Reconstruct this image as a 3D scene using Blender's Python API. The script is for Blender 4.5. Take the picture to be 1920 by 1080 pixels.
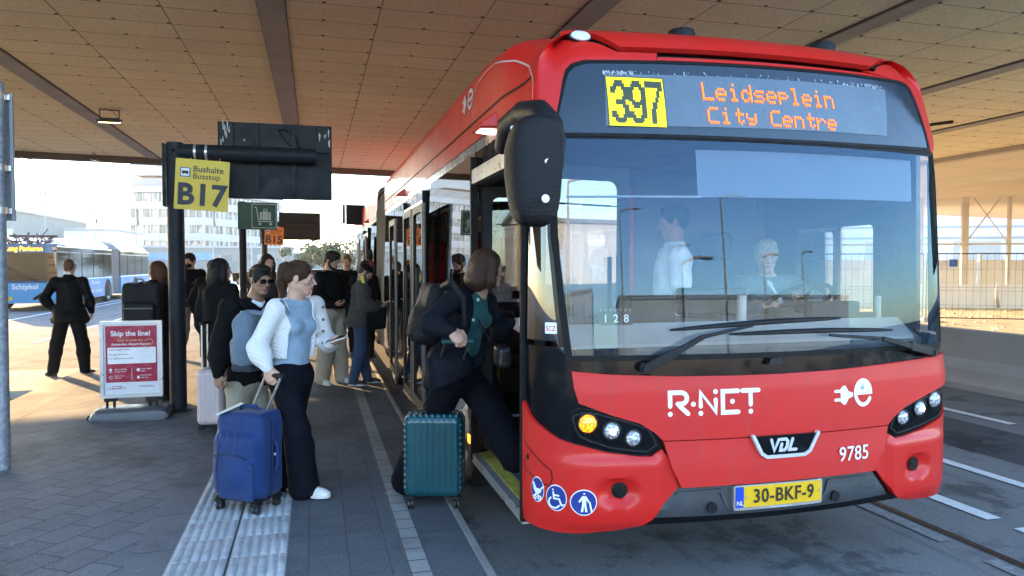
import bpy, bmesh, math, random, bisect
import numpy as np
from mathutils import Vector, Matrix, Euler
R=math.radians
SC=bpy.context.scene
for o in list(bpy.data.objects): bpy.data.objects.remove(o)
C=SC.collection

# ------------------------------------------------------------ camera, sky, sun, exposure
cam=bpy.data.cameras.new("camera"); camo=bpy.data.objects.new("camera",cam); C.objects.link(camo)
camo.location=(0,0,1.70); camo.rotation_euler=(R(90-1.91),0,R(-15.3))
cam.sensor_width=36; cam.lens=36*1351/1920; cam.clip_start=.05; cam.clip_end=3000
SC.camera=camo
SUN_EL,SUN_AZ=15.5,-30.0            # azimuth measured from +Y towards +X
wd=bpy.data.worlds.new("World"); SC.world=wd; wd.use_nodes=True
wn=wd.node_tree; wn.nodes.clear()
sky=wn.nodes.new('ShaderNodeTexSky'); sky.sky_type='NISHITA'; sky.sun_disc=False
sky.sun_elevation=R(SUN_EL); sky.sun_rotation=R(SUN_AZ); sky.air_density=1.0; sky.dust_density=.4; sky.ozone_density=2.5
bg=wn.nodes.new('ShaderNodeBackground'); bg.inputs[1].default_value=.15
wo=wn.nodes.new('ShaderNodeOutputWorld'); wn.links.new(sky.outputs[0],bg.inputs[0]); wn.links.new(bg.outputs[0],wo.inputs[0])
sl=bpy.data.lights.new("sun",'SUN'); sl.energy=2.0; sl.angle=R(.55); sl.color=(1.0,.63,.29)
slo=bpy.data.objects.new("sun",sl); C.objects.link(slo)
_d=Vector((math.sin(R(SUN_AZ))*math.cos(R(SUN_EL)),math.cos(R(SUN_AZ))*math.cos(R(SUN_EL)),math.sin(R(SUN_EL))))
slo.rotation_euler=_d.to_track_quat('Z','Y').to_euler(); slo.location=_d*60
SC.view_settings.view_transform='Standard'; SC.view_settings.look='None'; SC.view_settings.gamma=1
SC.view_settings.exposure=3.05
SC.render.engine='CYCLES'
SC.cycles.max_bounces=8; SC.cycles.diffuse_bounces=4; SC.cycles.glossy_bounces=4; SC.cycles.transmission_bounces=6; SC.cycles.transparent_max_bounces=16
SC.cycles.caustics_reflective=False; SC.cycles.caustics_refractive=False
SC.cycles.sample_clamp_indirect=8
SC.cycles.use_denoising=True
random.seed(7); RNG=np.random.RandomState(7)

# ------------------------------------------------------------ materials
def _nt(name):
    m=bpy.data.materials.new(name); m.use_nodes=True
    n=m.node_tree; n.nodes.clear(); out=n.nodes.new('ShaderNodeOutputMaterial')
    return m,n,out
def N(n,t,**k):
    x=n.nodes.new(t)
    for a,v in k.items():
        if a.startswith('i_'):
            key=a[2:]; key=int(key) if key.isdigit() else key.replace('_',' ')
            x.inputs[key].default_value=v
        else: setattr(x,a,v)
    return x
def L(n,a,b): n.links.new(a,b)
def mix(n,fac,a,b,mode='MIX'):
    x=N(n,'ShaderNodeMix',data_type='RGBA',blend_type=mode)
    for s,v in ((0,fac),(6,a),(7,b)):
        if hasattr(v,'is_output'): L(n,v,x.inputs[s])
        else: x.inputs[s].default_value=v if s==0 else (*v[:3],1)
    return x.outputs[2]
def ramp(n,src,p0,p1,c0=0.,c1=1.):
    x=N(n,'ShaderNodeMapRange',clamp=True); L(n,src,x.inputs[0])
    x.inputs[1].default_value=p0; x.inputs[2].default_value=p1; x.inputs[3].default_value=c0; x.inputs[4].default_value=c1
    return x.outputs[0]
def coord(n,rot=0,scale=(1,1,1),loc=(0,0,0)):
    t=N(n,'ShaderNodeTexCoord'); mp=N(n,'ShaderNodeMapping'); L(n,t.outputs['Object'],mp.inputs[0])
    mp.inputs['Rotation'].default_value=(0,0,rot); mp.inputs['Scale'].default_value=scale; mp.inputs['Location'].default_value=loc
    return mp.outputs[0]
def noise(n,co,scale,detail=4,rough=.55):
    x=N(n,'ShaderNodeTexNoise'); L(n,co,x.inputs['Vector']); x.inputs['Scale'].default_value=scale
    x.inputs['Detail'].default_value=detail; x.inputs['Roughness'].default_value=rough
    return x.outputs['Fac']
def bsdf(n,out,**k):
    b=N(n,'ShaderNodeBsdfPrincipled')
    for a,v in k.items():
        i=b.inputs[a.replace('_',' ')]
        if hasattr(v,'is_output'): L(n,v,i)
        else: i.default_value=v
    L(n,b.outputs[0],out.inputs[0]); return b
def bump(n,b,h,strength=.3,dist=.01):
    x=N(n,'ShaderNodeBump'); x.inputs['Strength'].default_value=strength; x.inputs['Distance'].default_value=dist
    L(n,h,x.inputs['Height']); L(n,x.outputs[0],b.inputs['Normal'])
_MC={}
def mat(name,col,rough=.5,metal=0.,var=.15,vs=6.,bs=0.,bsc=60.,coat=0.,spec=.5,rv=.1,stretch=(1,1,1)):
    """plain painted / plastic / cloth surface with uneven tone, uneven gloss and a fine bump"""
    if name in _MC: return _MC[name]
    m,n,out=_nt(name); co=coord(n,scale=stretch)
    f=noise(n,co,vs,5,.6)
    c=mix(n,ramp(n,f,.25,.75),[x*(1-var) for x in col],[min(1,x*(1+var)) for x in col])
    r=ramp(n,noise(n,co,vs*2.3,3),.3,.7,max(.02,rough-rv),min(1,rough+rv))
    b=bsdf(n,out,Base_Color=c,Roughness=r,Metallic=metal,Specular_IOR_Level=spec,Coat_Weight=coat,Coat_Roughness=.06)
    if bs>0: bump(n,b,noise(n,co,bsc,3),bs,.01)
    _MC[name]=m; return m
def cloth(name,col,rough=.9,var=.18,fold=18.,bs=.5,weave=0.):
    if name in _MC: return _MC[name]
    m,n,out=_nt(name); co=coord(n)
    f=noise(n,co,7,4)
    c=mix(n,ramp(n,f,.25,.75),[x*(1-var) for x in col],[min(1,x*(1+var)) for x in col])
    b=bsdf(n,out,Base_Color=c,Roughness=rough,Specular_IOR_Level=.12 if max(col)<.05 else .25,Sheen_Weight=0. if max(col)<.05 else .12)
    h=noise(n,co,fold,3,.5)
    h2=noise(n,co,500,2); a=N(n,'ShaderNodeMath',operation='MULTIPLY_ADD'); L(n,h2,a.inputs[0]); a.inputs[1].default_value=.08+weave; L(n,h,a.inputs[2])
    bump(n,b,a.outputs[0],bs,.02); _MC[name]=m; return m
def emit(name,col,s):
    if name in _MC: return _MC[name]
    m,n,out=_nt(name); e=N(n,'ShaderNodeEmission'); e.inputs[0].default_value=(*col,1); e.inputs[1].default_value=s; L(n,e.outputs[0],out.inputs[0]); _MC[name]=m; return m
def glass(name,tint=(.8,.85,.85),refl=.12,rough=.0,body=None,bodyfac=0.,rcol=(1,1,1)):
    """thin pane: see-through, tinted, mirror reflection that rises at grazing angles"""
    if name in _MC: return _MC[name]
    m,n,out=_nt(name)
    tr=N(n,'ShaderNodeBsdfTransparent'); tr.inputs[0].default_value=(*tint,1)
    base=tr.outputs[0]
    if body:
        df=N(n,'ShaderNodeBsdfDiffuse'); df.inputs[0].default_value=(*body,1)
        co=coord(n); f=ramp(n,noise(n,co,3,5,.65),.3,.8,bodyfac*.6,bodyfac*1.4)
        mx=N(n,'ShaderNodeMixShader'); L(n,f,mx.inputs[0]); L(n,base,mx.inputs[1]); L(n,df.outputs[0],mx.inputs[2]); base=mx.outputs[0]
    gl=N(n,'ShaderNodeBsdfGlossy'); gl.inputs['Roughness'].default_value=rough; gl.inputs[0].default_value=(*rcol,1)
    lw=N(n,'ShaderNodeLayerWeight'); lw.inputs[0].default_value=.22
    fr=ramp(n,lw.outputs['Fresnel'],0,1,refl,1.0)
    m2=N(n,'ShaderNodeMixShader'); L(n,fr,m2.inputs[0]); L(n,base,m2.inputs[1]); L(n,gl.outputs[0],m2.inputs[2])
    L(n,m2.outputs[0],out.inputs[0]); _MC[name]=m; return m

# ------------------------------------------------------------ objects
def wmat(o):
    M=o.matrix_basis.copy()
    while o.parent: o=o.parent; M=o.matrix_basis@M
    return M
def tag(o,label=None,cat=None,group=None,kind=None):
    if label: o['label']=label
    if cat: o['category']=cat
    if group: o['group']=group
    if kind: o['kind']=kind
    return o
def empty(name,loc,label=None,cat=None,group=None,rz=0):
    o=bpy.data.objects.new(name,None); C.objects.link(o); o.location=loc; o.rotation_euler=(0,0,rz); o.empty_display_size=.2
    return tag(o,label,cat,group)
def link(name,me,m,parent=None,smooth=None):
    """link mesh authored in world coordinates; re-expressed in its parent's frame"""
    o=bpy.data.objects.new(name,me); C.objects.link(o)
    if parent is not None:
        o.parent=parent; me.transform(wmat(parent).inverted())
    for x in (m if isinstance(m,(list,tuple)) else [m]): me.materials.append(x)
    return o
def smooth_by_angle(me,deg=35):
    bm=bmesh.new(); bm.from_mesh(me); t=R(deg)
    for f in bm.faces: f.smooth=True
    for e in bm.edges:
        if len(e.link_faces)==2 and e.calc_face_angle(0)>t: e.smooth=False
    bm.to_mesh(me); bm.free()
class MB:
    def __init__(s): s.v=[]; s.f=[]; s.mi=[]; s.cur=0
    def add(s,vs,fs):
        b=len(s.v); s.v+= [tuple(v) for v in vs]; s.f+=[[b+i for i in f] for f in fs]; s.mi+=[s.cur]*len(fs); return s
    def m(s,i): s.cur=i; return s
    def box(s,c,d,M=None,rz=0):
        x,y,z=[k/2 for k in d]
        vs=[(-x,-y,-z),(x,-y,-z),(x,y,-z),(-x,y,-z),(-x,-y,z),(x,-y,z),(x,y,z),(-x,y,z)]
        if M is None: M=Matrix.Translation(c)@Matrix.Rotation(rz,4,'Z')
        else: M=M@Matrix.Translation(c)
        vs=[M@Vector(v) for v in vs]
        return s.add(vs,[(0,3,2,1),(4,5,6,7),(0,1,5,4),(1,2,6,5),(2,3,7,6),(3,0,4,7)])
    def b2(s,lo,hi):
        return s.box([(a+b)/2 for a,b in zip(lo,hi)],[abs(b-a) for a,b in zip(lo,hi)])
    def tube(s,pts,r,n=12,cap=True,sq=False):
        """tube along a polyline; r a number or list"""
        pts=[Vector(p) for p in pts]; k=len(pts); rs=r if isinstance(r,(list,tuple)) else [r]*k
        vs=[]; fs=[]; prev=None
        for i,p in enumerate(pts):
            t=(pts[min(i+1,k-1)]-pts[max(i-1,0)]).normalized()
            if prev is None:
                a=Vector((0,0,1)) if abs(t.z)<.9 else Vector((1,0,0)); u=t.cross(a).normalized()
            else: u=(prev-t*prev.dot(t)).normalized()
            prev=u; w=t.cross(u)
            for j in range(n):
                q=2*math.pi*(j+.5)/n; vs.append(p+(u*math.cos(q)+w*math.sin(q))*rs[i])
        for i in range(k-1):
            for j in range(n):
                a=i*n+j; b=i*n+(j+1)%n; fs.append((a,b,b+n,a+n))
        if cap: fs.append(tuple(range(n-1,-1,-1))); fs.append(tuple(range((k-1)*n,k*n)))
        return s.add(vs,fs)
    def cyl(s,c,ax,r,h,n=24):
        ax=Vector(ax).normalized(); c=Vector(c); return s.tube([c-ax*h/2,c+ax*h/2],r,n)
    def lathe(s,c,ax,prof,n=24):
        """profile (r,h) spun round axis ax through c"""
        ax=Vector(ax).normalized(); a=Vector((0,0,1)) if abs(ax.z)<.9 else Vector((1,0,0)); u=ax.cross(a).normalized(); w=ax.cross(u); c=Vector(c)
        vs=[]; fs=[]
        for r,h in prof:
            for j in range(n):
                q=2*math.pi*j/n; vs.append(c+ax*h+(u*math.cos(q)+w*math.sin(q))*max(r,1e-4))
        for i in range(len(prof)-1):
            for j in range(n):
                p=i*n+j; q=i*n+(j+1)%n; fs.append((p,p+n,q+n,q))
        return s.add(vs,fs)
    def prism(s,poly,o,u,v,d):
        """polygon in plane (o,u,v) pushed along vector d"""
        o,u,v,d=Vector(o),Vector(u),Vector(v),Vector(d); k=len(poly)
        a=[o+u*x+v*y for x,y in poly]; b=[p+d for p in a]
        return s.add(a+b,[tuple(range(k-1,-1,-1)),tuple(range(k,2*k))]+[(i,(i+1)%k,k+(i+1)%k,k+i) for i in range(k)])
    def quad(s,*p): return s.add(p,[tuple(range(len(p)))])
    def build(s,name,m,parent=None,bevel=0,seg=2,deg=35,clean=True):
        me=bpy.data.meshes.new(name); me.from_pydata(s.v,[],s.f)
        me.polygons.foreach_set('material_index',s.mi)
        if clean:
            bm=bmesh.new(); bm.from_mesh(me); bmesh.ops.recalc_face_normals(bm,faces=bm.faces); bm.to_mesh(me); bm.free()
        if bevel==0: smooth_by_angle(me,deg)
        o=link(name,me,m,parent)
        if bevel>0:
            for p in me.polygons: p.use_smooth=True
            md=o.modifiers.new('Bevel','BEVEL'); md.width=bevel; md.segments=seg; md.limit_method='ANGLE'; md.angle_limit=R(40); md.harden_normals=True
        return o
def copy_tree(o,parent=None,loc=None,rz=None,label=None):
    c=o.copy(); C.objects.link(c)
    if parent is not None: c.parent=parent
    if loc is not None: c.location=loc
    if rz is not None: c.rotation_euler=(0,0,rz)
    if label: c['label']=label
    for ch in list(o.children): copy_tree(ch,c)
    return c

# flat 2-D outlines laid on a curved surface --------------------------------------------
def rrect(x0,y0,x1,y1,r,n=5):
    P=[]
    for cx,cy,a in ((x1-r,y0+r,-90),(x1-r,y1-r,0),(x0+r,y1-r,90),(x0+r,y0+r,180)):
        for i in range(n+1):
            q=R(a+90*i/n); P.append((cx+r*math.cos(q),cy+r*math.sin(q)))
    return P
def circ(x,y,rx,ry=None,n=28): return [(x+rx*math.cos(2*math.pi*i/n),y+(ry or rx)*math.sin(2*math.pi*i/n)) for i in range(n)]
def stroke(pts,w,cap=5,closed=False):
    """outline polygon of a thick line with round ends"""
    P=[Vector((p[0],p[1])) for p in pts]; h=w/2; k=len(P)
    def nrm(a,b): d=(b-a).normalized(); return Vector((-d.y,d.x))
    Lf=[];Rt=[]
    for i in range(k):
        if i==0: n_=nrm(P[0],P[1]); m_=1
        elif i==k-1: n_=nrm(P[-2],P[-1]); m_=1
        else:
            a,b=nrm(P[i-1],P[i]),nrm(P[i],P[i+1]); n_=(a+b).normalized(); m_=1/max(.62,n_.dot(a))
        Lf.append(P[i]+n_*h*m_); Rt.append(P[i]-n_*h*m_)
    out=list(Lf)
    if cap:
        n_=nrm(P[-2],P[-1]); d=Vector((n_.y,-n_.x))
        for i in range(1,cap): q=math.pi*i/cap; out.append(P[-1]+n_*h*math.cos(q)+d*h*math.sin(q))
    out+=Rt[::-1]
    if cap:
        n_=nrm(P[0],P[1]); d=Vector((-n_.y,n_.x))
        for i in range(1,cap): q=math.pi*i/cap; out.append(P[0]-n_*h*math.cos(q)+d*h*math.sin(q))
    return [(p.x,p.y) for p in out]
def fill2d(polys,holes=(),step=None,soft=0):
    """bmesh of filled outlines (with holes) in the xy plane, cut on a grid"""
    bm=bmesh.new()
    if holes:
        E=[]
        for poly in list(polys)+list(holes):
            vs=[bm.verts.new((x,y,0)) for x,y in poly]
            E+=[bm.edges.new((vs[i],vs[(i+1)%len(vs)])) for i in range(len(vs))]
        bmesh.ops.triangle_fill(bm,edges=E,use_beauty=True,use_dissolve=False)
    else:
        for poly in polys: bm.faces.new([bm.verts.new((x,y,0)) for x,y in poly])
    if soft and not holes:
        try: bmesh.ops.inset_region(bm,faces=bm.faces[:],thickness=soft*1.6,use_even_offset=True,use_boundary=True)
        except Exception: pass
    if step:
        xs=[v.co.x for v in bm.verts]; ys=[v.co.y for v in bm.verts]
        for a,lo,hi in ((0,min(xs),max(xs)),(1,min(ys),max(ys))):
            st=step if not isinstance(step,tuple) else step[a]
            k=int((hi-lo)/st)
            for i in range(1,k+1):
                co=[0,0,0]; co[a]=lo+(hi-lo)*i/(k+1); no=[0,0,0]; no[a]=1
                bmesh.ops.bisect_plane(bm,geom=bm.verts[:]+bm.edges[:]+bm.faces[:],plane_co=co,plane_no=no,dist=1e-6)
    bmesh.ops.triangulate(bm,faces=[f for f in bm.faces if len(f.verts)>4])
    bmesh.ops.recalc_face_normals(bm,faces=bm.faces)
    if bm.faces and sum(f.normal.z*f.calc_area() for f in bm.faces)<0: bmesh.ops.reverse_faces(bm,faces=bm.faces)
    return bm
def patch(name,polys,fn,m,parent=None,off=.004,thick=.004,holes=(),step=.06,soft=0.,off_fn=None,flip=False):
    """outline(s) in surface coordinates -> shell on surface fn(s,z,offset); soft = rounded edge"""
    if polys and not isinstance(polys[0][0],(tuple,list)): polys=[polys]
    bm=fill2d(polys,holes,step,soft); bm.verts.ensure_lookup_table()
    top={}; me=bpy.data.meshes.new(name); V=[];F=[]
    bnd=set(v for e in bm.edges if len(e.link_faces)==1 for v in e.verts)
    for v in bm.verts:
        o=off+(off_fn(v.co.x,v.co.y) if off_fn else 0)
        top[v]=len(V); V.append(fn(v.co.x,v.co.y,o-(soft if v in bnd else 0)))
    for f in bm.faces: F.append([top[v] for v in f.verts])
    if thick:
        bot={}
        for v in bm.verts:
            if v in bnd: bot[v]=len(V); V.append(fn(v.co.x,v.co.y,off-thick))
        for e in bm.edges:
            if len(e.link_faces)==1:
                f=e.link_faces[0]; vs=list(f.verts); i=vs.index(e.verts[0]); a,b=(e.verts[0],e.verts[1]) if vs[(i+1)%len(vs)]==e.verts[1] else (e.verts[1],e.verts[0])
                F.append([top[b],top[a],bot[a],bot[b]])
    bm.free()
    me.from_pydata([tuple(p) for p in V],[],F)
    if flip: me.flip_normals()
    smooth_by_angle(me,32)
    return link(name,me,m,parent)
def plane_fn(o,u,v):
    o,u,v=Vector(o),Vector(u).normalized(),Vector(v).normalized(); n=u.cross(v)
    return lambda x,y,d=0: tuple(o+u*x+v*y+n*d)
_dg=None
def text_mesh(txt,size,bold=0.,align='CENTER',spacing=1.,sx=1.):
    cu=bpy.data.curves.new('t','FONT'); cu.body=txt; cu.size=size; cu.offset=bold*size; cu.align_x=align; cu.space_character=spacing; cu.resolution_u=3
    o=bpy.data.objects.new('t',cu); C.objects.link(o); bpy.context.view_layer.update()
    me=bpy.data.meshes.new_from_object(o.evaluated_get(bpy.context.evaluated_depsgraph_get()))
    bpy.data.objects.remove(o); bpy.data.curves.remove(cu)
    if sx!=1: me.transform(Matrix.Diagonal((sx,1,1,1)))
    return me
def text(name,txt,x,y,size,fn,m,parent,bold=0.,align='CENTER',off=.003,spacing=1.,sx=1.,thick=.0,lead=0):
    """lettering laid on a surface; (x,y) is the baseline point"""
    me=text_mesh(txt,size,bold,align,spacing,sx)
    for v in me.vertices: v.co=fn(x+v.co.x,y+v.co.y,off)
    me.materials.clear()
    return link(name,me,m,parent)
def join_meshes(name,objs,parent):
    """merge freshly linked lettering objects of one sign into one mesh (keeps material slots)"""
    bm=bmesh.new(); mats=[]
    for o in objs:
        b2=bmesh.new(); b2.from_mesh(o.data); idx=[]
        for m_ in o.data.materials:
            if m_ not in mats: mats.append(m_)
            idx.append(mats.index(m_))
        for f in b2.faces: f.material_index=idx[min(f.material_index,len(idx)-1)]
        tmp=bpy.data.meshes.new('t'); b2.to_mesh(tmp); b2.free(); bm.from_mesh(tmp); bpy.data.meshes.remove(tmp)
        bpy.data.objects.remove(o)
    me=bpy.data.meshes.new(name); bm.to_mesh(me); bm.free()
    o=bpy.data.objects.new(name,me); C.objects.link(o); o.parent=parent
    for m_ in mats: me.materials.append(m_)
    return o
XC,Y0,HW=2.315,3.17,1.275
PB=1.06; SAG=.12
_sl=2*SAG/PB; _a=math.atan(_sl); R_C=(HW-PB)/(1-math.sin(_a))
def _arcpar(x):  # arc length approx of parabola
    k=2*SAG/PB**2
    return (k*x*math.sqrt(1+k*k*x*x)+math.asinh(k*x))/(2*k)
S1=_arcpar(PB); S2=S1+R_C*(math.pi/2-_a); YS=SAG+R_C*math.cos(_a)   # side starts at y=Y0+YS
def plan(s):
    sg=-1 if s<0 else 1; a=abs(s)
    if a<=S1:
        x=a*PB/S1
        for _ in range(3): x+= (a-_arcpar(x))/math.sqrt(1+(2*SAG*x/PB**2)**2)
        y=SAG*(x/PB)**2; th=math.atan(2*SAG*x/PB**2)
    elif a<=S2:
        th=_a+(a-S1)/R_C
        x=PB+R_C*(math.sin(th)-math.sin(_a)); y=SAG+R_C*(math.cos(_a)-math.cos(th))
    else:
        th=math.pi/2; x=HW; y=YS+a-S2
    return sg*x,y,sg*math.sin(th),-math.cos(th)     # pos and outward normal
_ZF=[.25,.36,.5,.9,1.2,1.8,2.36,2.73,2.85,2.91,2.96,3.02,3.05]
_IF=[.10,.03,.0,.0,.015,.055,.115,.21,.29,.38,.55,.85,1.2]
_ZS=[.25,.36,.5,.9,1.2,1.8,2.36,2.7,2.85,2.93,2.98,3.02,3.06]
_IS=[.02,.008,.0,.0,.0,.01,.02,.026,.030,.034,.04,.045,.055]
def _sm(a,b,x): t=max(0.,min(1.,(x-a)/(b-a))); return t*t*(3-2*t)
def ztop(s): return _ip(abs(s),[1.1,1.25,1.42,1.7,2.02,2.65,3.4],[2.885,2.89,2.90,2.95,3.005,3.055,3.06])
def _ip(z,Z,I):
    if z<=Z[0]: return I[0]
    if z>=Z[-1]: return I[-1]
    i=bisect.bisect(Z,z)-1; i=min(i,len(Z)-2)
    def m(j):
        if j==0: return (I[1]-I[0])/(Z[1]-Z[0])
        if j==len(Z)-1: return (I[-1]-I[-2])/(Z[-1]-Z[-2])
        a=(I[j]-I[j-1])/(Z[j]-Z[j-1]); b=(I[j+1]-I[j])/(Z[j+1]-Z[j])
        return 0 if a*b<=0 else 2*a*b/(a+b)
    h=Z[i+1]-Z[i]; t=(z-Z[i])/h
    return (1+2*t)*(1-t)**2*I[i]+t*(1-t)**2*h*m(i)+t*t*(3-2*t)*I[i+1]+t*t*(t-1)*h*m(i+1)
def bsurf(s,z,off=0.):
    x,y,nx,ny=plan(s)
    a=abs(s); q=_sm(1.0,1.25,a)*_sm(2.0,1.6,a)*_ip(z,[2.4,2.6,2.75,2.85,2.95],[0,.03,.06,.10,.15])
    if a>1.0:
        t=max(0.,min(1.,(z-ztop(s)+.15)/.15)); q+=.13*_sm(1.0,1.3,a)*(1-math.sqrt(1-t*t))
    X=x-nx*(_ip(z,_ZS,_IS)+q); Y=y-ny*(_ip(z,_ZF,_IF)+q)
    e=.004
    dzf=(_ip(z+e,_ZF,_IF)-_ip(z-e,_ZF,_IF))/(2*e); dzs=(_ip(z+e,_ZS,_IS)-_ip(z-e,_ZS,_IS))/(2*e)
    nz=abs(ny)*dzf*abs(ny)+abs(nx)*dzs*abs(nx)
    L=math.sqrt(1+nz*nz)
    return (XC+X+off*nx/L, Y0+Y+off*ny/L, z+off*nz/L)

# ============================================================ SETTING: ground, platform, deck
def asphalt_mat(name,c0,c1,crack=.5,wet=0.):
    m,n,out=_nt(name); co=coord(n)
    f=noise(n,co,.35,6,.6); g=noise(n,co,140,2,.7); h=noise(n,co,3.1,5,.7)
    c=mix(n,ramp(n,f,.3,.7),c0,c1); c=mix(n,ramp(n,g,.40,.70,0,.75),c,[x*2.0 for x in c1])
    v=N(n,'ShaderNodeTexVoronoi',feature='F1'); L(n,co,v.inputs['Vector']); v.inputs['Scale'].default_value=55
    c=mix(n,ramp(n,v.outputs['Distance'],.05,.22,.7,0),c,[x*2.6 for x in c1])
    c=mix(n,ramp(n,h,.56,.7,0,.45),c,[x*.55 for x in c0])
    tm=noise(n,coord(n,scale=(5,.25,1)),1.,5,.65); c=mix(n,ramp(n,tm,.54,.72,0,.55),c,[x*.40 for x in c0])
    c=mix(n,ramp(n,noise(n,co,1.2,7,.72),.54,.60,0,.6),c,[x*.42 for x in c0])
    r=ramp(n,h,.3,.7,.95,.72)
    b=bsdf(n,out,Base_Color=c,Roughness=r,Specular_IOR_Level=.12); bump(n,b,g,.5,.006); return m
M_ROAD=asphalt_mat('asphalt',(.125,.124,.122),(.175,.172,.167))
M_ROADD=asphalt_mat('fresh asphalt',(.05,.051,.053),(.075,.076,.078))
M_CONC=mat('concrete',(.33,.32,.30),.85,0,.18,2.2,.3,40)
M_MARK=mat('road paint',(.74,.74,.72),.7,0,.16,14,.2,80)
M_MARKW=mat('worn road paint',(.22,.22,.22),.8,0,.5,26,.2,80)
def paver_mat(name,w,h,rot,c0,c1,mortar=.012,mcol=(.03,.03,.03),off=.5,loc=(0,0,0)):
    m,n,out=_nt(name); co=coord(n,rot=rot,loc=loc)
    b=N(n,'ShaderNodeTexBrick',offset=off,squash=1.0); L(n,co,b.inputs['Vector'])
    b.inputs['Color1'].default_value=(*c0,1); b.inputs['Color2'].default_value=(*c1,1); b.inputs['Mortar'].default_value=(*mcol,1)
    b.inputs['Scale'].default_value=1; b.inputs['Mortar Size'].default_value=mortar*.5; b.inputs['Mortar Smooth'].default_value=.35
    b.inputs['Brick Width'].default_value=w; b.inputs['Row Height'].default_value=h; b.inputs['Bias'].default_value=0
    c2=coord(n)
    f=noise(n,c2,1.3,6,.65); g=noise(n,c2,190,2,.7)
    c=mix(n,ramp(n,f,.3,.75,0,.55),b.outputs['Color'],[x*.62 for x in c0])
    c=mix(n,ramp(n,g,.48,.75,0,.6),c,[min(1,x*2.3) for x in c1])
    gv=N(n,'ShaderNodeTexVoronoi',feature='F1'); L(n,c2,gv.inputs['Vector']); gv.inputs['Scale'].default_value=2.6
    c=mix(n,ramp(n,gv.outputs['Distance'],.035,.05,.75,0),c,[x*.42 for x in c0])
    sn=noise(n,c2,.9,7,.7); c=mix(n,ramp(n,sn,.50,.62,0,.55),c,[x*.45 for x in c0]); c=mix(n,ramp(n,noise(n,coord(n,loc=(7,3,0)),5.,6,.75),.62,.7,0,.45),c,[x*1.7 for x in c1])
    bb=bsdf(n,out,Base_Color=c,Roughness=ramp(n,f,.3,.7,.65,.9),Specular_IOR_Level=.14)
    a=N(n,'ShaderNodeMath',operation='MULTIPLY_ADD'); L(n,b.outputs['Fac'],a.inputs[0]); a.inputs[1].default_value=-1.0
    k=N(n,'ShaderNodeMath',operation='MULTIPLY'); L(n,g,k.inputs[0]); k.inputs[1].default_value=.35; L(n,k.outputs[0],a.inputs[2])
    bump(n,bb,a.outputs[0],.55,.006); return m
M_PAVE=paver_mat('diagonal pavers',.26,.20,R(-57),(.13,.137,.148),(.185,.192,.205),.011)
M_PAVE2=paver_mat('platform pavers',.30,.205,R(90),(.105,.11,.12),(.135,.14,.15),.007,(.055,.055,.055),off=0.,loc=(.02,.045,0))
M_SLAB=paver_mat('border slabs',.60,.40,R(90),(.14,.145,.155),(.165,.17,.18),off=0.,loc=(0,.2,0))
M_EDGE=paver_mat('edge slabs',1.0,.60,R(90),(.10,.105,.115),(.12,.125,.135),off=0.,loc=(.1,.3,0))
M_STRIP=paver_mat('pale kerb blocks',.155,.30,R(90),(.27,.265,.255),(.33,.325,.31),mortar=.016,off=0.,loc=(0,.15,0))
M_TACT=paver_mat('tactile tiles',.30,.30,R(90),(.43,.445,.46),(.48,.495,.51),mortar=.012,off=0.,mcol=(.2,.2,.2),loc=(0,.16,0))
M_KERB=mat('kerb stone',(.26,.25,.24),.8,0,.2,5,.3,60)

def structure(o): o['kind']='structure'; return o
b=MB(); b.quad((-500,-400,0),(500,-400,0),(500,700,0),(-500,700,0)); structure(b.build('ground',M_ROAD))
# darker lane of fresh asphalt and seams
b=MB(); b.quad((5.75,-4,.004),(6.75,-4,.004),(6.75,26,.004),(5.75,26,.004)); structure(b.build('patched_road',M_ROADD))
b=MB()
def mark(x0,y0,x1,y1,z=.008): b.quad((x0,y0,z),(x1,y0,z),(x1,y1,z),(x0,y1,z))
mark(5.16,4.0,5.27,25); mark(4.28,3.72,4.40,20); mark(4.30,.4,4.42,3.55); mark(7.05,5.9,7.16,8.9); mark(7.05,12,7.16,15)
for y in range(24,60,3): mark(-5.87,y,-5.75,y+1.2)
mark(-5.9,17.6,-5.78,18.9); mark(-5.87,21.2,-5.75,22.3)
mark(-8.95,24.,-8.8,60); mark(-8.4,30.,-8.28,60)
structure(b.build('road_markings',M_MARK))
b=MB()
for y0,y1 in ((2.2,3.2),(3.5,4.25),(4.45,4.7),(5,7)): mark(3.66,y0,3.76,y1)
structure(b.build('worn_road_marking',M_MARKW))
M_TAR=mat('tar seam',(.015,.015,.016),.5,0,.2,20,.3,50)
b=MB(); mark(3.80,-2,3.86,24,.006); mark(1.9,-2,1.925,3.1,.006); structure(b.build('seamed_road',M_TAR))
M_STAIN=mat('dark wet stain',(.012,.012,.012),.25,0,.4,14)
b=MB()
for cx,cy,rx,ry in ((1.02,4.0,.03,.22),(1.03,3.5,.025,.12)):
    b.add([(cx+rx*math.cos(t)*(1+.35*math.sin(5*t+cx*40)),cy+ry*math.sin(t)*(1+.2*math.cos(3*t)),.010) for t in [2*math.pi*i/40 for i in range(40)]],[list(range(40))])
pass

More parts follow.
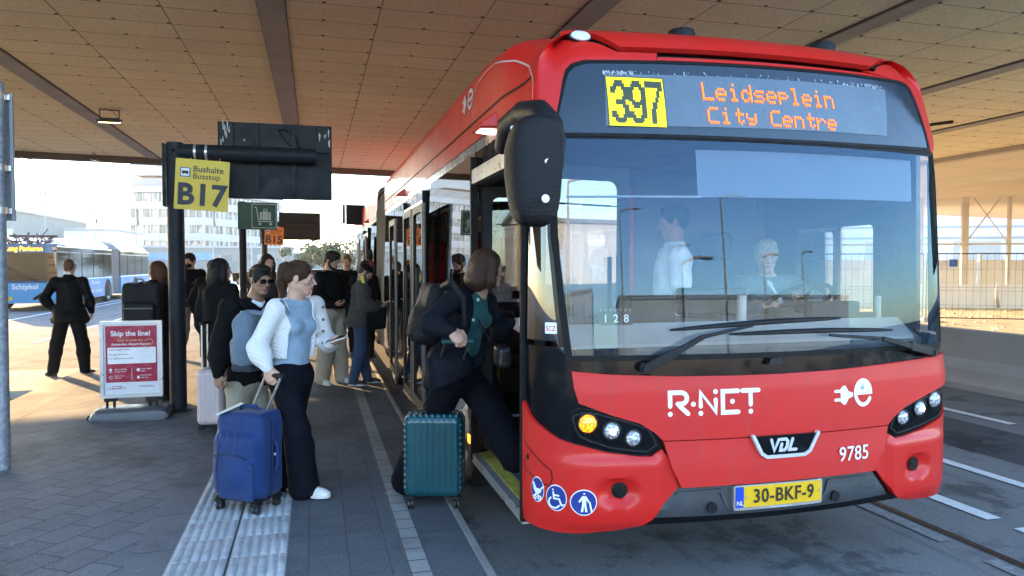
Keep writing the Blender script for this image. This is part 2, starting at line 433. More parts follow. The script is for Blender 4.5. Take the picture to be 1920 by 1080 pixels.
# platform with its bands of paving, each band its own sheet butted to the next
PZ=.15; PY0,PY1=-9.,25.5
def band(name,x0,x1,m,z=PZ):
    b=MB(); b.b2((x0,PY0,0.01),(x1,PY1,z)); return structure(b.build(name,m))
band('pavement_border',-3.34,-2.87,M_SLAB)
band('pavement',-2.87,-.955,M_PAVE,PZ-.001)
band('slab_pavement',-.955,-.745,M_SLAB,PZ+.001)
band('platform_pavement',-.155,.443,M_PAVE2,PZ+.001)
band('stone_kerb',.443,.553,M_STRIP,PZ+.003)
band('edge_pavement',.553,.815,M_EDGE)
b=MB(); b.b2((.815,PY0,.01),(.862,PY1,PZ+.004)); structure(b.build('platform_kerb',M_KERB,bevel=.008))
# tactile strip with real ribs
b=MB(); b.b2((-.745,PY0,.01),(-.155,PY1,PZ+.002)); structure(b.build('tactile_pavement',M_TACT))
M_RIB=mat('tactile ribs',(.43,.44,.445),.85,0,.38,7,.5,90)
b=MB(); b.quad((-.4535,PY0,PZ+.0035),(-.4445,PY0,PZ+.0035),(-.4445,PY1,PZ+.0035),(-.4535,PY1,PZ+.0035)); structure(b.build('tactile_pavement_joint',mat('dark joint',(.03,.03,.03),.9)))
b=MB()
for t0 in (-.742,-.445):
    for k in range(6):
        x=t0+.025+k*.048; yy=-2.0
        while yy<16:
            b.add([(x-.019,yy+.004,PZ+.002),(x+.019,yy+.004,PZ+.002),(x+.019,yy+.296,PZ+.002),(x-.019,yy+.296,PZ+.002),(x-.008,yy+.014,PZ+.008),(x+.008,yy+.014,PZ+.008),(x+.008,yy+.286,PZ+.008),(x-.008,yy+.286,PZ+.008)],
                  [(4,5,6,7),(0,1,5,4),(1,2,6,5),(2,3,7,6),(3,0,4,7)]); yy+=.3
structure(b.build('ribbed_pavement',M_RIB,clean=False))
b=MB(); b.b2((-5.4,10.3,.004),(-3.345,12.3,.11)); structure(b.build('crossing_slab',M_CONC,bevel=.01))

# concrete deck overhead, lined with wood-wool boards
CZ=4.7
def ceiling_mat(name,c0,c1,pw,ph,x0):
    m,n,out=_nt(name); co=coord(n,loc=(-x0,0,0))
    br=N(n,'ShaderNodeTexBrick',offset=0.,squash=1.); L(n,co,br.inputs['Vector'])
    br.inputs['Color1'].default_value=(*c0,1); br.inputs['Color2'].default_value=(*c1,1); br.inputs['Mortar'].default_value=(.03,.02,.015,1)
    br.inputs['Scale'].default_value=1; br.inputs['Mortar Size'].default_value=.007; br.inputs['Mortar Smooth'].default_value=.2
    br.inputs['Brick Width'].default_value=pw; br.inputs['Row Height'].default_value=ph
    c2=coord(n); g=noise(n,c2,38,4,.8); f=noise(n,c2,.5,4,.6); st=noise(n,coord(n,scale=(14,60,1)),1.0,3,.7)
    c=mix(n,ramp(n,f,.3,.7,0,.4),br.outputs['Color'],[x*.72 for x in c0])
    c=mix(n,ramp(n,g,.46,.72,0,.6),c,[x*.40 for x in c0]); c=mix(n,ramp(n,st,.56,.8,0,.5),c,[min(1,x*1.5) for x in c1])
    # fixing screws: small dark dots twice per board along each board joint
    sx=N(n,'ShaderNodeSeparateXYZ'); L(n,co,sx.inputs[0])
    def cell(s,period,ofs):
        a=N(n,'ShaderNodeMath',operation='ADD'); L(n,s,a.inputs[0]); a.inputs[1].default_value=ofs
        p=N(n,'ShaderNodeMath',operation='PINGPONG'); L(n,a.outputs[0],p.inputs[0]); p.inputs[1].default_value=period/2; return p.outputs[0]
    px_=cell(sx.outputs[0],pw/2,0.03); py_=cell(sx.outputs[1],ph,.035)
    h=N(n,'ShaderNodeMath',operation='POWER'); L(n,px_,h.inputs[0]); h.inputs[1].default_value=2
    k=N(n,'ShaderNodeMath',operation='POWER'); L(n,py_,k.inputs[0]); k.inputs[1].default_value=2
    a=N(n,'ShaderNodeMath',operation='ADD'); L(n,h.outputs[0],a.inputs[0]); L(n,k.outputs[0],a.inputs[1])
    dot=N(n,'ShaderNodeMath',operation='LESS_THAN'); L(n,a.outputs[0],dot.inputs[0]); dot.inputs[1].default_value=.00062
    c=mix(n,dot.outputs[0],c,(.025,.018,.012))
    bb=bsdf(n,out,Base_Color=c,Roughness=.95,Specular_IOR_Level=.15); bump(n,bb,g,.6,.02); return m
M_CEIL=ceiling_mat('wood wool boards',(.86,.70,.44),(.90,.75,.49),1.24,.62,-.46)
M_CEIL2=ceiling_mat('dark wood wool boards',(.74,.62,.46),(.80,.68,.51),2.4,3.,0)
M_BEAM=mat('deck beam steel',(.28,.24,.20),.75,0,.2,1.5,.2,30)
M_FASC=mat('deck fascia',(.10,.085,.075),.8,0,.2,1.5,.2,30)
def far_y(x): return 23.1+(x)*.146 if x<2.5 else 23.46+(x-2.5)*.22
b=MB()
xs=[-60,-40,-20,-7.5,2.5,17.1]
for z in (CZ,):
    b.add([(x,2.6,CZ) for x in xs]+[(x,far_y(x),CZ) for x in xs],[(i,i+1,i+7,i+6) for i in range(5)])
deck=structure(b.build('deck_ceiling',M_CEIL))
b=MB()
b.add([(x,2.6,CZ+.02) for x in xs]+[(x,far_y(x),CZ+.02) for x in xs]+[(x,2.6,CZ+1.3) for x in xs]+[(x,far_y(x),CZ+1.3) for x in xs],
      [(12+i,13+i,19+i,18+i) for i in range(5)]+[(i,i+1,13+i,12+i) for i in range(5)]+[(6+i,7+i,19+i,18+i) for i in range(5)]+[(0,6,18,12),(5,11,23,17)]+[(i,i+1,i+7,i+6) for i in range(5)])
structure(b.build('deck_slab',M_FASC))
b=MB()   # fascia hanging at the far edge
for i in range(5):
    x0,x1=xs[i],xs[i+1]
    if x1<-40: continue
    b.add([(x0,far_y(x0)+.02,CZ-.17),(x1,far_y(x1)+.02,CZ-.17),(x1,far_y(x1)+.3,CZ-.17),(x0,far_y(x0)+.3,CZ-.17),(x0,far_y(x0)+.02,CZ+.3),(x1,far_y(x1)+.02,CZ+.3),(x1,far_y(x1)+.3,CZ+.3),(x0,far_y(x0)+.3,CZ+.3)],
          [(0,1,2,3),(0,4,5,1),(3,2,6,7)])
structure(b.build('deck_trim',M_FASC))
for k,x in enumerate((-16.8,-12.6,-8.3,-4.35,-.46,3.21,6.7,10.2,13.6)):
    b=MB(); b.b2((x-.15,2.7,CZ-.035),(x+.15,far_y(x)-.02,CZ-.002)); b.m(1).b2((x-.165,2.7,CZ-.012),(x-.152,far_y(x)-.03,CZ-.001)); b.b2((x+.152,2.7,CZ-.012),(x+.165,far_y(x)-.03,CZ-.001))
    structure(b.build('deck_beam',[M_BEAM,M_TAR]))
b=MB(); b.add([(17.9,2,CZ),(90,2,CZ),(90,46,CZ),(37,36.1,CZ),(17.9,32.2,CZ),(17.9,2,CZ+1.3),(90,2,CZ+1.3),(90,46,CZ+1.3),(37,36.1,CZ+1.3),(17.9,32.2,CZ+1.3)],[(0,1,2,3,4),(5,6,7,8,9),(0,1,6,5),(1,2,7,6),(2,3,8,7),(3,4,9,8),(4,0,5,9)])
structure(b.build('second_deck_ceiling',M_CEIL2))
b=MB(); b.b2((17.12,2.6,CZ-.12),(17.42,26.5,CZ+.2)); structure(b.build('deck_edge_beam',mat('pale edge beam',(.42,.35,.27),.7,0,.15,1.2)))

def floodlight(x,y,z,label,on=True,rz=0.,s=1.):
    t=empty('floodlight',(x,y,z),label,'lamp','floodlights under the deck',rz)
    M=Matrix.Translation((x,y,z))@Matrix.Rotation(rz,4,'Z')@Matrix.Scale(s,4)
    b=MB()
    for sx in (-.17,.17): b.tube([M@Vector((sx,0,0)),M@Vector((sx,0,-.20))],.010*s,6)
    b.tube([M@Vector((-.17,0,-.012)),M@Vector((.17,0,-.012))],.010*s,6)
    b.tube([M@Vector((0,0,0)),M@Vector((.07,.02,-.05)),M@Vector((.12,.03,-.12)),M@Vector((.17,.02,-.19))],.006*s,5)
    b.build('bracket',M_FASC,t)
    MT=M@Matrix.Translation((0,0,-.235))@Matrix.Rotation(R(14),4,'X')
    b=MB(); b.box((0,0,.02),(.40,.26,.05),MT); b.box((0,0,.055),(.30,.16,.03),MT); b.build('housing',mat('lamp housing',(.06,.055,.05),.5),t,bevel=.01*s)
    b=MB(); b.box((0,0,-.012),(.34,.20,.012),MT); b.build('lamp_glass',emit('lamp glow',(1.0,.74,.26),2.6) if on else mat('lamp glass off',(.5,.45,.38),.2),t)
    return t
floodlight(-3.82,15.66,CZ-.001,'lit yellow floodlight hanging on a bracket under the boarded ceiling')
floodlight(-7.3,21.7,CZ-.04,'small unlit floodlight at the deck edge above the blue bus',False,R(90),.8)
floodlight(-5.65,21.6,CZ-.04,'small unlit floodlight at the deck edge, above the pale office tower',False,R(90),.8)
floodlight(27.0,21.7,CZ-.001,'lit floodlight under the far deck above the wire fence',True,R(20),1.2)

t=empty('cable_conduit',(12.6,13.4,CZ),'short black cable conduit fixed under the ceiling boards beside the bus roof','conduit')
b=MB(); b.tube([(12.30,13.90,CZ-.03),(12.52,13.0,CZ-.03),(12.9,12.2,CZ-.03)],.035,8); b.build('pipe',M_TAR,t)
b=MB(); b.box((12.30,13.95,CZ-.05),(.16,.16,.09)); b.build('junction_box',M_FASC,t,bevel=.01)
# ============================================================ RIGHT SIDE: barriers, gravel, fence, gantry, halls
M_BARR=mat('barrier concrete',(.40,.385,.36),.85,0,.14,1.6,.3,50)
def barrier(y0,y1,label,n):
    t=empty('concrete_barrier',(8.75,(y0+y1)/2,0),label,'barrier','concrete barriers along the road')
    prof=[(-.30,0),(-.30,.08),(-.27,.12),(-.24,.27),(-.13,.40),(-.10,.79),(.10,.79),(.13,.40),(.24,.27),(.27,.12),(.30,.08),(.30,0)]
    b=MB(); yl=[y0+.01,y1-.01]
    # scupper notches cut in the foot
    segs=[]; q=(y1-y0)/4
    for a in (y0+q,y1-q): segs+= [(a-.17,a+.17)]
    y=y0+.01
    low=[(-.30,.0),(-.30,.08),(-.27,.12),(-.26,.16),(.26,.16),(.27,.12),(.30,.08),(.30,0)]
    for a,c in segs+[(y1-.01,None)]:
        b.prism(low,(8.75,y,0),(1,0,0),(0,0,1),(0,a-y,0)); y=c
    up=[(-.26,.1601),(-.24,.27),(-.13,.40),(-.10,.79),(.10,.79),(.13,.40),(.24,.27),(.26,.1601)]
    b.prism(up,(8.75,y0+.01,0),(1,0,0),(0,0,1),(0,y1-y0-.02,0))
    b.build('block',M_BARR,t,deg=25); return t
barrier(1.2,5.4,'grey concrete road barrier closest to the front of the red bus',0); barrier(5.42,9.6,'grey concrete road barrier with a visible notch in its foot, beside the red bus',1); barrier(9.62,13.8,'grey concrete road barrier largely behind the red bus',2)
barrier(13.82,18.0,'grey concrete road barrier at the far end of the row, behind the red bus',3)
M_GRAV=asphalt_mat('sandy gravel',(.46,.42,.33),(.58,.53,.42))
b=MB(); b.quad((9.3,-6,.010),(60,-6,.010),(60,60,.010),(9.3,60,.010)); structure(b.build('gravel',M_GRAV))
b=MB()
for i in range(700):
    x=RNG.uniform(10,26); y=RNG.uniform(10,24); s=RNG.uniform(.02,.075)
    b.add([(x-s,y-s*.7,.01),(x+s*.9,y-s*.8,.01),(x+s,y+s*.8,.01),(x-s*.8,y+s,.01),(x+RNG.uniform(-.3,.3)*s,y,.01+s*RNG.uniform(.5,1.1))],[(0,1,4),(1,2,4),(2,3,4),(3,0,4)])
o=b.build('rubble',M_GRAV,clean=False); o['kind']='stuff'; o['label']='loose sandy rubble on the gravel behind the barriers'; o['category']='rubble'
M_FEN=mat('fence wire steel',(.07,.07,.075),.5,.6,.2,6)
def fence_panel(p0,p1,h,label):
    p0,p1=Vector((*p0,0)),Vector((*p1,0)); Lh=(p1-p0).length; d=(p1-p0)/Lh
    t=empty('fence_panel',tuple(p0),label,'fence','wire fence panels behind the barriers')
    P=lambda s,z: p0+d*s+Vector((0,0,z))
    b=MB(); b.tube([P(.02,.02),P(.02,h),P(Lh-.02,h),P(Lh-.02,.02)],.021,6); b.tube([P(.02,.12),P(Lh-.02,.12)],.018,6); b.build('fence_frame',M_FEN,t)
    b=MB(); k=int(Lh/.17)
    for i in range(1,k):
        s=Lh*i/k+.012*math.sin(i*2.7+p0.x); w=.02*math.sin(i*1.7+p0.y*3)
        b.tube([P(s,.12),P(s+w*.3,h*.35),P(s+w,h*.68),P(s,h)],.0045,4,cap=False)
    for z in (.5,.92,1.02,1.55): b.tube([P(.02,z),P(Lh-.02,z)],.0045,4,cap=False)
    b.build('fence_mesh',M_FEN,t)
    b=MB(); b.box(tuple(p0+Vector((0,0,.07))),(.75,.24,.13),rz=math.atan2(d.y,d.x)+R(90)); b.build('fence_foot',M_BARR,t,bevel=.02)
pa,pb=Vector((8.6,22.6)),Vector((26.2,12.0)); NP=6
lab=['wire fence panel at the far end, seen only through the bus windows','wire fence panel second from the far end, seen through the bus windscreen','wire fence panel behind the driver\'s side window of the red bus','wire fence panel behind the windscreen corner by the driver','wire fence panel clear of the red bus, before the gantry post','wire fence panel at the near end of the row, by the last foot block']
for i in range(NP):
    a=pa.lerp(pb,i/NP); c=pa.lerp(pb,(i+.985)/NP); fence_panel(tuple(a),tuple(c),2.0,lab[i])
M_CREAM=mat('pale cream wall',(.84,.82,.76),.85,0,.1,.6)  # one even cream tone shared by walls and low buildings
M_HALL=mat('hall cladding',(.80,.78,.73),.7,0,.1,.3,.15,8,stretch=(1,1,.1))
M_HALLR=mat('hall roof',(.42,.41,.40),.6,0,.1,.3)
M_STEEL=mat('gantry steel',(.56,.49,.40),.6,.1,.2,1.5)
M_BLUEP=mat('blue sign paint',(.03,.12,.45),.5)
# low pale blocks beyond the fence
for i in range(7):
    a=Vector((14.5+i*3.6,27.5-i*1.9)); d=Vector((3.6,-1.9)).normalized(); rz=math.atan2(d.y,d.x)
    t=empty('concrete_block_wall',(a.x,a.y,0),['pale block wall at the far end beyond the wire fence','pale block wall second from the far end beyond the wire fence','pale block wall third from the far end beyond the wire fence','pale block wall behind the windscreen corner at the driver','pale block wall beyond the fence, first one clear of the bus','pale block wall with a blue square sign beyond the fence','pale block wall at the near end of the row beyond the fence'][i],'wall','pale block walls beyond the fence')
    b=MB(); b.prism([(-.3,0),(-.3,.15),(-.14,.45),(-.1,.9),(.1,.9),(.14,.45),(.3,.15),(.3,0)],(a.x,a.y,0),(-d.y,d.x,0),(0,0,1),(d.x*3.95,d.y*3.95,0)); b.build('block',M_CREAM,t)
b=MB()
t=empty('hoarding',(24,34,0),'cream board hoarding standing in front of the long pale hall','hoarding')
for i in range(9):
    a=Vector((13.,40.))+Vector((4.0,-2.1))*i; d=Vector((4.,-2.1)).normalized()
    b.box((a.x+2,a.y-1,1.15),(4.35,.06,1.5),rz=math.atan2(d.y,d.x)); b.box((a.x,a.y-.05,1.1),(.1,.12,2.2))
b.build('board',M_CREAM,t)
b=MB(); b.box((31.6,29.7,1.75),(.38,.04,.38),rz=R(-28)); b.build('sign',M_BLUEP,t)
def hall(name,x,y,w,d,h,rz,label,nsaw=0):
    t=empty(name,(x,y,0),label,'building',None,rz); M=Matrix.Translation((x,y,0))@Matrix.Rotation(rz,4,'Z')
    b=MB(); b.box((0,0,h/2),(w,d,h),M); b.build('wall',M_HALL,t)
    b=MB()
    if nsaw:
        for i in range(nsaw):
            x0=-w/2+w*i/nsaw; x1=x0+w/nsaw-.05
            b.add([M@Vector(v) for v in ((x0,-d/2-.1,h+.01),(x1,-d/2-.1,h+.01),(x1,-d/2-.1,h+1.0),(x0,-d/2-.1,h+2.1),(x0,d/2,h+.01),(x1,d/2,h+.01),(x1,d/2,h+1.),(x0,d/2,h+2.1))],[(0,1,2,3),(7,6,5,4),(0,3,7,4),(1,5,6,2),(3,2,6,7)])
    else: b.box((0,0,h+.2),(w+.6,d+.6,.38),M)
    b.build('roof',M_HALLR,t)
    b=MB()
    k=max(3,int(w/7))
    for i in range(k): b=MB(); b.box((-w/2+w*(i+.5)/k,-d/2-.03,h*.36),(w/k*.5,.06,h*.5),M); b.build('gate_door',mat('hall door',(.55,.52,.47),.6,0,.1,1),t)
    b=MB()
    for z in (.66,.82): b.box((0,-d/2-.05,h*z),(w-.2,.08,.18),M)
    b.build('trim',M_HALLR,t); return t
hall('long_hall',75,60,90,30,6.2,R(-28),'long pale hall with saw-tooth roof beyond the wire fence',7)
hall('warehouse',40,105,60,30,9,R(-14),'tall pale warehouse farther back, behind the saw-tooth hall')
# steel gantry carrying the second deck's services
t=empty('steel_gantry',(26,26,0),'tan steel gantry with cross braces between the fence and the pale hall','gantry')
gp=[Vector((16.5,33.5))+Vector((1.5,-.91))*i for i in range(17)]
b=MB()
for i,p in enumerate(gp):
    w=.26 if i%3==2 else .15
    b=MB(); b.box((p.x,p.y,2.7),(w,w,5.4),rz=R(-31)); b.build('post',M_STEEL,t)
b=MB()
for i in range(16):
    p,q=gp[i],gp[i+1]
    for z in (2.6,5.2): b.tube([(p.x,p.y,z),(q.x,q.y,z)],.06,4)
    if i%2==0:
        b.tube([(p.x,p.y,2.6),(q.x,q.y,5.2)],.035,4); b.tube([(p.x,p.y,5.2),(q.x,q.y,2.6)],.03,4)
b.build('brace',M_STEEL,t)

# ============================================================ LEFT AND FAR: office tower, low buildings, trees, poles, cars
M_WHITE=mat('white facade',(.40,.415,.42),.7,0,.06,.4)
M_GREYB=mat('green grey cladding',(.20,.25,.24),.7,0,.08,.3)
def window_mat():
    m,n,out=_nt('tower windows'); co=coord(n)
    br=N(n,'ShaderNodeTexBrick',offset=0.); L(n,co,br.inputs['Vector'])
    wv=N(n,'ShaderNodeTexVoronoi',feature='F1'); L(n,coord(n,scale=(.8,.8,.31)),wv.inputs['Vector']); wv.inputs['Scale'].default_value=1.
    c=mix(n,ramp(n,N_sep(n,wv.outputs['Color']),.35,.65),(.10,.13,.14),(.36,.38,.36))
    bsdf(n,out,Base_Color=c,Roughness=.15,Specular_IOR_Level=.7); return m
def N_sep(n,c):
    s=N(n,'ShaderNodeSeparateColor'); L(n,c,s.inputs[0]); return s.outputs[0]
M_TWIN=window_mat()
def wing(t,p0,p1,depth,h,fl,name_suffix=''):
    p0,p1=Vector((*p0,0)),Vector((*p1,0)); d=(p1-p0); Lh=d.length; d/=Lh; nrm=Vector((d.y,-d.x,0)); rz=math.atan2(d.y,d.x)
    M=Matrix.Translation(p0)@Matrix.Rotation(rz,4,'Z')     # local: x along, y depth, z up
    b=MB(); b.box((Lh/2,depth/2+.5,h/2),(Lh-.8,depth-1,h-.1),M); b.build('wall',mat('tower core',(.3,.3,.29),.8),t)
    nfl=int(h/fl)
    for k in range(nfl+1):
        z=k*fl
        bb=MB(); bb.box((Lh/2,depth/2,z+.75),(Lh,depth,1.5 if k<nfl else 1.2),M); bb.build('spandrel',M_WHITE,t)
        if k<nfl:
            bb=MB(); zz=z+1.5
            n_=int(Lh/1.5)
            for i in range(n_+1):
                w=.35 if i%4==0 else .12
                bb.box((Lh*i/n_,.18,zz+(fl-1.5)/2),(w,.3,fl-1.5-.01),M)
            bb.m(1).box((Lh/2,.42,zz+(fl-1.5)/2),(Lh-.5,.1,fl-1.5-.01),M)
            bb.build('window_band',[M_WHITE,M_TWIN],t)
t=empty('office_tower',(-24,160,0),'tall white office building with window bands behind the bus stop sign','building')
wing(t,(-36.3,161),(-21.5,157),14,19.2,3.2); wing(t,(-21.4,157),(-7.2,183),14,19.2,3.2)
b=MB(); b.box((-29.5,164,20.9),(11,8,2.6),rz=R(-15)); b.box((-29.5,164,22.35),(12,9,.3),rz=R(-15)); b.build('roof_house',M_WHITE,t)
def lowb(x0,x1,y,h,d,m,label,cat='building',name='low_building'):
    t=empty(name,((x0+x1)/2,y,0),label,cat); b=MB(); b.b2((x0,y,0),(x1,y+d,h)); b.build('wall',m,t)
    b=MB(); b.b2((x0-.3,y-.3,h+.003),(x1+.3,y+d+.3,h+.35)); b.build('roof',M_WHITE,t)
    b=MB(); k=max(2,int((x1-x0)/3.2))
    for i in range(k):
        xa=x0+(x1-x0)*(i+.14)/k; xb=x0+(x1-x0)*(i+.86)/k; b.b2((xa,y-.08,h*.52),(xb,y-.003,h*.74))
    b.build('window_band',M_TWIN,t); return t
t=lowb(-62,-38,110,8.6,30,M_GREYB,'grey green box building with a small chimney beyond the blue bus'); b=MB(); b.b2((-46,112,8.96),(-44.8,113,10.4)); b.build('chimney',M_GREYB,t)
lowb(-46,-30.5,128,7.0,18,M_CREAM,'cream low building between the grey box and the white tower')
lowb(-37.,-4,140,4.6,12,M_GREYB,'long low grey building at the foot of the white tower')
lowb(-4,26,150,3.6,12,M_GREYB,'low grey terminal wing between tower and the rear of the red bus')
t=empty('awning',(-25,126,0),'blue awning along the foot of the white tower','awning'); b=MB(); b.box((-24,126,2.9),(16,3,1.1),rz=R(-6)); b.build('canopy',mat('awning blue',(.10,.30,.55),.6),t)
b=MB()
for x in (-31,-24,-17): b=MB(); b.box((x,126,1.17),(.25,.25,2.33)); b.build('post',M_GREYB,t)
def flagpole(x,y,h,label,col):
    t=empty('flagpole',(x,y,0),label,'flagpole','flagpoles before the tower'); b=MB(); b.tube([(x,y,0),(x,y,h)],[.09,.05],6); b.build('pole',M_WHITE,t)
    b=MB(); pts=[(0,0),(.25,-.4),(.2,-1.2),(.35,-2.2),(.05,-2.5)]
    b.prism(pts,(x+.06,y,h-.3),(1,0,0),(0,0,1),(0,.05,0)); b.build('flag',mat('flag '+label[:9],col,.8),t)
for a in ((-36.5,115,12.5,'flagpole with a limp dark flag between the grey building and the white tower',(.12,.12,.1)),(-27.6,105,9.5,'flagpole with a white flag before the tower wing nearer the blue bus',(.6,.6,.65)),(-22.9,106,9.5,'flagpole with a blue flag before the tower wing nearer the blue bus',(.1,.15,.4)),(-13.4,106,9.5,'flagpole with a white flag before the tower wing behind the bus stop board',(.6,.6,.6)),(-8.6,108,9.3,'flagpole with a blue flag before the tower wing behind the bus stop board',(.12,.18,.42))): flagpole(*a)
def lamp_post(x,y,h,label,arm=1.6,m=None):
    t=empty('street_lamp',(x,y,0),label,'street lamp'); b=MB(); b.tube([(x,y,0),(x,y,h)],[.07,.035],8); b.tube([(x,y,h),(x+arm*.5,y,h+.15),(x+arm,y,h+.15)],.04,6); b.build('pole',m or M_STEEL,t)
    b=MB(); b.box((x+arm,y,h+.14),(.5,.16,.07)); b.build('lamp_head',M_GREYB,t,bevel=.03)
# the arrival road's buildings and lamps behind the viewpoint (mirrored in the windscreen)
lowb(-40,-2,-64,6.5,14,M_CREAM,'cream terminal building behind the viewpoint, mirrored in the windscreen')
lowb(4,60,-58,5.2,14,M_HALL,'grey terminal building behind the viewpoint, mirrored in the windscreen')
for i,(x,y,h) in enumerate(((4.6,-7,3.2),(7.5,-9,5.6),(12.5,-13,4.4),(2.6,-15,6.5),(19,-16,5.2),(9.5,-26,7))):
    lamp_post(x,y,h,'tan street lamp behind the viewpoint, number %s of the row seen mirrored'%['one','two','three','four','five','six'][i],1.2,mat('tan lamp paint',(.62,.46,.26),.6))
# trees at the horizon
def tree(x,y,h,r,label,seed):
    rg=np.random.RandomState(seed); t=empty('broadleaf_tree',(x,y,0),label,'tree','far trees at the road\'s end')
    b=MB(); b.tube([(x,y,0),(x+.1,y,h*.3),(x-.05,y,h*.55)],[.25,.18,.08],8)
    for k in range(6):
        a=k*1.05; b.tube([(x,y,h*(.28+.04*k)),(x+math.cos(a)*r*.5,y+math.sin(a)*r*.5,h*(.55+.05*k))],[.09,.03],5)
    b.build('trunk',mat('bark',(.09,.07,.05),.9),t)
    b=MB()
    cl=[(x+rg.normal(0,.42)*r,y+rg.normal(0,.42)*r,h*(.62+rg.uniform(-.26,.27)),rg.uniform(.28,.5)*r) for _ in range(13)]
    for cx,cy,cz,cr in cl:
        for _ in range(85):
            v=rg.normal(size=3); v/=np.linalg.norm(v); q=cr*rg.uniform(.6,1.05); p=Vector((cx+v[0]*q,cy+v[1]*q,cz+v[2]*q*.8)); s=rg.uniform(.10,.22)
            u=Vector(rg.normal(size=3)).normalized(); w=u.cross(Vector(v)).normalized()
            b.add([p-u*s,p+w*s*.7,p+u*s,p-w*s*.7],[(0,1,2,3)])
    b.build('crown',mat('leaves',(.075,.10,.04),.7,0,.45,1.4),t,clean=False)
for i,a in enumerate(((2.2,62,4.3,2.3,'bushy green tree beyond the rear of the red bus',3),(5.2,66,4.9,2.5,'taller green tree half hidden by the rear of the red bus',5),(-.6,70,3.4,1.8,'small green tree above the bearded man\'s head',9))): tree(*a)
# parked cars beyond the platform
def car(x,y,rz,col,label):
    t=empty('parked_car',(x,y,0),label,'car','cars parked beyond the platform',rz); M=Matrix.Translation((x,y,0))@Matrix.Rotation(rz,4,'Z')
    def loft(sec,name,m):
        b=MB(); k=len(sec[0]); vs=[M@Vector(v) for s in sec for v in s]; fs=[(i*k+j,i*k+(j+1)%k,(i+1)*k+(j+1)%k,(i+1)*k+j) for i in range(len(sec)-1) for j in range(k)]
        fs+=[tuple(range(k-1,-1,-1)),tuple(range((len(sec)-1)*k,len(sec)*k))]; b.add(vs,fs); b.build(name,m,t,bevel=.03)
    def sec(xx,w,z0,z1,r=.12): return [(xx,-w+r*.3,z0),(xx,-w,z0+.2),(xx,-w*.97,z1-r),(xx,-w*.85,z1),(xx,w*.85,z1),(xx,w*.97,z1-r),(xx,w,z0+.2),(xx,w-r*.3,z0)]
    loft([sec(-2.1,.72,.32,.72),sec(-1.9,.82,.24,.82),sec(-.8,.86,.22,.90),sec(1.2,.86,.22,.95),sec(1.95,.82,.24,.93),sec(2.12,.74,.34,.82)],'body',mat('car paint '+label[:8],col,.25,.3,.05,1,coat=.8))
    g=[sec(-1.0,.74,.88,.92),sec(-.35,.66,.9,1.38),sec(.7,.66,.92,1.44),sec(1.5,.68,.92,1.32),sec(1.85,.72,.92,.98)]
    loft(g,'window',mat('car glass',(.03,.035,.04),.05,0,.1,1,spec=.9))
    b=MB(); b.box((.25,0,1.455),(1.5,1.08,.03),M); b.build('roof',mat('car paint '+label[:8],col),t,bevel=.012)
    for sx in (-1.3,1.35):
        for sy in (-.76,.76):
            c=M@Vector((sx,sy,.31)); b=MB(); b.cyl(c,M.to_3x3()@Vector((0,1,0)),.31,.2,20); w=b.build('wheel',mat('tyre',(.02,.02,.02),.8),t)
            b=MB(); b.cyl(M@Vector((sx,sy*1.14,.31)),M.to_3x3()@Vector((0,1,0)),.2,.02,14); b.build('rim',mat('rim',(.5,.5,.5),.3,.8),w)
    for sy in (-.6,.6):
        b=MB(); b.box((-2.08,sy,.64),(.1,.3,.14),M); b.build('headlight',mat('car lamp',(.7,.7,.72),.1),t,bevel=.03)
car(-1.8,27.0,R(100),(.62,.62,.64),'white parked car between the boy in black and the bus stop pole')
car(.2,33,R(95),(.5,.5,.52),'silver parked car behind the man with dark glasses'); car(-3.0,38,R(85),(.55,.56,.58),'pale grey parked car behind the bus stop pole')
car(1.3,40,R(90),(.25,.27,.3),'dark grey parked car beyond the bearded man')

# ============================================================ THE RED ARTICULATED BUS
def paint_mat(name,col,rough=.22,coat=.9,dirt=.25):
    m,n,out=_nt(name); co=coord(n)
    f=noise(n,co,1.6,6,.65); g=noise(n,co,34,3,.75); s=noise(n,coord(n,scale=(9,9,1.2)),2.0,4,.6)
    c=mix(n,ramp(n,f,.35,.7,0,dirt),col,[x*.72+.02 for x in col])
    c=mix(n,ramp(n,g,.66,.74,0,dirt*1.3),c,(.10,.075,.06)); c=mix(n,ramp(n,s,.55,.8,0,dirt*.45),c,(.16,.10,.085))
    c=mix(n,ramp(n,noise(n,co,110,2,.7),.70,.74,0,dirt*2),c,(.06,.03,.02))
    b=bsdf(n,out,Base_Color=c,Roughness=ramp(n,f,.3,.75,rough,rough+.2),Coat_Weight=coat,Coat_Roughness=.07,Specular_IOR_Level=.32)
    bump(n,b,noise(n,co,2.2,2),.04,.05); return m
M_RED=paint_mat('red bus paint',(.56,.012,.008),.34,.25)
M_REDF=paint_mat('red front plastic',(.58,.014,.010),.48,.08,.5)
M_BLKG=mat('black gloss panel',(.004,.004,.005),.12,0,.2,4,spec=.28)
M_BLK=mat('black plastic',(.010,.0105,.012),.5,0,.2,9,.25,120,spec=.25)
M_RUB=mat('black rubber',(.007,.007,.007),.65,0,.2,9,spec=.2)
M_DGREY=mat('dark grey bumper plastic',(.045,.05,.055),.5,0,.25,8,.2,90)
M_WHT=mat('white vinyl',(.78,.79,.80),.45,0,.05,20)
M_SKIN2=mat('dark grey bus paint',(.035,.033,.032),.16,0,.2,2,coat=.8)
M_ALU=mat('aluminium',(.55,.54,.52),.35,.7,.12,6)
M_CHROME=mat('chrome',(.72,.73,.75),.22,.35,.05,6)
M_WIND=glass('windscreen glass',(.86,.90,.92),.036,0,(.55,.55,.52),.010,(.50,.74,1.0))
M_CORN=glass('corner glass',(.42,.44,.45),.10,0)
M_SGL=glass('side window glass',(.22,.23,.24),.34,.01)
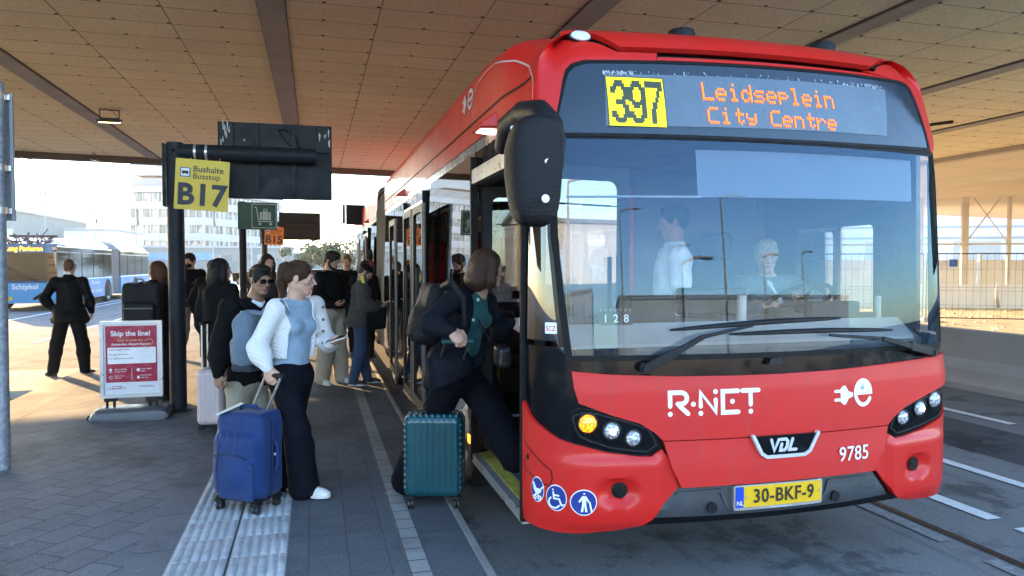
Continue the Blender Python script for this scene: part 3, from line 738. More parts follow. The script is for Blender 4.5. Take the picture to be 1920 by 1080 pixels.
M_DGL=glass('door glass',(.45,.47,.48),.16,.01)
def destglass():
    m,n,out=_nt('destination glass'); co=coord(n)
    f=noise(n,co,60,4,.8)
    c=mix(n,ramp(n,f,.6,.8,0,.25),(.018,.028,.042),(.14,.165,.19))
    bsdf(n,out,Base_Color=c,Roughness=.14,Specular_IOR_Level=.55); return m
M_DEST=destglass()

BUS=empty('city_bus',(XC,Y0,0),'red articulated city bus with an orange lit destination sign and its front door open','bus')
def P_(name,polys,m,parent=BUS,**k): return patch(name,polys,bsurf,m,parent,**k)
def mir(poly): return [(-x,y) for x,y in poly][::-1]
def ls(y): return -(y-(Y0+YS-S2))          # left flank: road distance -> surface coordinate
YB0,YB1,YE=11.35,12.75,20.4               # bellows and rear end

# ---- front: black backing that shows between the red panels
P_('front_shell',[(-1.44,.40),(1.44,.40),(1.44,1.29),(1.22,1.29),(1.15,1.242),(-1.13,1.242),(-1.19,1.29),(-1.44,1.29)],M_BLKG,off=-.004,thick=.03,step=.07)
upper=[(-1.115,1.174),(-1.105,1.093),(-1.085,1.02),(-.926,.96),(-.788,.919),(-.707,.868),(-.669,.831),(.669,.831),(.707,.868),(.80,.919),(1.0,.975),(1.24,1.03),(1.24,1.185),(.93,1.170),(.62,1.156),(.3,1.144),(0,1.139),(-.3,1.139),(-.62,1.144),(-.93,1.157)]
fp=P_('front_panel',upper,M_REDF,off=.022,thick=.03,step=.05,soft=.007,off_fn=lambda s,z:-.010*max(0,min(1,(z-1.108)/.012)) )
lower=[(-.667,.8265),(-.625,.695),(-.578,.597),(-.3,.599),(.3,.599),(.55,.597),(.62,.695),(.662,.8265)]
fl=P_('front_flap',lower,M_REDF,off=.026,thick=.03,step=.05,soft=.008,off_fn=lambda s,z:.012*max(0,min(1,(.80-z)/.09)))
fnp=lambda s,z,o=0: bsurf(s,z,o+.0225)
fnl=lambda s,z,o=0: bsurf(s,z,o+.0395)
# maker's lettering on the red panel, drawn as thick strokes with dots
def strokes(defs,x0,y0,sc,w):
    out=[]
    for d in defs:
        if d[0]=='dot': out.append(circ(x0+d[1]*sc,y0+d[2]*sc,w*.55,n=14))
        elif d[0]=='poly': out.append([(x0+x*sc,y0+y*sc) for x,y in d[1]])
        else: out.append(stroke([(x0+x*sc,y0+y*sc) for x,y in d],w,4))
    return out
def arc(cx,cy,r,a0,a1,n=10,ry=None): return [(cx+r*math.cos(R(a0+(a1-a0)*i/n)),cy+(ry or r)*math.sin(R(a0+(a1-a0)*i/n))) for i in range(n+1)]
rnet=[[(0,.38),(0,1),(.52,1)]+arc(.55,.74,.26,90,-90,8)[1:]+[(.36,.48)],[(.44,.40),(.86,.02)],('dot',0,.02),('dot',1.12,.45),
      ('dot',1.48,.02),[(1.48,.34),(1.48,.98),(2.22,.05),(2.22,.62)],('dot',2.22,1.0),
      [(3.36,1.0),(2.58,1.0),(2.58,.02),(3.36,.02)],('dot',3.06,.52),
      [(3.58,1),(4.42,1)],[(4.0,.86),(4.0,.34)],('dot',4.0,.02)]
P_('lettering',strokes(rnet,-.634,.958,.1065,.0225),M_WHT,parent=fp,off=.0235,thick=.0,step=.03)
plug=[('poly',[(.42,.13),(.62,-.02),(.78,-.02),(.98,.30),(1.30,.40),(1.30,.60),(.98,.70),(.78,1.02),(.62,1.02),(.42,.87)]),[(.05,.26),(.40,.26)],[(.05,.74),(.40,.74)]]
P_('plug_symbol',strokes(plug,.292,.965,.093,.015)+[stroke([(.292+.093*x,.962+.112*y) for x,y in [(1.50,.5),(2.62,.5)]+arc(2.06,.5,.565,12,330,22)],.021,4)],M_WHT,parent=fp,off=.0235,thick=.0,step=.03)
text('fleet_number','9785',.405,.672,.108,fnl,M_WHT,fl,bold=.006,off=.004,spacing=1.02,sx=.92)
# maker's badge: black inset with chrome rim and chrome letters
P_('badge',[(-.20,.835),(.165,.835),(.115,.742),(.085,.732),(-.125,.732),(-.155,.742)],M_BLKG,parent=fl,off=.044,thick=.02,step=.05)
P_('badge_rim',stroke([(-.205,.838),(-.158,.748),(-.128,.730),(.088,.730),(.120,.748),(.170,.838)],.017,3),M_CHROME,parent=fl,off=.050,thick=.02,step=.04,soft=.003)
vdl=[[(0,1),(.28,.05),(.72,1)],[(1.02,.60),(.88,.05),(1.28,.05),(1.52,.28),(1.62,.80),(1.45,1.0),(.92,1.0)],[(2.1,1),(1.78,.05),(2.45,.05)]]
P_('badge_lettering',strokes(vdl,-.105,.757,.058,.0155),M_CHROME,parent=fl,off=.047,thick=.004,step=.03)

# ---- bumper corners with a raised block and a round recess
bump_l=[(-1.4405,1.00),(-1.40,.972),(-1.362,.938),(-1.293,.898),(-1.18,.840),(-1.092,.815),(-.945,.776),(-.80,.755),(-.727,.752),(-.672,.785),(-.640,.743),(-.583,.594),(-.600,.582),(-.723,.448),(-.78,.414),(-.877,.388),(-1.063,.374),(-1.22,.376),(-1.36,.382),(-1.4405,.386)]
def sm(a,b,x): t=max(0,min(1,(x-a)/(b-a))); return t*t*(3-2*t)
def bump_off(s,z):
    a=abs(s); q=sm(.662,.70,a)*sm(1.25,1.02,a)*sm(.765,.725,z)*sm(.39,.43,z)
    r=math.hypot((a-.895)/.115,(z-.582)/.078); rec=.042*sm(1.0,.55,r)
    return .020*q-rec*q*.85
holes=[]
bl=P_('bumper_corner',bump_l,M_RED,off=.014,thick=.03,step=.022,soft=.006,off_fn=bump_off)
br=P_('bumper_corner',mir(bump_l),M_RED,off=.014,thick=.03,step=.022,soft=.006,off_fn=bump_off)
for b_,s in ((bl,-.882),(br,.895)):
    P_('fog_light_hole',circ(s,.588,.040,.040),mat('dark lamp hole',(.004,.004,.004),.3),parent=b_,off=.0075,thick=.0,step=.1)
P_('seam_flap',[stroke([(-1.405,.80),(-1.215,.68),(-1.21,.64),(-1.225,.600),(-1.385,.655),(-1.402,.70)],.005,0)],M_RUB,parent=bl,off=.0165,thick=0,step=.03,off_fn=bump_off)
P_('flap_lock',circ(-1.365,.722,.011,.016),M_RUB,parent=bl,off=.0175,thick=0,step=.1,off_fn=bump_off)
# blue round pictograms
M_BLU=mat('blue sticker',(.012,.035,.22),.4,0,.08,20)
def sticker(s,z,rx,ry,defs,label):
    P_('sticker_ring',circ(s,z,rx,ry),M_WHT,parent=bl,off=.0165,thick=0,step=.06,off_fn=bump_off)
    P_('sticker',circ(s,z,rx*.92,ry*.92),M_BLU,parent=bl,off=.0185,thick=0,step=.06,off_fn=bump_off)
    P_('pictogram',strokes(defs,s,z,ry,.0085),M_WHT,parent=bl,off=.0205,thick=0,step=.06,off_fn=bump_off)
pram=[('poly',[(-.45,.55),(-.30,.58),(-.05,.12),(.40,.10),(.40,-.12),(.22,-.30),(-.12,-.30),(-.32,0)]),[(.05,-.36),(.2,-.5)],[(-.05,-.32),(-.2,-.5)],arc(-.2,-.62,.13,0,330,9),arc(.25,-.62,.13,0,330,9),[(.4,.14),(.62,.34)]]
chair=[('dot',-.22,.62),[(-.2,.42),(-.14,-.05),(.25,-.05),(.42,-.5),(.62,-.46)],[(-.17,.22),(.2,.2)],arc(-.12,-.34,.42,130,330,14)]
cane=[('dot',0,.68),('poly',[(-.16,.5),(.16,.5),(.42,.05),(.30,.0),(.15,.22),(.15,-.12),(.25,-.72),(.08,-.72),(0,-.2),(-.08,-.72),(-.25,-.72),(-.15,-.12),(-.15,.22),(-.30,.0),(-.42,.05)]),[(.42,0),(.58,-.72)]]
sticker(-1.293,.574,.040,.064,pram,''); sticker(-1.190,.551,.052,.065,chair,''); sticker(-1.062,.540,.063,.063,cane,'')
# ---- grey centre of the bumper, plate, caps
bi=P_('bumper_insert',[(-.735,.440),(-.606,.581),(-.588,.590),(-.3,.594),(.3,.594),(.555,.590),(.58,.575),(.69,.442),(.4,.432),(0,.430),(-.4,.432)],M_DGREY,off=.004,thick=.05,step=.06,soft=.006,off_fn=lambda s,z:.012*sm(.50,.47,z)-.02*sm(.46,.43,z))
P_('bumper_ledge',stroke([(-.59,.560),(-.36,.566),(-.335,.50),(-.31,.470),(.22,.470),(.245,.50),(.27,.566),(.53,.562)],.016,3),M_DGREY,parent=bi,off=.014,thick=.02,step=.06,soft=.006)
for s in (-.41,.307):
    P_('tow_cap',circ(s,.484,.026),M_BLK,parent=bi,off=.024,thick=.03,step=.1,soft=.006)
np_=P_('number_plate',rrect(-.300,.466,.212,.590,.012),M_ALU,off=.030,thick=.03,step=.08,soft=.002)
P_('plate_face',rrect(-.292,.480,.204,.583,.010),mat('plate yellow',(.72,.43,.012),.35,0,.08,14),parent=np_,off=.032,thick=.004,step=.08)
P_('plate_band',rrect(-.292,.480,-.248,.583,.006),mat('plate blue',(.01,.06,.42),.35),parent=np_,off=.0345,thick=.002,step=.08)
fpl=lambda s,z,o=0: bsurf(s,z,o+.034)
M_LET=mat('black lettering',(.012,.012,.012),.5)
text('plate_lettering','30-BKF-9',-.020,.500,.098,fpl,M_LET,np_,bold=.016,spacing=1.08,sx=.88,off=.002)
text('plate_lettering','NL',-.270,.492,.030,fpl,M_WHT,np_,bold=.01,off=.003)
text('plate_lettering','www.vdlbuscoach.com',-.03,.4695,.0135,lambda s,z,o=0:bsurf(s,z,o+.031),M_WHT,np_,bold=.008,off=.0015)
for s in (-.236,.193): P_('plate_screw',circ(s,.532,.006),M_ALU,parent=np_,off=.0365,thick=0,step=.1)
# ---- headlight units
lampL=[(-1.135,.957),(-1.125,.975),(-1.08,.992),(-1.004,.983),(-.867,.943),(-.788,.917),(-.722,.886),(-.690,.838),(-.676,.795),(-.727,.757),(-.787,.762),(-.926,.785),(-1.043,.826),(-1.098,.855),(-1.118,.894)]
M_LENS=mat('clear lens',(.75,.77,.80),.06,.9,.3,60)
def lampunit(sg,label,spec):
    poly=lampL if sg<0 else mir(lampL)
    if sg>0: poly=[(x+(.07 if x>1.0 else 0),y) for x,y in poly]
    h=P_('headlight',poly,M_BLKG,off=.008,thick=.03,step=.05,soft=.012)
    inn=[(sum(p[0] for p in poly)/len(poly),sum(p[1] for p in poly)/len(poly))]; cx,cz=inn[0]
    P_('headlight_bezel',[stroke([(cx+(x-cx)*.90,cz+(y-cz)*.84) for x,y in poly+poly[:1]],.009,0)],M_BLK,parent=h,off=.011,thick=.008,step=.06)
    for s,z,r,kind in spec:
        c=Vector(bsurf(s,z,.006)); n_=(Vector(bsurf(s,z,.1))-c).normalized()
        n_=(n_+Vector((0,-1.0,0))).normalized()
        b=MB(); b.lathe(c,n_,[(r*1.16,-.004),(r*1.14,.012),(r*1.0,.014),(r*.98,.002)],28); rim=b.build('lamp_rim',M_BLK,h)
        b=MB(); b.lathe(c,n_,[(r*.98,.001),(r*.95,.010),(r*.75,.020),(r*.4,.026),(.001,.028)],28)
        if kind=='amber': b.build('indicator_lamp',M_AMB,rim)
        elif kind=='on':
            b.build('lamp_lens',M_LENS2,rim); bb=MB(); bb.lathe(c+n_*.024,n_,[(r*.32,.0),(r*.3,.006),(.001,.008)],16); bb.build('lamp_bulb',emit('headlamp glow',(1.,.93,.80),5.),rim)
        else:
            b.build('lamp_lens',M_LENS2,rim)
def lensmat(name,c0,c1,em=None):
    m,n,out=_nt(name); co=coord(n); v=N(n,'ShaderNodeTexVoronoi',feature='F1'); L(n,co,v.inputs['Vector']); v.inputs['Scale'].default_value=75
    c=mix(n,ramp(n,v.outputs['Distance'],.1,.6),c0,c1)
    b=bsdf(n,out,Base_Color=c,Roughness=.12,Metallic=.25,Specular_IOR_Level=.8,Coat_Weight=1.)
    if em: L(n,mix(n,ramp(n,v.outputs['Distance'],.05,.5),em,[x*.25 for x in em]),b.inputs['Emission Color']); b.inputs['Emission Strength'].default_value=.75
    bump(n,b,v.outputs['Distance'],.6,.01); return m
M_AMB=lensmat('amber lens',(.95,.38,.02),(.55,.14,.0),(1.,.30,.01)); M_LENS2=lensmat('faceted lens',(.85,.87,.88),(.28,.30,.33))
lampunit(-1,'left',[(-1.043,.921,.046,'amber'),(-.925,.883,.043,'on'),(-.818,.845,.040,'off')])
lampunit(1,'right',[(1.062,.935,.046,'off'),(.930,.897,.043,'on'),(.790,.858,.040,'off')])

# ---- glass
ws=[(-1.112,1.250),(1.185,1.250),(1.215,1.45),(1.235,1.9),(1.225,2.15),(1.185,2.325),(-1.175,2.325),(-1.190,2.1),(-1.185,1.84),(-1.140,1.48)]
def grow(poly,d):
    cx=sum(p[0] for p in poly)/len(poly); cy=sum(p[1] for p in poly)/len(poly)
    return [(x+(d if x>cx else -d),y+(d if y>cy else -d)*.8) for x,y in poly]
P_('windscreen_seal',[grow(ws,.034)],M_RUB,holes=[ws],off=.003,thick=.02,step=.12)
wsc=P_('windscreen',ws,M_WIND,off=.001,thick=0,step=.10)
dg=[(-1.162,2.352),(-1.158,2.46),(-1.108,2.615),(-1.085,2.668),(-1.045,2.702),(-.98,2.720),(-.6,2.728),(0,2.736),(.6,2.744),(.95,2.746),(1.03,2.736),(1.07,2.706),(1.095,2.64),(1.12,2.50),(1.135,2.37),(.6,2.356),(0,2.350)]
P_('display_seal',[grow(dg,.022)],M_RUB,holes=[dg],off=.008,thick=.02,step=.12)
dest=P_('destination_glass',dg,M_DEST,off=.004,thick=.0,step=.09)
disp=P_('display_panel',[(-.915,2.388),(.775,2.412),(.83,2.690),(-.902,2.660)],mat('display panel',(.10,.135,.17),.3,0,.1,5),parent=dest,off=.0065,thick=.0,step=.09)
# LED matrix lettering
F57={'L':"10000 10000 10000 10000 10000 10000 11111",'e':"00000 00000 01110 10001 11111 10000 01110",'i':"00100 00000 01100 00100 00100 00100 01110",'d':"00001 00001 01101 10011 10001 10011 01101",'s':"00000 00000 01111 10000 01110 00001 11110",'p':"00000 00000 11110 10001 11110 10000 10000",'l':"01100 00100 00100 00100 00100 00100 01110",'n':"00000 00000 11110 10001 10001 10001 10001",'C':"01111 10000 10000 10000 10000 10000 01111",'t':"00100 00100 01111 00100 00100 00101 00010",'y':"00000 00000 10001 10001 01111 00001 01110",'r':"00000 00000 10110 11001 10000 10000 10000",' ':"00000 00000 00000 00000 00000 00000 00000"}
def led_text(txt,s0,z0,dx,dz,adv,r):
    V=[];F=[]
    for i,ch in enumerate(txt):
        for row,bits in enumerate(F57[ch].split()):
            for col,q in enumerate(bits):
                if q=='0': continue
                for sub in (0,1):                  # two diode rows per stroke row
                    s=s0+(i*adv+col)*dx; z=z0+(6-row)*dz+(sub-.5)*dz*.5; b0=len(V)
                    for k in range(6): V.append(bsurf(s+r*1.25*math.cos(k*1.0472),z+r*math.sin(k*1.0472),.011))
                    F.append([b0+k for k in range(6)])
    return V,F
V1,F1=led_text('Leidseplein',-.388,2.543,.0128,.0136,5.75,.0041); V2,F2=led_text('City Centre',-.372,2.420,.0125,.0122,5.75,.0039)
me=bpy.data.meshes.new('led_lettering'); me.from_pydata(V1+V2,[],F1+[[i+len(V1) for i in f] for f in F2]); link('led_lettering',me,emit('orange diodes',(1.,.14,.012),.62),dest)
D3={'3':["00111100","01111110","11100111","11000011","00000011","00000111","00111110","00111110","00000111","00000011","11000011","11100111","01111110","00111100"],
    '9':["00111100","01111110","11100111","11000011","11000011","11000011","11100111","01111111","00111011","00000011","11000011","11100111","01111110","00111100"],
    '7':["11111111","11111111","00000011","00000110","00000110","00001100","00001100","00011000","00011000","00110000","00110000","00110000","00110000","00110000"]}
V=[];F=[]
NX,NY=36,30
for ix in range(NX):
    for iy in range(NY):
        gx=(ix-2)//1; dark=False; row=(iy-2)/26*14
        for k,ch in enumerate('397'):
            cx=(ix-2-k*11)/1.28
            if 0<=cx<8 and 0<=row<14 and D3[ch][int(row)][int(cx)]=='1': dark=True
        if dark: continue
        u=ix/(NX-1); v=iy/(NY-1); s=-.893+.287*u; z=(2.640-.004*u)-v*(.247); b0=len(V); r=.0031
        for k in range(6): V.append(bsurf(s+r*1.1*math.cos(k*1.0472),z+r*math.sin(k*1.0472),.011))
        F.append([b0+k for k in range(6)])
me=bpy.data.meshes.new('led_number'); me.from_pydata(V,[],F); link('led_number',me,emit('yellow diodes',(.62,.66,.02),.62),dest)
P_('led_field',[(-.901,2.386),(-.596,2.388),(-.596,2.646),(-.901,2.649)],mat('led field olive',(.05,.055,.02),.4),parent=dest,off=.0085,thick=0,step=.09)
# patterns of dried rain along the display edges
b=MB()
for i in range(150):
    s=RNG.choice([RNG.uniform(-.91,-.75),RNG.uniform(.45,.80),RNG.uniform(-.9,.8)]); z=2.662+.017*(s+.9)/1. + RNG.uniform(-.004,.014)
    w=RNG.uniform(.001,.003); h=RNG.uniform(.003,.014)
    b.quad(*[bsurf(s+dx*w,z+dz*h,.0095) for dx,dz in ((-1,-.5),(1,-.5),(1,.5),(-1,.5))])
b.build('display_grime',mat('dried grime',(.42,.46,.50),.7),dest,clean=False)
# corner glass + sticker on the door side
cg=P_('corner_window',[(-1.395,1.32),(-1.18,1.32),(-1.235,1.90),(-1.245,2.31),(-1.400,2.31)],M_CORN,off=.001,thick=0,step=.05)
P_('corner_pillar',[(-1.441,1.2905),(-1.40,1.2905),(-1.40,2.42),(-1.441,2.42)],M_BLKG,off=.001,thick=.04,step=.05)
P_('windscreen_pillar',[(-1.178,1.2905),(-1.15,1.2905),(-1.16,1.45),(-1.222,1.84),(-1.226,2.1),(-1.212,2.33),(-1.242,2.33),(-1.246,2.1),(-1.240,1.84),(-1.196,1.45)],M_BLKG,off=.002,thick=.05,step=.05)
P_('corner_header',[(-1.40,2.311),(-1.2465,2.311),(-1.2465,2.42),(-1.40,2.42)],M_BLKG,off=.001,thick=.04,step=.05)
P_('sticker',rrect(-1.253,1.355,-1.187,1.411,.006),M_WHT,parent=cg,off=.004,thick=0,step=.05)
text('sticker_lettering','SCZ',-1.220,1.369,.036,bsurf,mat('red lettering',(.62,.02,.03),.5),cg,bold=.006,sx=.85,off=.006)
# ---- windscreen side corner, right flank front
P_('corner_window',[(1.255,1.30),(1.4,1.30),(1.4,2.31),(1.25,2.31),(1.262,1.9)],M_BLKG,off=.001,thick=.02,step=.05)
P_('front_camera',[(-.105,1.19),(-.02,1.19),(-.035,1.222),(-.09,1.222)],M_BLK,off=.03,thick=.04,step=.05,soft=.008)
# ---- wipers
def on(s,z,o): return Vector(bsurf(s,z,o))
def wiper(piv,elbow,tip,blade0,blade1):
    b=MB(); n_=(on(*piv,.1)-on(*piv,0)); b.cyl(on(*piv,.03),n_,.026,.05,18); b.cyl(on(*piv,.062),n_,.015,.02,14)
    w=b.build('wiper_arm',M_BLK,BUS)
    b=MB()
    def flat(p0,p1,w0,w1,o0,o1,t=.014):
        a=on(*p0,o0); c=on(*p1,o1); d=(c-a).normalized(); nn=Vector((0,-1,.1)).normalized(); sd=d.cross(nn).normalized()
        vs=[]
        for p,ww in ((a,w0),(c,w1)):
            for q in ((-1,-1),(1,-1),(1,1),(-1,1)): vs.append(p+sd*ww*q[0]+nn*t*q[1])
        b.add(vs,[(0,1,2,3),(7,6,5,4),(0,4,5,1),(1,5,6,2),(2,6,7,3),(3,7,4,0)])
    flat(piv,((piv[0]+elbow[0])/2,(piv[1]+elbow[1])/2),.020,.024,.052,.060); flat(((piv[0]+elbow[0])/2,(piv[1]+elbow[1])/2),elbow,.016,.012,.062,.058,.010); flat(elbow,tip,.010,.007,.056,.046,.007)
    b.build('wiper_rod',M_BLK,w,bevel=.003)
    b=MB(); pts=[]
    for i in range(13):
        t=i/12; s=blade0[0]+(blade1[0]-blade0[0])*t; z=blade0[1]+(blade1[1]-blade0[1])*t+.010*math.sin(math.pi*t); pts.append(on(s,z,.020+.010*math.sin(math.pi*t)))
    b.tube(pts,[.005+.008*math.sin(math.pi*i/12)**.5 for i in range(13)],6); b.build('wiper_blade',M_BLK,w)
wiper((-.763,1.190),(-.474,1.337),(-.20,1.390),(-.626,1.372),(.346,1.414))
wiper((1.005,1.204),(.593,1.299),(.250,1.330),(-.313,1.346),(.714,1.340))

# ---- red head over the display: front ring, then cap up to the roof
N_=24
def capouter():
    L_=[(-3.2,2.525),(-2.2,2.527),(-1.46,2.475),(-1.245,2.43),(-1.228,2.338),(-1.20,2.332)]; R_=[(1.18,2.345),(1.20,2.36),(1.26,2.43),(1.46,2.475),(2.2,2.527),(2.8,2.527)]
    return L_,R_
L_,R_=capouter()
dgo=grow(dg,.018)
# the ring is cut into a lower-left, lower-right and top piece joined along vertical cuts
top=[(x,y) for x,y in dgo if y>2.42]
left=L_+[(dgo[0][0],2.335)]+[p for p in dgo[:7]]
capL=L_+[(-1.184,2.336)]+[p for p in dgo[0:7]]+[(-.6,2.785),(-.815,2.785),(-.90,2.835),(-1.0,2.858),(-1.08,2.868),(-1.16,2.88),(-1.25,2.89),(-1.42,2.90),(-1.55,2.922),(-1.7,2.95),(-1.85,2.978),(-2.02,3.005),(-2.3,3.03),(-2.65,3.055),(-3.2,3.06)]
capR=[(dgo[9][0],dgo[9][1])]+dgo[10:15]+[(1.155,2.347)]+R_+[(2.8,3.056),(2.65,3.055),(2.3,3.03),(2.02,3.005),(1.85,2.978),(1.7,2.95),(1.55,2.922),(1.42,2.90),(1.25,2.89),(1.15,2.90),(1.06,2.882),(.95,2.868),(.86,2.84),(.79,2.795),(.70,2.790)]
hl=P_('roof_cap',capL,M_RED,off=.010,thick=.02,step=(.05,.03),soft=.004)
hr=P_('roof_cap',capR,M_RED,off=.010,thick=.02,step=(.05,.03),soft=.004)
mid=[p for p in dgo[6:10]]
P_('roof_lip',[(dgo[6][0]+.001,dgo[6][1])]+dgo[7:9]+[(dgo[9][0]-.001,dgo[9][1]),(.699,2.772),(-.601,2.760)],M_RED,off=.012,thick=.02,step=(.06,.03),soft=.003)
P_('roof_slot',[(-.82,2.755),(.79,2.768),(.79,2.82),(-.82,2.81)],mat('dark slot',(.006,.005,.005),.8),off=-.03,thick=0,step=.08)
P_('roof_spoiler',[(-.80,2.800),(.755,2.812),(.80,2.83),(.86,2.862),(.93,2.885),(1.05,2.905),(1.15,2.915),(1.1,2.935),(-1.0,2.935),(-1.06,2.915),(-.98,2.90),(-.90,2.88),(-.86,2.85)],M_RED,off=.028,thick=.03,step=(.06,.02),soft=.006)
P_('roof_slot',[(-1.2,2.86),(-.85,2.82),(-.85,2.91),(-1.2,2.90)],mat('dark slot',(.006,.005,.005),.8),off=-.012,thick=0,step=.05)
P_('roof_slot',[(.85,2.83),(1.22,2.87),(1.22,2.90),(.85,2.91)],mat('dark slot',(.006,.005,.005),.8),off=-.012,thick=0,step=.05)
for s,z in ((-.985,2.872),(1.135,2.895)):
    c=on(s,z,.012); b=MB(); n_=Vector((0,-1,.25)).normalized()
    b.lathe(c,n_,[(.062,-.05),(.062,.012),(.055,.018)],24); 
    for v in range(len(b.v)): p=Vector(b.v[v])-c; b.v[v]=tuple(c+Vector((p.x*1.0,p.y,p.z*.55)))
    h=b.build('marker_lamp',M_BLK,BUS)
    b=MB(); b.lathe(c,n_,[(.056,.016),(.050,.028),(.025,.036),(.001,.038)],24)
    for v in range(len(b.v)): p=Vector(b.v[v])-c; b.v[v]=tuple(c+Vector((p.x,p.y,p.z*.55)))
    b.build('lamp_lens',mat('grey white lens',(.62,.66,.70),.2,0,.1,30),h)
for x,y in ((2.16,4.0),(3.16,4.0)):
    b=MB(); b.lathe((x,y,2.96),(0,0,1),[(.085,0),(.085,.13),(.075,.155),(.04,.165),(.001,.167)],24); b.build('roof_antenna',M_BLK,BUS)
# seams and symbols on the side of the roof fairing
P_('fairing_seam',[stroke([(-2.74,2.70),(-2.72,2.86),(-2.60,2.905),(-2.40,2.922),(-2.16,2.914),(-1.824,2.842),(-1.6,2.752),(-1.488,2.674),(-1.41,2.602),(-1.38,2.54)],.010,2)],mat('pale seam',(.55,.40,.36),.4),parent=hl,off=.0145,thick=0,step=.06)
P_('fairing_seam',[stroke([(-1.50,2.672),(-2.03,2.662),(-3.0,2.658),(ls(YB0),2.655)],.014,0)],M_RUB,parent=hl,off=.0145,thick=0,step=.1)
e_=[stroke([(-2.93+.17*x,2.785+.13*y) for x,y in [(.1,.5),(.9,.5)]+arc(.5,.5,.46,12,330,18)],.026,3)]
P_('plug_symbol',e_+strokes([('poly',[(.42,.13),(.62,-.02),(.78,-.02),(.98,.30),(1.2,.40),(1.2,.60),(.98,.70),(.78,1.02),(.62,1.02),(.42,.87)]),[(.05,.26),(.40,.26)],[(.05,.74),(.40,.74)]],-3.13,2.785,.13,.02),mat('grey white vinyl',(.42,.40,.41),.5),parent=hl,off=.0145,thick=0,step=.05)
# straight roof fairing back to the bellows, then the rear car
ff=P_('roof_fairing',[(ls(YB0),2.525),(-3.204,2.525),(-3.204,3.06),(ls(YB0),3.06)],M_RED,off=.010,thick=.02,step=(.5,.03))
P_('roof_fairing',mir([(ls(YB0),2.525),(-2.804,2.525),(-2.804,3.06),(ls(YB0),3.06)]),M_RED,off=.010,thick=.02,step=(.5,.03))
P_('roof_fairing',[(ls(YE),2.525),(ls(YB1),2.525),(ls(YB1),3.06),(ls(YE),3.06)],M_RED,off=.010,thick=.02,step=(.5,.03))
P_('roof_fairing',mir([(ls(YE),2.525),(ls(YB1),2.525),(ls(YB1),3.06),(ls(YE),3.06)]),M_RED,off=.010,thick=.02,step=(.5,.03))
text('lettering','R·net',-7.6,2.78,.16,bsurf,mat('grey white vinyl',(.42,.40,.41),.5),ff,off=.013,bold=.01)
b=MB(); b.b2((1.22,4.7,3.0),(3.41,YB0,3.05)); b.b2((1.22,YB1,3.0),(3.41,YE,3.05)); b.b2((1.6,5.6,3.051),(3.0,8.6,3.11)); b.build('roof',M_RED,BUS,bevel=.01)
b=MB(); zt=[(-1.2,2.875),(-1.3,2.888),(-1.42,2.896),(-1.7,2.946),(-2.02,3.0),(-2.5,3.06),(-3.2,3.052)]
b.add([bsurf(s,z,.0) for s,z in zt]+[bsurf(-s,z,.0) for s,z in zt],[(i,i+1,i+8,i+7) for i in range(6)]); b.build('roof_deck',M_RED,BUS)

# ---- left flank: walls, windows, doors
GZ0,GZ1=1.12,2.452
M_SIDE=M_SKIN2
def wall_l(y0,y1,z0,z1,m=M_SIDE,name='side_panel',off=.0,**k): return P_(name,[(ls(y1),z0),(ls(y0),z0),(ls(y0),z1),(ls(y1),z1)],m,off=off,thick=.03,step=(.4,.12),**k)
def wall_r(y0,y1,z0,z1,m=M_SIDE,name='side_panel',off=.0): return P_(name,mir([(ls(y1),z0),(ls(y0),z0),(ls(y0),z1),(ls(y1),z1)]),m,off=off,thick=.03,step=(.4,.12))
D0,D1=3.563,4.80; E0,E1=7.05,8.62; F0,F1_=14.6,16.0
M_HEAD=mat('grey cant rail',(.30,.29,.28),.25,.4,.1,3)
for a,c in ((D0,YB0),(YB1,YE)):
    wall_l(a,c,2.454,2.523,M_HEAD,'cant_rail',.004)
    wall_r(a,c,2.454,2.523,M_HEAD,'cant_rail',.004)
# door headers
for a,c in ((D0,D1),(E0,E1),(F0,F1_)):
    wall_l(a,c,2.335,2.453,M_BLKG,'door_header',.0); 
    b=MB(); b.b2((1.025,a+.01,2.235),(1.075,c-.01,2.333)); b.build('door_track',M_ALU,BUS,bevel=.004)
def wheel_arch_panel(y0,y1,yc):
    r=.56; P=[(ls(y1),.30),(ls(yc+r),.30)]+[(ls(yc+r*math.cos(t)),.48+r*math.sin(t)) for t in [math.pi*i/16 for i in range(0,17)] if .48+r*math.sin(t)>.3]+[(ls(yc-r),.30),(ls(y0),.30),(ls(y0),GZ0),(ls(y1),GZ0)]
    P_('side_panel',P,M_SIDE,off=.0,thick=.03,step=(.4,.2)); P_('side_panel',mir(P),M_SIDE,off=.0,thick=.03,step=(.4,.2))
WY=5.42
wheel_arch_panel(D1,E0,WY); wheel_arch_panel(E1,YB0,10.2); wheel_arch_panel(F1_,YE,17.6)
wall_l(YB1,F0,.30,GZ0); wall_r(YB1,F0,.30,GZ0); wall_r(F0+.005,F1_-.005,.30,GZ0); wall_r(E0+.005,E1-.005,.30,GZ0); wall_r(D0,D1-.003,.40,1.29)
def window_l(y0,y1):
    w=P_('side_window',[(ls(y1)+.02,GZ0+.003),(ls(y0)-.02,GZ0+.003),(ls(y0)-.02,GZ1),(ls(y1)+.02,GZ1)],M_SGL,off=.004,thick=0,step=(.5,.12))
    P_('window_frame',[[(ls(y1),GZ0+.002),(ls(y0),GZ0+.002),(ls(y0),GZ1+.001),(ls(y1),GZ1+.001)]],M_BLKG,parent=w,holes=[rrect(ls(y1)+.06,GZ0+.06,ls(y0)-.06,GZ1-.10,.08)],off=.0,thick=.02,step=None)
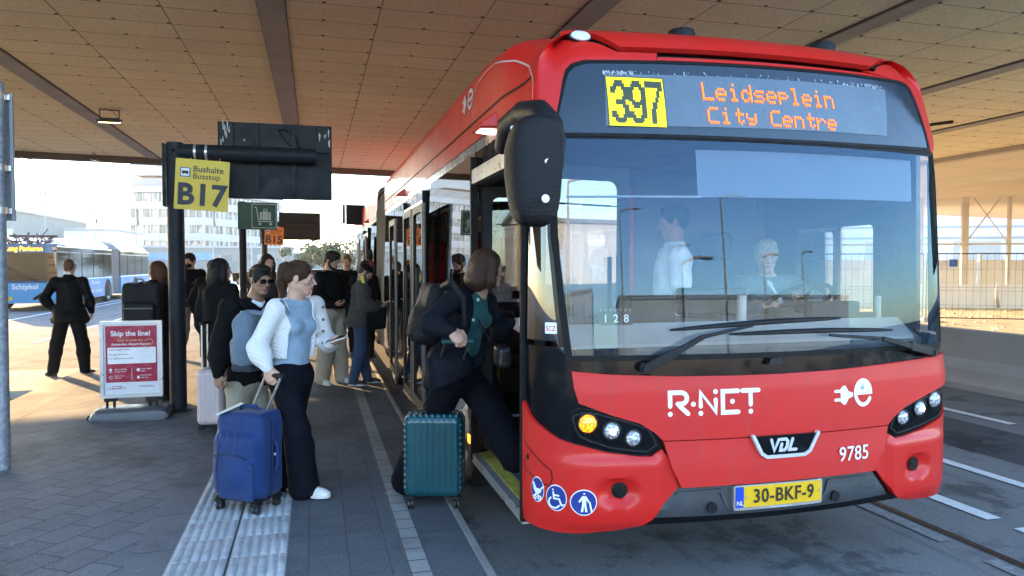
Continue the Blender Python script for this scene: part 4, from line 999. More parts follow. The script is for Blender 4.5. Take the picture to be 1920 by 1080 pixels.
def window_r(y0,y1):
    w=P_('side_window',mir([(ls(y1)+.02,GZ0+.003),(ls(y0)-.02,GZ0+.003),(ls(y0)-.02,GZ1),(ls(y1)+.02,GZ1)]),M_SGL,off=.004,thick=0,step=(.5,.12))
    P_('window_frame',[mir([(ls(y1),GZ0+.002),(ls(y0),GZ0+.002),(ls(y0),GZ1+.001),(ls(y1),GZ1+.001)])],M_BLKG,parent=w,holes=[mir(rrect(ls(y1)+.06,GZ0+.06,ls(y0)-.06,GZ1-.10,.08))],off=.0,thick=.02,step=None)
for y0,y1 in ((D1,E0),(E1,9.95),(9.96,YB0),(YB1,F0),(F1_,18.1),(18.11,YE)): window_l(y0,y1)
for y0,y1 in ((6.0,7.6),(7.61,9.3),(9.31,YB0),(YB1,14.5),(14.51,16.3),(16.31,18.2),(18.21,YE)): window_r(y0,y1)
# driver's side window on the right flank, open view through
P_('driver_window_frame',[mir([(ls(6.0),1.12),(ls(3.60),1.12),(ls(3.60),2.452),(ls(6.0),2.452)])],M_BLKG,holes=[mir(rrect(ls(4.30),1.36,ls(3.96),1.96,.03)),mir(rrect(ls(4.74),1.36,ls(4.34),1.93,.03))],off=0,thick=.03,step=None)
P_('driver_window',mir([(ls(4.74),1.36),(ls(3.96),1.36),(ls(3.96),1.96),(ls(4.74),1.96)]),glass('clear pane',(.88,.9,.9),.04),off=-.012,thick=0,step=(.4,.3))
# front door: frame edge, step, open leaf folded inside
for a,c in ((D0-.012,D0+.02),(D1-.02,D1+.012)): b=MB(); b.b2((1.02,a,.36),(1.07,c,2.42)); b.build('door_frame',M_RUB,BUS,bevel=.004)
b=MB(); b.b2((1.03,D0,.345),(1.075,D1,.405)); b.m(1).b2((1.076,D0,.398),(1.16,D1,.409)); b.m(2).b2((1.162,D0,.35),(3.5,D1+.3,.402)); b.build('door_step',[M_ALU,mat('yellow step edge',(.42,.36,.05),.7,0,.35,18),mat('step floor',(.09,.09,.10),.8,0,.25,40,.2,150)],BUS)
def leaf(name,p0,p1,z0,z1,glass_m=M_DGL):
    p0,p1=Vector((*p0,0)),Vector((*p1,0)); d=(p1-p0); w=d.length; d/=w; fn=plane_fn((p0.x,p0.y,0),d,(0,0,1))
    lf=patch(name,[rrect(0,z0,w,z1,.03)],fn,M_BLK,BUS,holes=[rrect(.06,z0+.09,w-.06,z1-.07,.05)],off=.018,thick=.036,step=None)
    patch('door_glass',rrect(.055,z0+.085,w-.055,z1-.065,.05),fn,glass_m,lf,off=.002,thick=0,step=.4)
    b=MB()
    for e in (0,1):
        q=p0+d*(w*e); b.tube([q+Vector((0,0,z0)),q+Vector((0,0,z1))],.014,6)
    b.build('door_edge',M_RUB if name=='door_leaf' else mat('dark door edge',(.10,.10,.10),.4),lf); 
    b=MB(); q=p0+d*(w*.85); n_=d.cross(Vector((0,0,1))); b.tube([q+n_*.05+Vector((0,0,z0+.75)),q+n_*.05+Vector((0,0,z0+1.3))],.013,8); b.build('door_handle',M_BLK,lf)
    return lf
leaf('door_leaf',(1.10,D0+.03),(1.66,D0+.10),.44,2.22); leaf('door_leaf',(1.10,D1-.04),(1.66,D1-.10),.44,2.22)
leaf('sliding_door',(.935,7.03),(.935,6.36),.36,2.24,M_SGL); leaf('sliding_door',(.925,7.72),(.925,7.07),.36,2.24,M_SGL); leaf('sliding_door',(.935,9.3),(.935,8.65),.36,2.24,M_SGL)
leaf('sliding_door',(.945,14.58),(.945,14.0),.36,2.24,M_SGL); leaf('sliding_door',(.945,16.65),(.945,16.05),.36,2.24,M_SGL)
for a,c in ((E0,E1),(F0,F1_)):
    b=MB(); b.b2((1.03,a,.33),(1.10,c,.40)); b.m(1).b2((1.101,a,.36),(3.5,c,.402)); b.build('door_step',[M_ALU,mat('step floor',(.09,.09,.10),.8)],BUS)
    b=MB(); b.b2((1.02,a-.015,.36),(1.06,a+.02,2.42)); b.build('door_frame',M_RUB,BUS); b=MB(); b.b2((1.02,c-.02,.36),(1.06,c+.015,2.42)); b.build('door_frame',M_RUB,BUS)
# red door sensor housings under the fairing, lens given a glow
for yy in (4.35,8.9,14.9):
    b=MB(); c=Vector(bsurf(ls(yy),2.575,0)); b.add([c+Vector(v) for v in ((.02,-.16,.06),(.02,.16,.06),(-.10,.11,-.03),(-.10,-.11,-.03),(.02,-.17,-.06),(.02,.17,-.06),(-.11,.12,-.055),(-.11,-.12,-.055))],[(0,1,2,3),(3,2,6,7),(4,7,6,5),(0,3,7,4),(1,5,6,2)])
    h=b.build('door_sensor',M_RED,BUS,bevel=.012)
    b=MB(); b.add([c+Vector(v) for v in ((0,-.10,-.062),(0,.10,-.062),(-.09,.07,-.058),(-.09,-.07,-.058))],[(0,1,2,3)]); b.build('lamp_lens',emit('door sensor glow',(1.,.55,.42),1.2),h)
# wheels
def wheel(x,y,sx):
    b=MB(); ax=(sx,0,0); b.lathe((x,y,.47),ax,[(.27,-.13),(.40,-.14),(.455,-.11),(.47,-.05),(.47,.05),(.455,.10),(.40,.125),(.30,.115)],40); w=b.build('wheel',mat('tyre rubber',(.018,.018,.018),.8,0,.2,20),BUS)
    b=MB(); b.lathe((x,y,.47),ax,[(.30,.105),(.295,.09),(.27,.05),(.24,.03),(.15,.06),(.12,.09),(.001,.10)],32)
    for k in range(10): a=k*.6283; b.cyl((x+sx*.07,y+.185*math.cos(a),.47+.185*math.sin(a)),ax,.018,.05,8)
    b.m(1)
    for k in range(10): a=(k+.5)*.6283; b.cyl((x+sx*.045,y+.225*math.cos(a),.47+.225*math.sin(a)),ax,.03,.03,10)
    b.build('rim',[mat('wheel rim',(.42,.40,.37),.4,.5,.2,8),M_RUB],w)
for yy in (WY,10.2,17.6): wheel(1.19,yy,-1); wheel(3.44,yy,1)
P_('side_reflector',rrect(ls(4.98),.44,ls(4.90),.50,.01),emit('amber marker',(1.,.35,.05),.35),off=.008,thick=.01,step=.1)
# bellows
b=MB(); K=22
for i in range(K+1):
    y=YB0+.02+(YB1-YB0-.04)*i/K; q=.035 if i%2 else -.02
    ring=[(1.07-q,.42-q),(1.07-q,2.6),(1.15-q,2.86+q),(1.35,2.97+q),(3.28,2.97+q),(3.48+q,2.86+q),(3.56+q,2.6),(3.56+q,.42-q)]
    b.v+= [(x,y,z) for x,z in ring]
for i in range(K):
    for j in range(8):
        a=i*8+j; c=i*8+(j+1)%8; b.f.append([a,c,c+8,a+8]); b.mi.append(0)
b.build('bellows',mat('bellows rubber',(.20,.18,.155),.75,0,.15,3,.2,30),BUS,deg=10)
# chassis floor, rear wall, inner lining
b=MB(); b.b2((1.10,4.9,.28),(3.53,YB0,.395)); b.b2((1.10,YB1,.28),(3.53,YE,.395)); b.b2((1.3,3.6,.26),(3.4,4.9,.34)); b.build('chassis',M_RUB,BUS)
b=MB(); b.b2((1.08,YE-.05,.34),(3.55,YE,2.97)); b.build('rear_wall',M_RED,BUS,bevel=.03)
M_INT=mat('interior lining',(.20,.21,.23),.6,0,.1,3)
b=MB(); b.b2((1.15,3.75,2.40),(3.48,YE-.1,2.44)); b.build('inner_ceiling',M_INT,BUS)
b=MB(); b.b2((1.35,4.9,2.405),(1.5,YB0,2.395)); b.b2((3.1,4.9,2.41),(3.25,YB0,2.39)); b.build('ceiling_light',mat('dim light strip',(.6,.62,.65),.4),BUS)
# dashboard, steering wheel, driver's seat and cabin partition
b=MB(); prof=[(3.52,1.10),(3.46,1.26),(3.60,1.33),(3.85,1.40),(3.98,1.34),(4.02,1.1),(4.0,.7),(3.6,.45)]
b.prism([(y,z) for y,z in prof],(1.62,0,0),(0,1,0),(0,0,1),(1.87,0,0)); db=b.build('dashboard',mat('dashboard',(.10,.11,.12),.6,0,.15,5,.2,60),BUS,bevel=.03)
b=MB(); b.prism([(3.46,1.262),(3.58,1.335),(3.58,1.38),(3.46,1.28)],(1.2,0,0),(0,1,0),(0,0,1),(2.2,0,0)); b.build('dash_shelf',mat('pale dash shelf',(.34,.34,.33),.6,0,.1,5),db)
b=MB(); b.b2((2.05,3.72,1.40),(2.45,3.86,1.56)); b.build('ticket_machine',M_BLK,db,bevel=.02)
b=MB(); b.b2((1.5,3.70,.42),(1.75,4.4,1.02)); b.b2((1.5,4.0,1.02),(1.62,4.05,1.35)); b.build('fare_counter',M_BLK,BUS,bevel=.03)
b=MB(); sc_=Vector((3.03,4.02,1.46)); ax=Vector((0,.55,.83)).normalized(); u=Vector((1,0,0)); w_=ax.cross(u)
b.tube([sc_+(u*math.cos(a)+w_*math.sin(a))*.21 for a in [2*math.pi*i/32 for i in range(33)]],.015,8,cap=False); b.cyl(sc_-ax*.03,ax,.06,.05,16)
for a in (.3,2.84,4.7): b.tube([sc_-ax*.02,sc_+(u*math.cos(a)+w_*math.sin(a))*.2],.012,6)
b.tube([sc_-ax*.04,sc_-ax*.35],.04,10); b.build('steering_wheel',M_BLK,BUS)
b=MB(); b.b2((2.78,4.52,.62),(3.30,5.0,.86)); b.b2((2.80,4.98,.86),(3.28,5.12,1.72)); b.b2((2.90,5.0,1.72),(3.18,5.1,1.95)); b.build('driver_seat',mat('seat cloth',(.05,.055,.07),.9,0,.2,30),BUS,bevel=.05)
b=MB(); b.b2((2.42,5.22,.42),(3.52,5.26,2.40)); b.build('cabin_partition',M_INT,BUS)
fn=plane_fn((0,5.2,0),(1,0,0),(0,0,1))
pr_=patch('red_frame_screen',[rrect(1.72,1.02,2.40,2.36,.14)],fn,mat('red frame',(.75,.07,.09),.4),BUS,holes=[rrect(1.78,1.08,2.33,2.29,.09)],off=.02,thick=.04,step=None)
patch('screen_glass',rrect(1.775,1.075,2.335,2.295,.09),fn,glass('screen pane',(.8,.86,.86),.1,0,(.45,.55,.58),.22),pr_,off=0,thick=0,step=.3)
patch('green_sign',rrect(1.98,2.14,2.20,2.22,.01),fn,mat('green sign',(.05,.30,.22),.5),pr_,off=.006,thick=.004,step=None)
b=MB()
for i in range(6):
    for x0 in (1.2,2.62):
        y=6.4+i*.82
        if x0<2 and 6.8<y<8.8: continue
        b=MB(); b.b2((x0,y,.75),(x0+.85,y+.42,.86)); b.b2((x0,y+.40,.86),(x0+.85,y+.48,1.42)); b.build('passenger_seat',mat('passenger seat cloth',(.10,.03,.04),.9,0,.3,30),BUS,bevel=.03)
b=MB()
for x,y in ((1.75,4.95),(1.75,6.9),(2.5,6.9),(1.75,8.75),(2.5,8.75)): b.tube([(x,y,.4),(x,y,2.4)],.017,8)
b.tube([(1.75,4.95,2.2),(1.75,11,2.2)],.017,8); b.tube([(2.5,6.5,2.2),(2.5,11,2.2)],.017,8); b.build('grab_rail',mat('yellow rail',(.55,.40,.04),.4),BUS)
# sun blind, its bar, route cards
fnb=lambda s,z,o=0: tuple(Vector(bsurf(s,z,-.07+o)))
bl_=patch('sun_blind',[(-.42,2.050),(1.05,2.068),(1.07,2.31),(-.42,2.30)],fnb,mat('blind cloth',(.17,.20,.25),.8,0,.06,4),BUS,off=0,thick=.003,step=.1)
patch('blind_bar',[stroke([(-1.14,2.045),(-.40,2.052)],.010,2)],fnb,mat('blind bar grey',(.26,.28,.30),.5),bl_,off=.005,thick=.012,step=.1)
fnc=lambda s,z,o=0: tuple(Vector(bsurf(s,z,-.05+o)))
rc=patch('route_card',[rrect(-.966,1.398,-.795,1.468,.004)],fnc,M_BLK,BUS,off=0,thick=.01,step=.1)
for i,ch in enumerate('128'): text('card_lettering',ch,-.934+i*.053,1.412,.056,fnc,M_WHT,rc,bold=.01,off=.003)
b=MB()
for i in range(7): s=-.955+i*.025; b.tube([fnc(s,1.466,0),fnc(s,1.480,.01),fnc(s,1.478,-.01),fnc(s,1.46,-.006)],.0025,5)
b.build('card_hook',M_ALU,rc)
b=MB(); b.b2((2.9,3.72,1.37),(3.25,3.80,1.47)); b.b2((2.62,3.66,1.375),(2.74,3.74,1.44)); b.b2((1.70,3.70,1.37),(1.98,3.80,1.52)); b.build('dash_equipment',M_BLK,db,bevel=.012)
b=MB(); b.tube([(2.35,3.62,1.36),(2.35,3.62,1.52)],.028,10); b.tube([(3.36,3.7,1.36),(3.38,3.72,1.50)],.02,8); b.build('cup',mat('paper cup',(.5,.47,.42),.6),db)
# ---- mirror hanging from the left roof corner
def sdf_like_mirror():
    b=MB(); rings=[]
    prof=[(2.325,.035,.05,.95,2.93),(2.315,.070,.080,.947,2.93),(2.29,.100,.10,.942,2.93),(2.25,.118,.112,.935,2.93),(2.18,.128,.118,.926,2.93),(2.08,.126,.116,.925,2.93),(1.99,.118,.110,.928,2.93),(1.925,.105,.100,.930,2.93),(1.878,.080,.08,.932,2.93),(1.858,.040,.04,.934,2.93)]
    n=28; vs=[];fs=[]
    for z,rx,ry,cx,cy in prof:
        for k in range(n):
            a=2*math.pi*k/n; c_,s_=math.cos(a),math.sin(a); e=.62
            vs.append((cx-.032+rx*.93*math.copysign(abs(c_)**e,c_),cy+ry*math.copysign(abs(s_)**e,s_)*.85,z))
    for i in range(len(prof)-1):
        for k in range(n): fs.append((i*n+k,i*n+(k+1)%n,(i+1)*n+(k+1)%n,(i+1)*n+k))
    fs.append(tuple(range(n))); fs.append(tuple(range((len(prof)-1)*n,len(prof)*n)))
    b.add(vs,fs); return b
def mirmat():
    m,n,out=_nt('scuffed mirror shell'); co=coord(n); g=noise(n,coord(n,scale=(1,1,4)),26,5,.75)
    b=bsdf(n,out,Base_Color=mix(n,ramp(n,g,.55,.75,0,.6),(.006,.006,.007),(.016,.017,.019)),Roughness=ramp(n,g,.3,.7,.3,.6),Specular_IOR_Level=.3)
    bump(n,b,g,.5,.02); return m
def _mp(u,v,Y):
    a=R(15.3); p=R(1.91); fw=Vector((math.sin(a)*math.cos(p),math.cos(a)*math.cos(p),-math.sin(p))); rt=Vector((math.cos(a),-math.sin(a),0)); d=fw+rt*((u-960)/1351)+rt.cross(fw)*((540-v)/1351)
    return Vector((0,0,1.7))+d*(Y/d.y)
mr=sdf_like_mirror().build('mirror',mirmat(),BUS,deg=60)
b=MB(); b.tube([(1.10,3.66,2.34),_mp(943,272,3.62),_mp(953,236,3.46),_mp(982,212,3.22),_mp(1012,210,3.04),_mp(1036,234,2.95),_mp(1045,262,2.92),_mp(1043,300,2.91)],[.045,.050,.054,.056,.054,.048,.036,.020],14); b.build('mirror_arm',M_BLK,mr)
b=MB(); b.tube([(.995,2.90,2.28),(1.0,2.89,2.22),(.995,2.88,2.10)],[.02,.024,.016],8); b.build('mirror_hinge',M_BLK,mr)
for q in (((.910,2.821,2.124),(.926,2.820,2.134),(.918,2.8205,2.118),(.914,2.821,2.110)),[(.914+.017*math.cos(a),2.8195,1.968+.017*math.sin(a)) for a in [i*.3927 for i in range(16)]]):
    b=MB(); b.quad(*q); b.build('mirror_sticker',M_WHT,mr,clean=False)
b=MB(); b.b2((.82,3.015,1.93),(.98,3.035,2.30)); b.build('mirror_glass',M_CHROME,mr,bevel=.02)

# ============================================================ FIGURES: distance fields turned into continuous skins
CAMC=np.array([0,0,1.70]); _yw,_pt=R(15.3),R(1.91)
_fw=np.array([math.sin(_yw)*math.cos(_pt),math.cos(_yw)*math.cos(_pt),-math.sin(_pt)]); _rt=np.array([math.cos(_yw),-math.sin(_yw),0]); _up=np.cross(_rt,_fw)
def at(u,v,Y):
    """place in the world seen at photo pixel (u,v) at road distance Y"""
    d=_fw+_rt*(u-960)/1351.+_up*(540-v)/1351.; return CAMC+d*(Y/d[1])
def A(*p): return np.array(p,float)
def unit(v): v=np.asarray(v,float); return v/max(1e-9,np.linalg.norm(v))
class Field:
    def __init__(s): s.p=[]
    def cone(s,a,b,ra,rb=None,k=.02,op='u'):
        rb=ra if rb is None else rb; a,b=A(*a),A(*b); m=max(ra,rb)
        s.p.append(('c',(a,b,ra,rb),np.minimum(a,b)-m,np.maximum(a,b)+m,k,op)); return s
    def chain(s,pts,rs,k=.02):
        for i in range(len(pts)-1): s.cone(pts[i],pts[i+1],rs[i],rs[i+1],k)
        return s
    def ell(s,c,r,M=None,k=.02,op='u'):
        c,r=A(*c),A(*r); M=np.eye(3) if M is None else M; m=r.max()
        s.p.append(('e',(c,r,M),c-m,c+m,k,op)); return s
    def box(s,c,h,M=None,rad=.01,k=.01,op='u'):
        c,h=A(*c),A(*h); M=np.eye(3) if M is None else M; m=np.linalg.norm(h)
        s.p.append(('b',(c,h,M,rad),c-m,c+m,k,op)); return s
    def cut(s,pt,nrm,k=.004):
        """keep the side the normal points away from"""
        s.p.append(('p',(A(*pt),unit(nrm)),None,None,k,'i')); return s
    def bounds(s):
        u=[p for p in s.p if p[5]=='u']; return np.min([p[2] for p in u],0),np.max([p[3] for p in u],0)
    def evalg(s,xs,ys,zs):
        f=np.full((len(xs),len(ys),len(zs)),.5,np.float32)
        for kind,a,lo,hi,k,op in s.p:
            if lo is None: sl=(slice(None),)*3
            else:
                mg=max(.05,k*2.2); sl=[]
                for ax,lo_,hi_ in ((xs,lo[0],hi[0]),(ys,lo[1],hi[1]),(zs,lo[2],hi[2])):
                    sl.append(slice(max(0,np.searchsorted(ax,lo_-mg)),np.searchsorted(ax,hi_+mg)))
                sl=tuple(sl)
            X=xs[sl[0]][:,None,None]; Y=ys[sl[1]][None,:,None]; Z=zs[sl[2]][None,None,:]
            if X.size*Y.size*Z.size==0: continue
            if kind=='c':
                p0,p1,ra,rb=a; d=p1-p0; L2=max(1e-9,d@d)
                t=np.clip(((X-p0[0])*d[0]+(Y-p0[1])*d[1]+(Z-p0[2])*d[2])/L2,0,1)
                D=np.sqrt((X-p0[0]-t*d[0])**2+(Y-p0[1]-t*d[1])**2+(Z-p0[2]-t*d[2])**2)-(ra+(rb-ra)*t)
            elif kind=='p':
                p0,n_=a; D=(X-p0[0])*n_[0]+(Y-p0[1])*n_[1]+(Z-p0[2])*n_[2]
            else:
                c,r,M=a[0],a[1],a[2]; q=[(X-c[0])*M[0,j]+(Y-c[1])*M[1,j]+(Z-c[2])*M[2,j] for j in range(3)]
                if kind=='e':
                    k0=np.sqrt((q[0]/r[0])**2+(q[1]/r[1])**2+(q[2]/r[2])**2); k1=np.sqrt((q[0]/r[0]**2)**2+(q[1]/r[1]**2)**2+(q[2]/r[2]**2)**2)+1e-9; D=k0*(k0-1)/k1
                else:
                    rad=a[3]; w=[np.abs(q[j])-(r[j]-rad) for j in range(3)]
                    D=np.sqrt(sum(np.maximum(x,0)**2 for x in w))+np.minimum(np.maximum(np.maximum(w[0],w[1]),w[2]),0)-rad
            F=f[sl]
            if op=='u':
                h=np.clip(.5+.5*(F-D)/k,0,1); f[sl]=F+(D-F)*h-k*h*(1-h)
            elif op=='s':
                D=-D; h=np.clip(.5-.5*(F-D)/k,0,1); f[sl]=F+(D-F)*h+k*h*(1-h)
            else:
                h=np.clip(.5-.5*(F-D)/k,0,1); f[sl]=F+(D-F)*h+k*h*(1-h)
        return f
def axis(lo,hi,step,fine=()):
    """grid line positions, denser inside the fine intervals"""
    pts=[lo]; x=lo
    while x<hi:
        st=step
        for a,b_,fs in fine:
            if a-fs<=x<=b_: st=min(st,fs)
        x+=st; pts.append(x)
    return np.array(pts)
def surface_nets(f,xs,ys,zs):
    ins=f<0
    c=[ins[i:ins.shape[0]-1+i,j:ins.shape[1]-1+j,k:ins.shape[2]-1+k] for i in (0,1) for j in (0,1) for k in (0,1)]
    n=sum(x.astype(np.int8) for x in c); act=(n>0)&(n<8)
    idx=np.argwhere(act); 
    if len(idx)==0: return np.zeros((0,3)),np.zeros((0,4),int)
    num=-np.ones(act.shape,np.int64); num[act]=np.arange(len(idx))
    I,J,K=idx.T; acc=np.zeros((len(idx),3)); cnt=np.zeros(len(idx))
    ax=[xs,ys,zs]
    corners=[(i,j,k) for i in (0,1) for j in (0,1) for k in (0,1)]
    for a in corners:
        for d in range(3):
            if a[d]: continue
            b_=list(a); b_[d]=1
            fa=f[I+a[0],J+a[1],K+a[2]]; fb=f[I+b_[0],J+b_[1],K+b_[2]]
            m=(fa<0)!=(fb<0); t=np.where(m,fa/np.where(m,fa-fb,1),0)
            P=np.stack([xs[I+a[0]],ys[J+a[1]],zs[K+a[2]]],1); Q=np.stack([xs[I+b_[0]],ys[J+b_[1]],zs[K+b_[2]]],1)
            acc+=np.where(m[:,None],P+(Q-P)*t[:,None],0); cnt+=m
    V=acc/cnt[:,None]; F=[]
    # faces around every grid edge that changes sign
    e=ins[:-1,1:-1,1:-1]!=ins[1:,1:-1,1:-1]; w=np.argwhere(e); s=ins[:-1,1:-1,1:-1][e]
    if len(w): i,j,k=w[:,0],w[:,1]+1,w[:,2]+1; q=np.stack([num[i,j-1,k-1],num[i,j,k-1],num[i,j,k],num[i,j-1,k]],1); q[~s]=q[~s][:,::-1]; F.append(q)
    e=ins[1:-1,:-1,1:-1]!=ins[1:-1,1:,1:-1]; w=np.argwhere(e); s=ins[1:-1,:-1,1:-1][e]
    if len(w): i,j,k=w[:,0]+1,w[:,1],w[:,2]+1; q=np.stack([num[i-1,j,k-1],num[i-1,j,k],num[i,j,k],num[i,j,k-1]],1); q[~s]=q[~s][:,::-1]; F.append(q)
    e=ins[1:-1,1:-1,:-1]!=ins[1:-1,1:-1,1:]; w=np.argwhere(e); s=ins[1:-1,1:-1,:-1][e]
    if len(w): i,j,k=w[:,0]+1,w[:,1]+1,w[:,2]; q=np.stack([num[i-1,j-1,k],num[i,j-1,k],num[i,j,k],num[i-1,j,k]],1); q[~s]=q[~s][:,::-1]; F.append(q)
    return V,np.concatenate(F)
def wave(P,seed,fr):
    """cheap smooth noise: warped sines"""
    rg=np.random.RandomState(seed); o=np.zeros(len(P))
    for k in range(5):
        d=rg.normal(size=3); d/=np.linalg.norm(d); e=rg.normal(size=3); e/=np.linalg.norm(e)
        o+=np.sin(P@d*fr*rg.uniform(.6,1.6)+1.7*np.sin(P@e*fr*.6+rg.uniform(0,6))+rg.uniform(0,6))
    return o/5
def skin(name,fld,m,parent=None,step=.014,fine=(),folds=0.,ff=22.,seed=1,matfn=None,loc=None,stretch=(1,1,1)):
    lo,hi=fld.bounds(); lo=lo-.03; hi=hi+.03
    ax=[axis(lo[d],hi[d],step,[(a[d],b_[d],s) for a,b_,s in fine]) for d in range(3)]
    V,F=surface_nets(fld.evalg(*ax),*ax)
    if folds and len(V):
        me=bpy.data.meshes.new('t'); me.from_pydata(V.tolist(),[],F.tolist()); me.update()
        nn=np.zeros(len(V)*3,np.float32); me.vertex_normals.foreach_get('vector',nn); nn=nn.reshape(-1,3); bpy.data.meshes.remove(me)
        S=V*np.array(stretch); w=wave(S,seed,ff); w2=wave(S,seed+9,ff*2.1)
        V=V+nn*((np.sign(w)*np.abs(w)**.7)*folds+w2*folds*.35)[:,None]
    me=bpy.data.meshes.new(name)
    if loc is not None: V=V-np.asarray(loc)
    me.vertices.add(len(V)); me.vertices.foreach_set('co',V.astype(np.float32).ravel())
    me.loops.add(len(F)*4); me.loops.foreach_set('vertex_index',F.astype(np.int32).ravel())
    me.polygons.add(len(F)); me.polygons.foreach_set('loop_start',np.arange(0,len(F)*4,4,dtype=np.int32)); me.polygons.foreach_set('loop_total',np.full(len(F),4,np.int32))
    me.polygons.foreach_set('use_smooth',np.ones(len(F),bool)); me.update(calc_edges=True); me.validate()
    o=link(name,me,m,parent)
    if loc is not None: o.location=loc
    if matfn is not None:
        ce=V[F].mean(1)+(np.asarray(loc) if loc is not None else 0); me.polygons.foreach_set('material_index',matfn(ce).astype(np.int32))
    return o
def skin_mat(name,col):
    if name in _MC: return _MC[name]
    m,n,out=_nt(name); co=coord(n); f=noise(n,co,22,4,.6); g=noise(n,co,160,2)
    c=mix(n,ramp(n,f,.3,.7),[x*.86 for x in col],[min(1,x*1.08) for x in col]); c=mix(n,ramp(n,noise(n,co,9,2),.5,.75,0,.22),c,(col[0],col[1]*.68,col[2]*.6))
    b=bsdf(n,out,Base_Color=c,Roughness=.5,Subsurface_Weight=.12,Subsurface_Radius=(.012,.005,.003),Specular_IOR_Level=.4); bump(n,b,g,.12,.003); _MC[name]=m; return m
def hair_mat(name,col):
    if name in _MC: return _MC[name]
    m,n,out=_nt(name); g=noise(n,coord(n,scale=(1,1,.16)),150,3,.6); h=noise(n,coord(n),14,3)
    c=mix(n,ramp(n,g,.3,.7),[x*.55 for x in col],[min(1,x*1.5) for x in col]); b=bsdf(n,out,Base_Color=c,Roughness=.5,Specular_IOR_Level=.16); bump(n,b,g,.8,.01); _MC[name]=m; return m
def rotm(yaw,pitch=0,roll=0):
    """columns: right, forward, up of something facing yaw (0=+Y, 90=+X), nodding by pitch (+ down), tilting by roll"""
    a=R(yaw); fw=A(math.sin(a),math.cos(a),0); rt=A(math.cos(a),-math.sin(a),0); up=A(0,0,1)
    p=R(pitch); fw,up=fw*math.cos(p)-up*math.sin(p),up*math.cos(p)+fw*math.sin(p)
    r=R(roll); rt,up=rt*math.cos(r)-up*math.sin(r),up*math.cos(r)+rt*math.sin(r)
    return np.stack([rt,fw,up],1)
def add_head(f,c,M,s=1.,neck=None,nr=.050,fem=False):
    T=lambda x,y,z: c+M@(A(x,y,z)*s)
    j=.92 if fem else 1.
    f.ell(T(0,-.012,.03),A(.074,.094,.085)*s,M,.02); f.ell(T(0,.022,-.042),A(.056*j,.066,.074)*s,M,.02)
    f.ell(T(0,.062,-.098),A(.021*j,.019,.017)*s,M,.02)
    for q in (-1,1):
        f.cone(T(q*.050*j,-.004,-.052),T(q*.017,.060,-.099),.019*s,.014*s,.02)
        f.ell(T(q*.040,.058,-.024),A(.022,.020,.019)*s,M,.015)
    f.cone(T(-.034,.079,.019),T(.034,.079,.019),.0115*s,.0115*s,.014)
    for q in (-1,1): f.ell(T(q*.032,.097,.001),A(.017,.014,.0105)*s,M,.010,'s')
    for q in (-1,1): f.cone(T(q*.019,.0815,.0085),T(q*.044,.0775,.0065),.0048*s,.0042*s,.005); f.cone(T(q*.020,.079,-.0085),T(q*.042,.076,-.0085),.0042*s,.0038*s,.006)
    f.cone(T(0,.084,.010),T(0,.1105,-.031),.0075*s,.0105*s,.010); 
    for q in (-1,1): f.ell(T(q*.011,.097,-.036),A(.0078,.010,.007)*s,M,.006)
    f.cone(T(-.019,.084,-.0625),T(0,.0925,-.0605),.0055*s,.0075*s,.006); f.cone(T(.019,.084,-.0625),T(0,.0925,-.0605),.0055*s,.0075*s,.006)
    f.cone(T(-.014,.085,-.0725),T(.014,.085,-.0725),.0072*s,.0072*s,.006)
    for q in (-1,1):
        Me=M@np.array(Euler((0,0,R(-18*q))).to_matrix()); f.ell(T(q*.075,-.010,-.008),A(.009,.020,.031)*s,Me,.008)
    if neck is not None: f.cone(T(0,-.018,-.055),neck,nr*.98,nr*1.12,.03)
    return T
def add_hand(f,W,d,n,side,curl=.5,s=1.,spread=1.,thumb=.6,k=.007):
    """palm, four bent fingers and a thumb; d along the hand, n out of the back of the hand, side=+1 puts the thumb on d x n"""
    d,n=unit(d),unit(n); n=unit(n-d*(n@d)); a=np.cross(d,n)*side; M=np.stack([a,d,n],1); W=A(*W)
    f.cone(W-d*.02*s,W+d*.02*s,.024*s,.025*s,.02); f.ell(W+d*.052*s,A(.042,.052,.017)*s,M,.018); f.ell(W+d*.03*s+a*.022*s-n*.008*s,A(.02,.032,.016)*s,M,.015)
    for i,(o,l,r) in enumerate(((.030,.066,.0088),(.0105,.076,.0090),(-.0095,.071,.0086),(-.028,.054,.0076))):
        p=W+d*(.088-.006*abs(i-1))*s+a*o*s; ang=curl*.55+.05*i; dd=d+a*(o*1.6*spread*(1-curl))
        ls_=[.46,.30,.24]; q=p-d*.012*s
        for j in range(3):
            t=unit(unit(dd)*math.cos(ang)-n*math.sin(ang)); e=p+t*l*s*ls_[j]; f.cone(q if j==0 else p,e,(r-.0006*j)*s,(r-.0006*(j+1))*s,k); p=e; ang+=curl*1.15
    b0=W+d*.022*s+a*.030*s-n*.006*s; t1=unit(a*.75+d*.75-n*.35*thumb); b1=b0+t1*.038*s; t2=unit(d*1.0+a*(.35-.6*thumb)-n*(.5*thumb)); b2=b1+t2*.030*s; b3=b2+unit(t2-n*.4*thumb-a*.2*thumb)*.022*s
    f.chain([b0,b1,b2,b3],[.0135*s,.0108*s,.0098*s,.0078*s],.007)
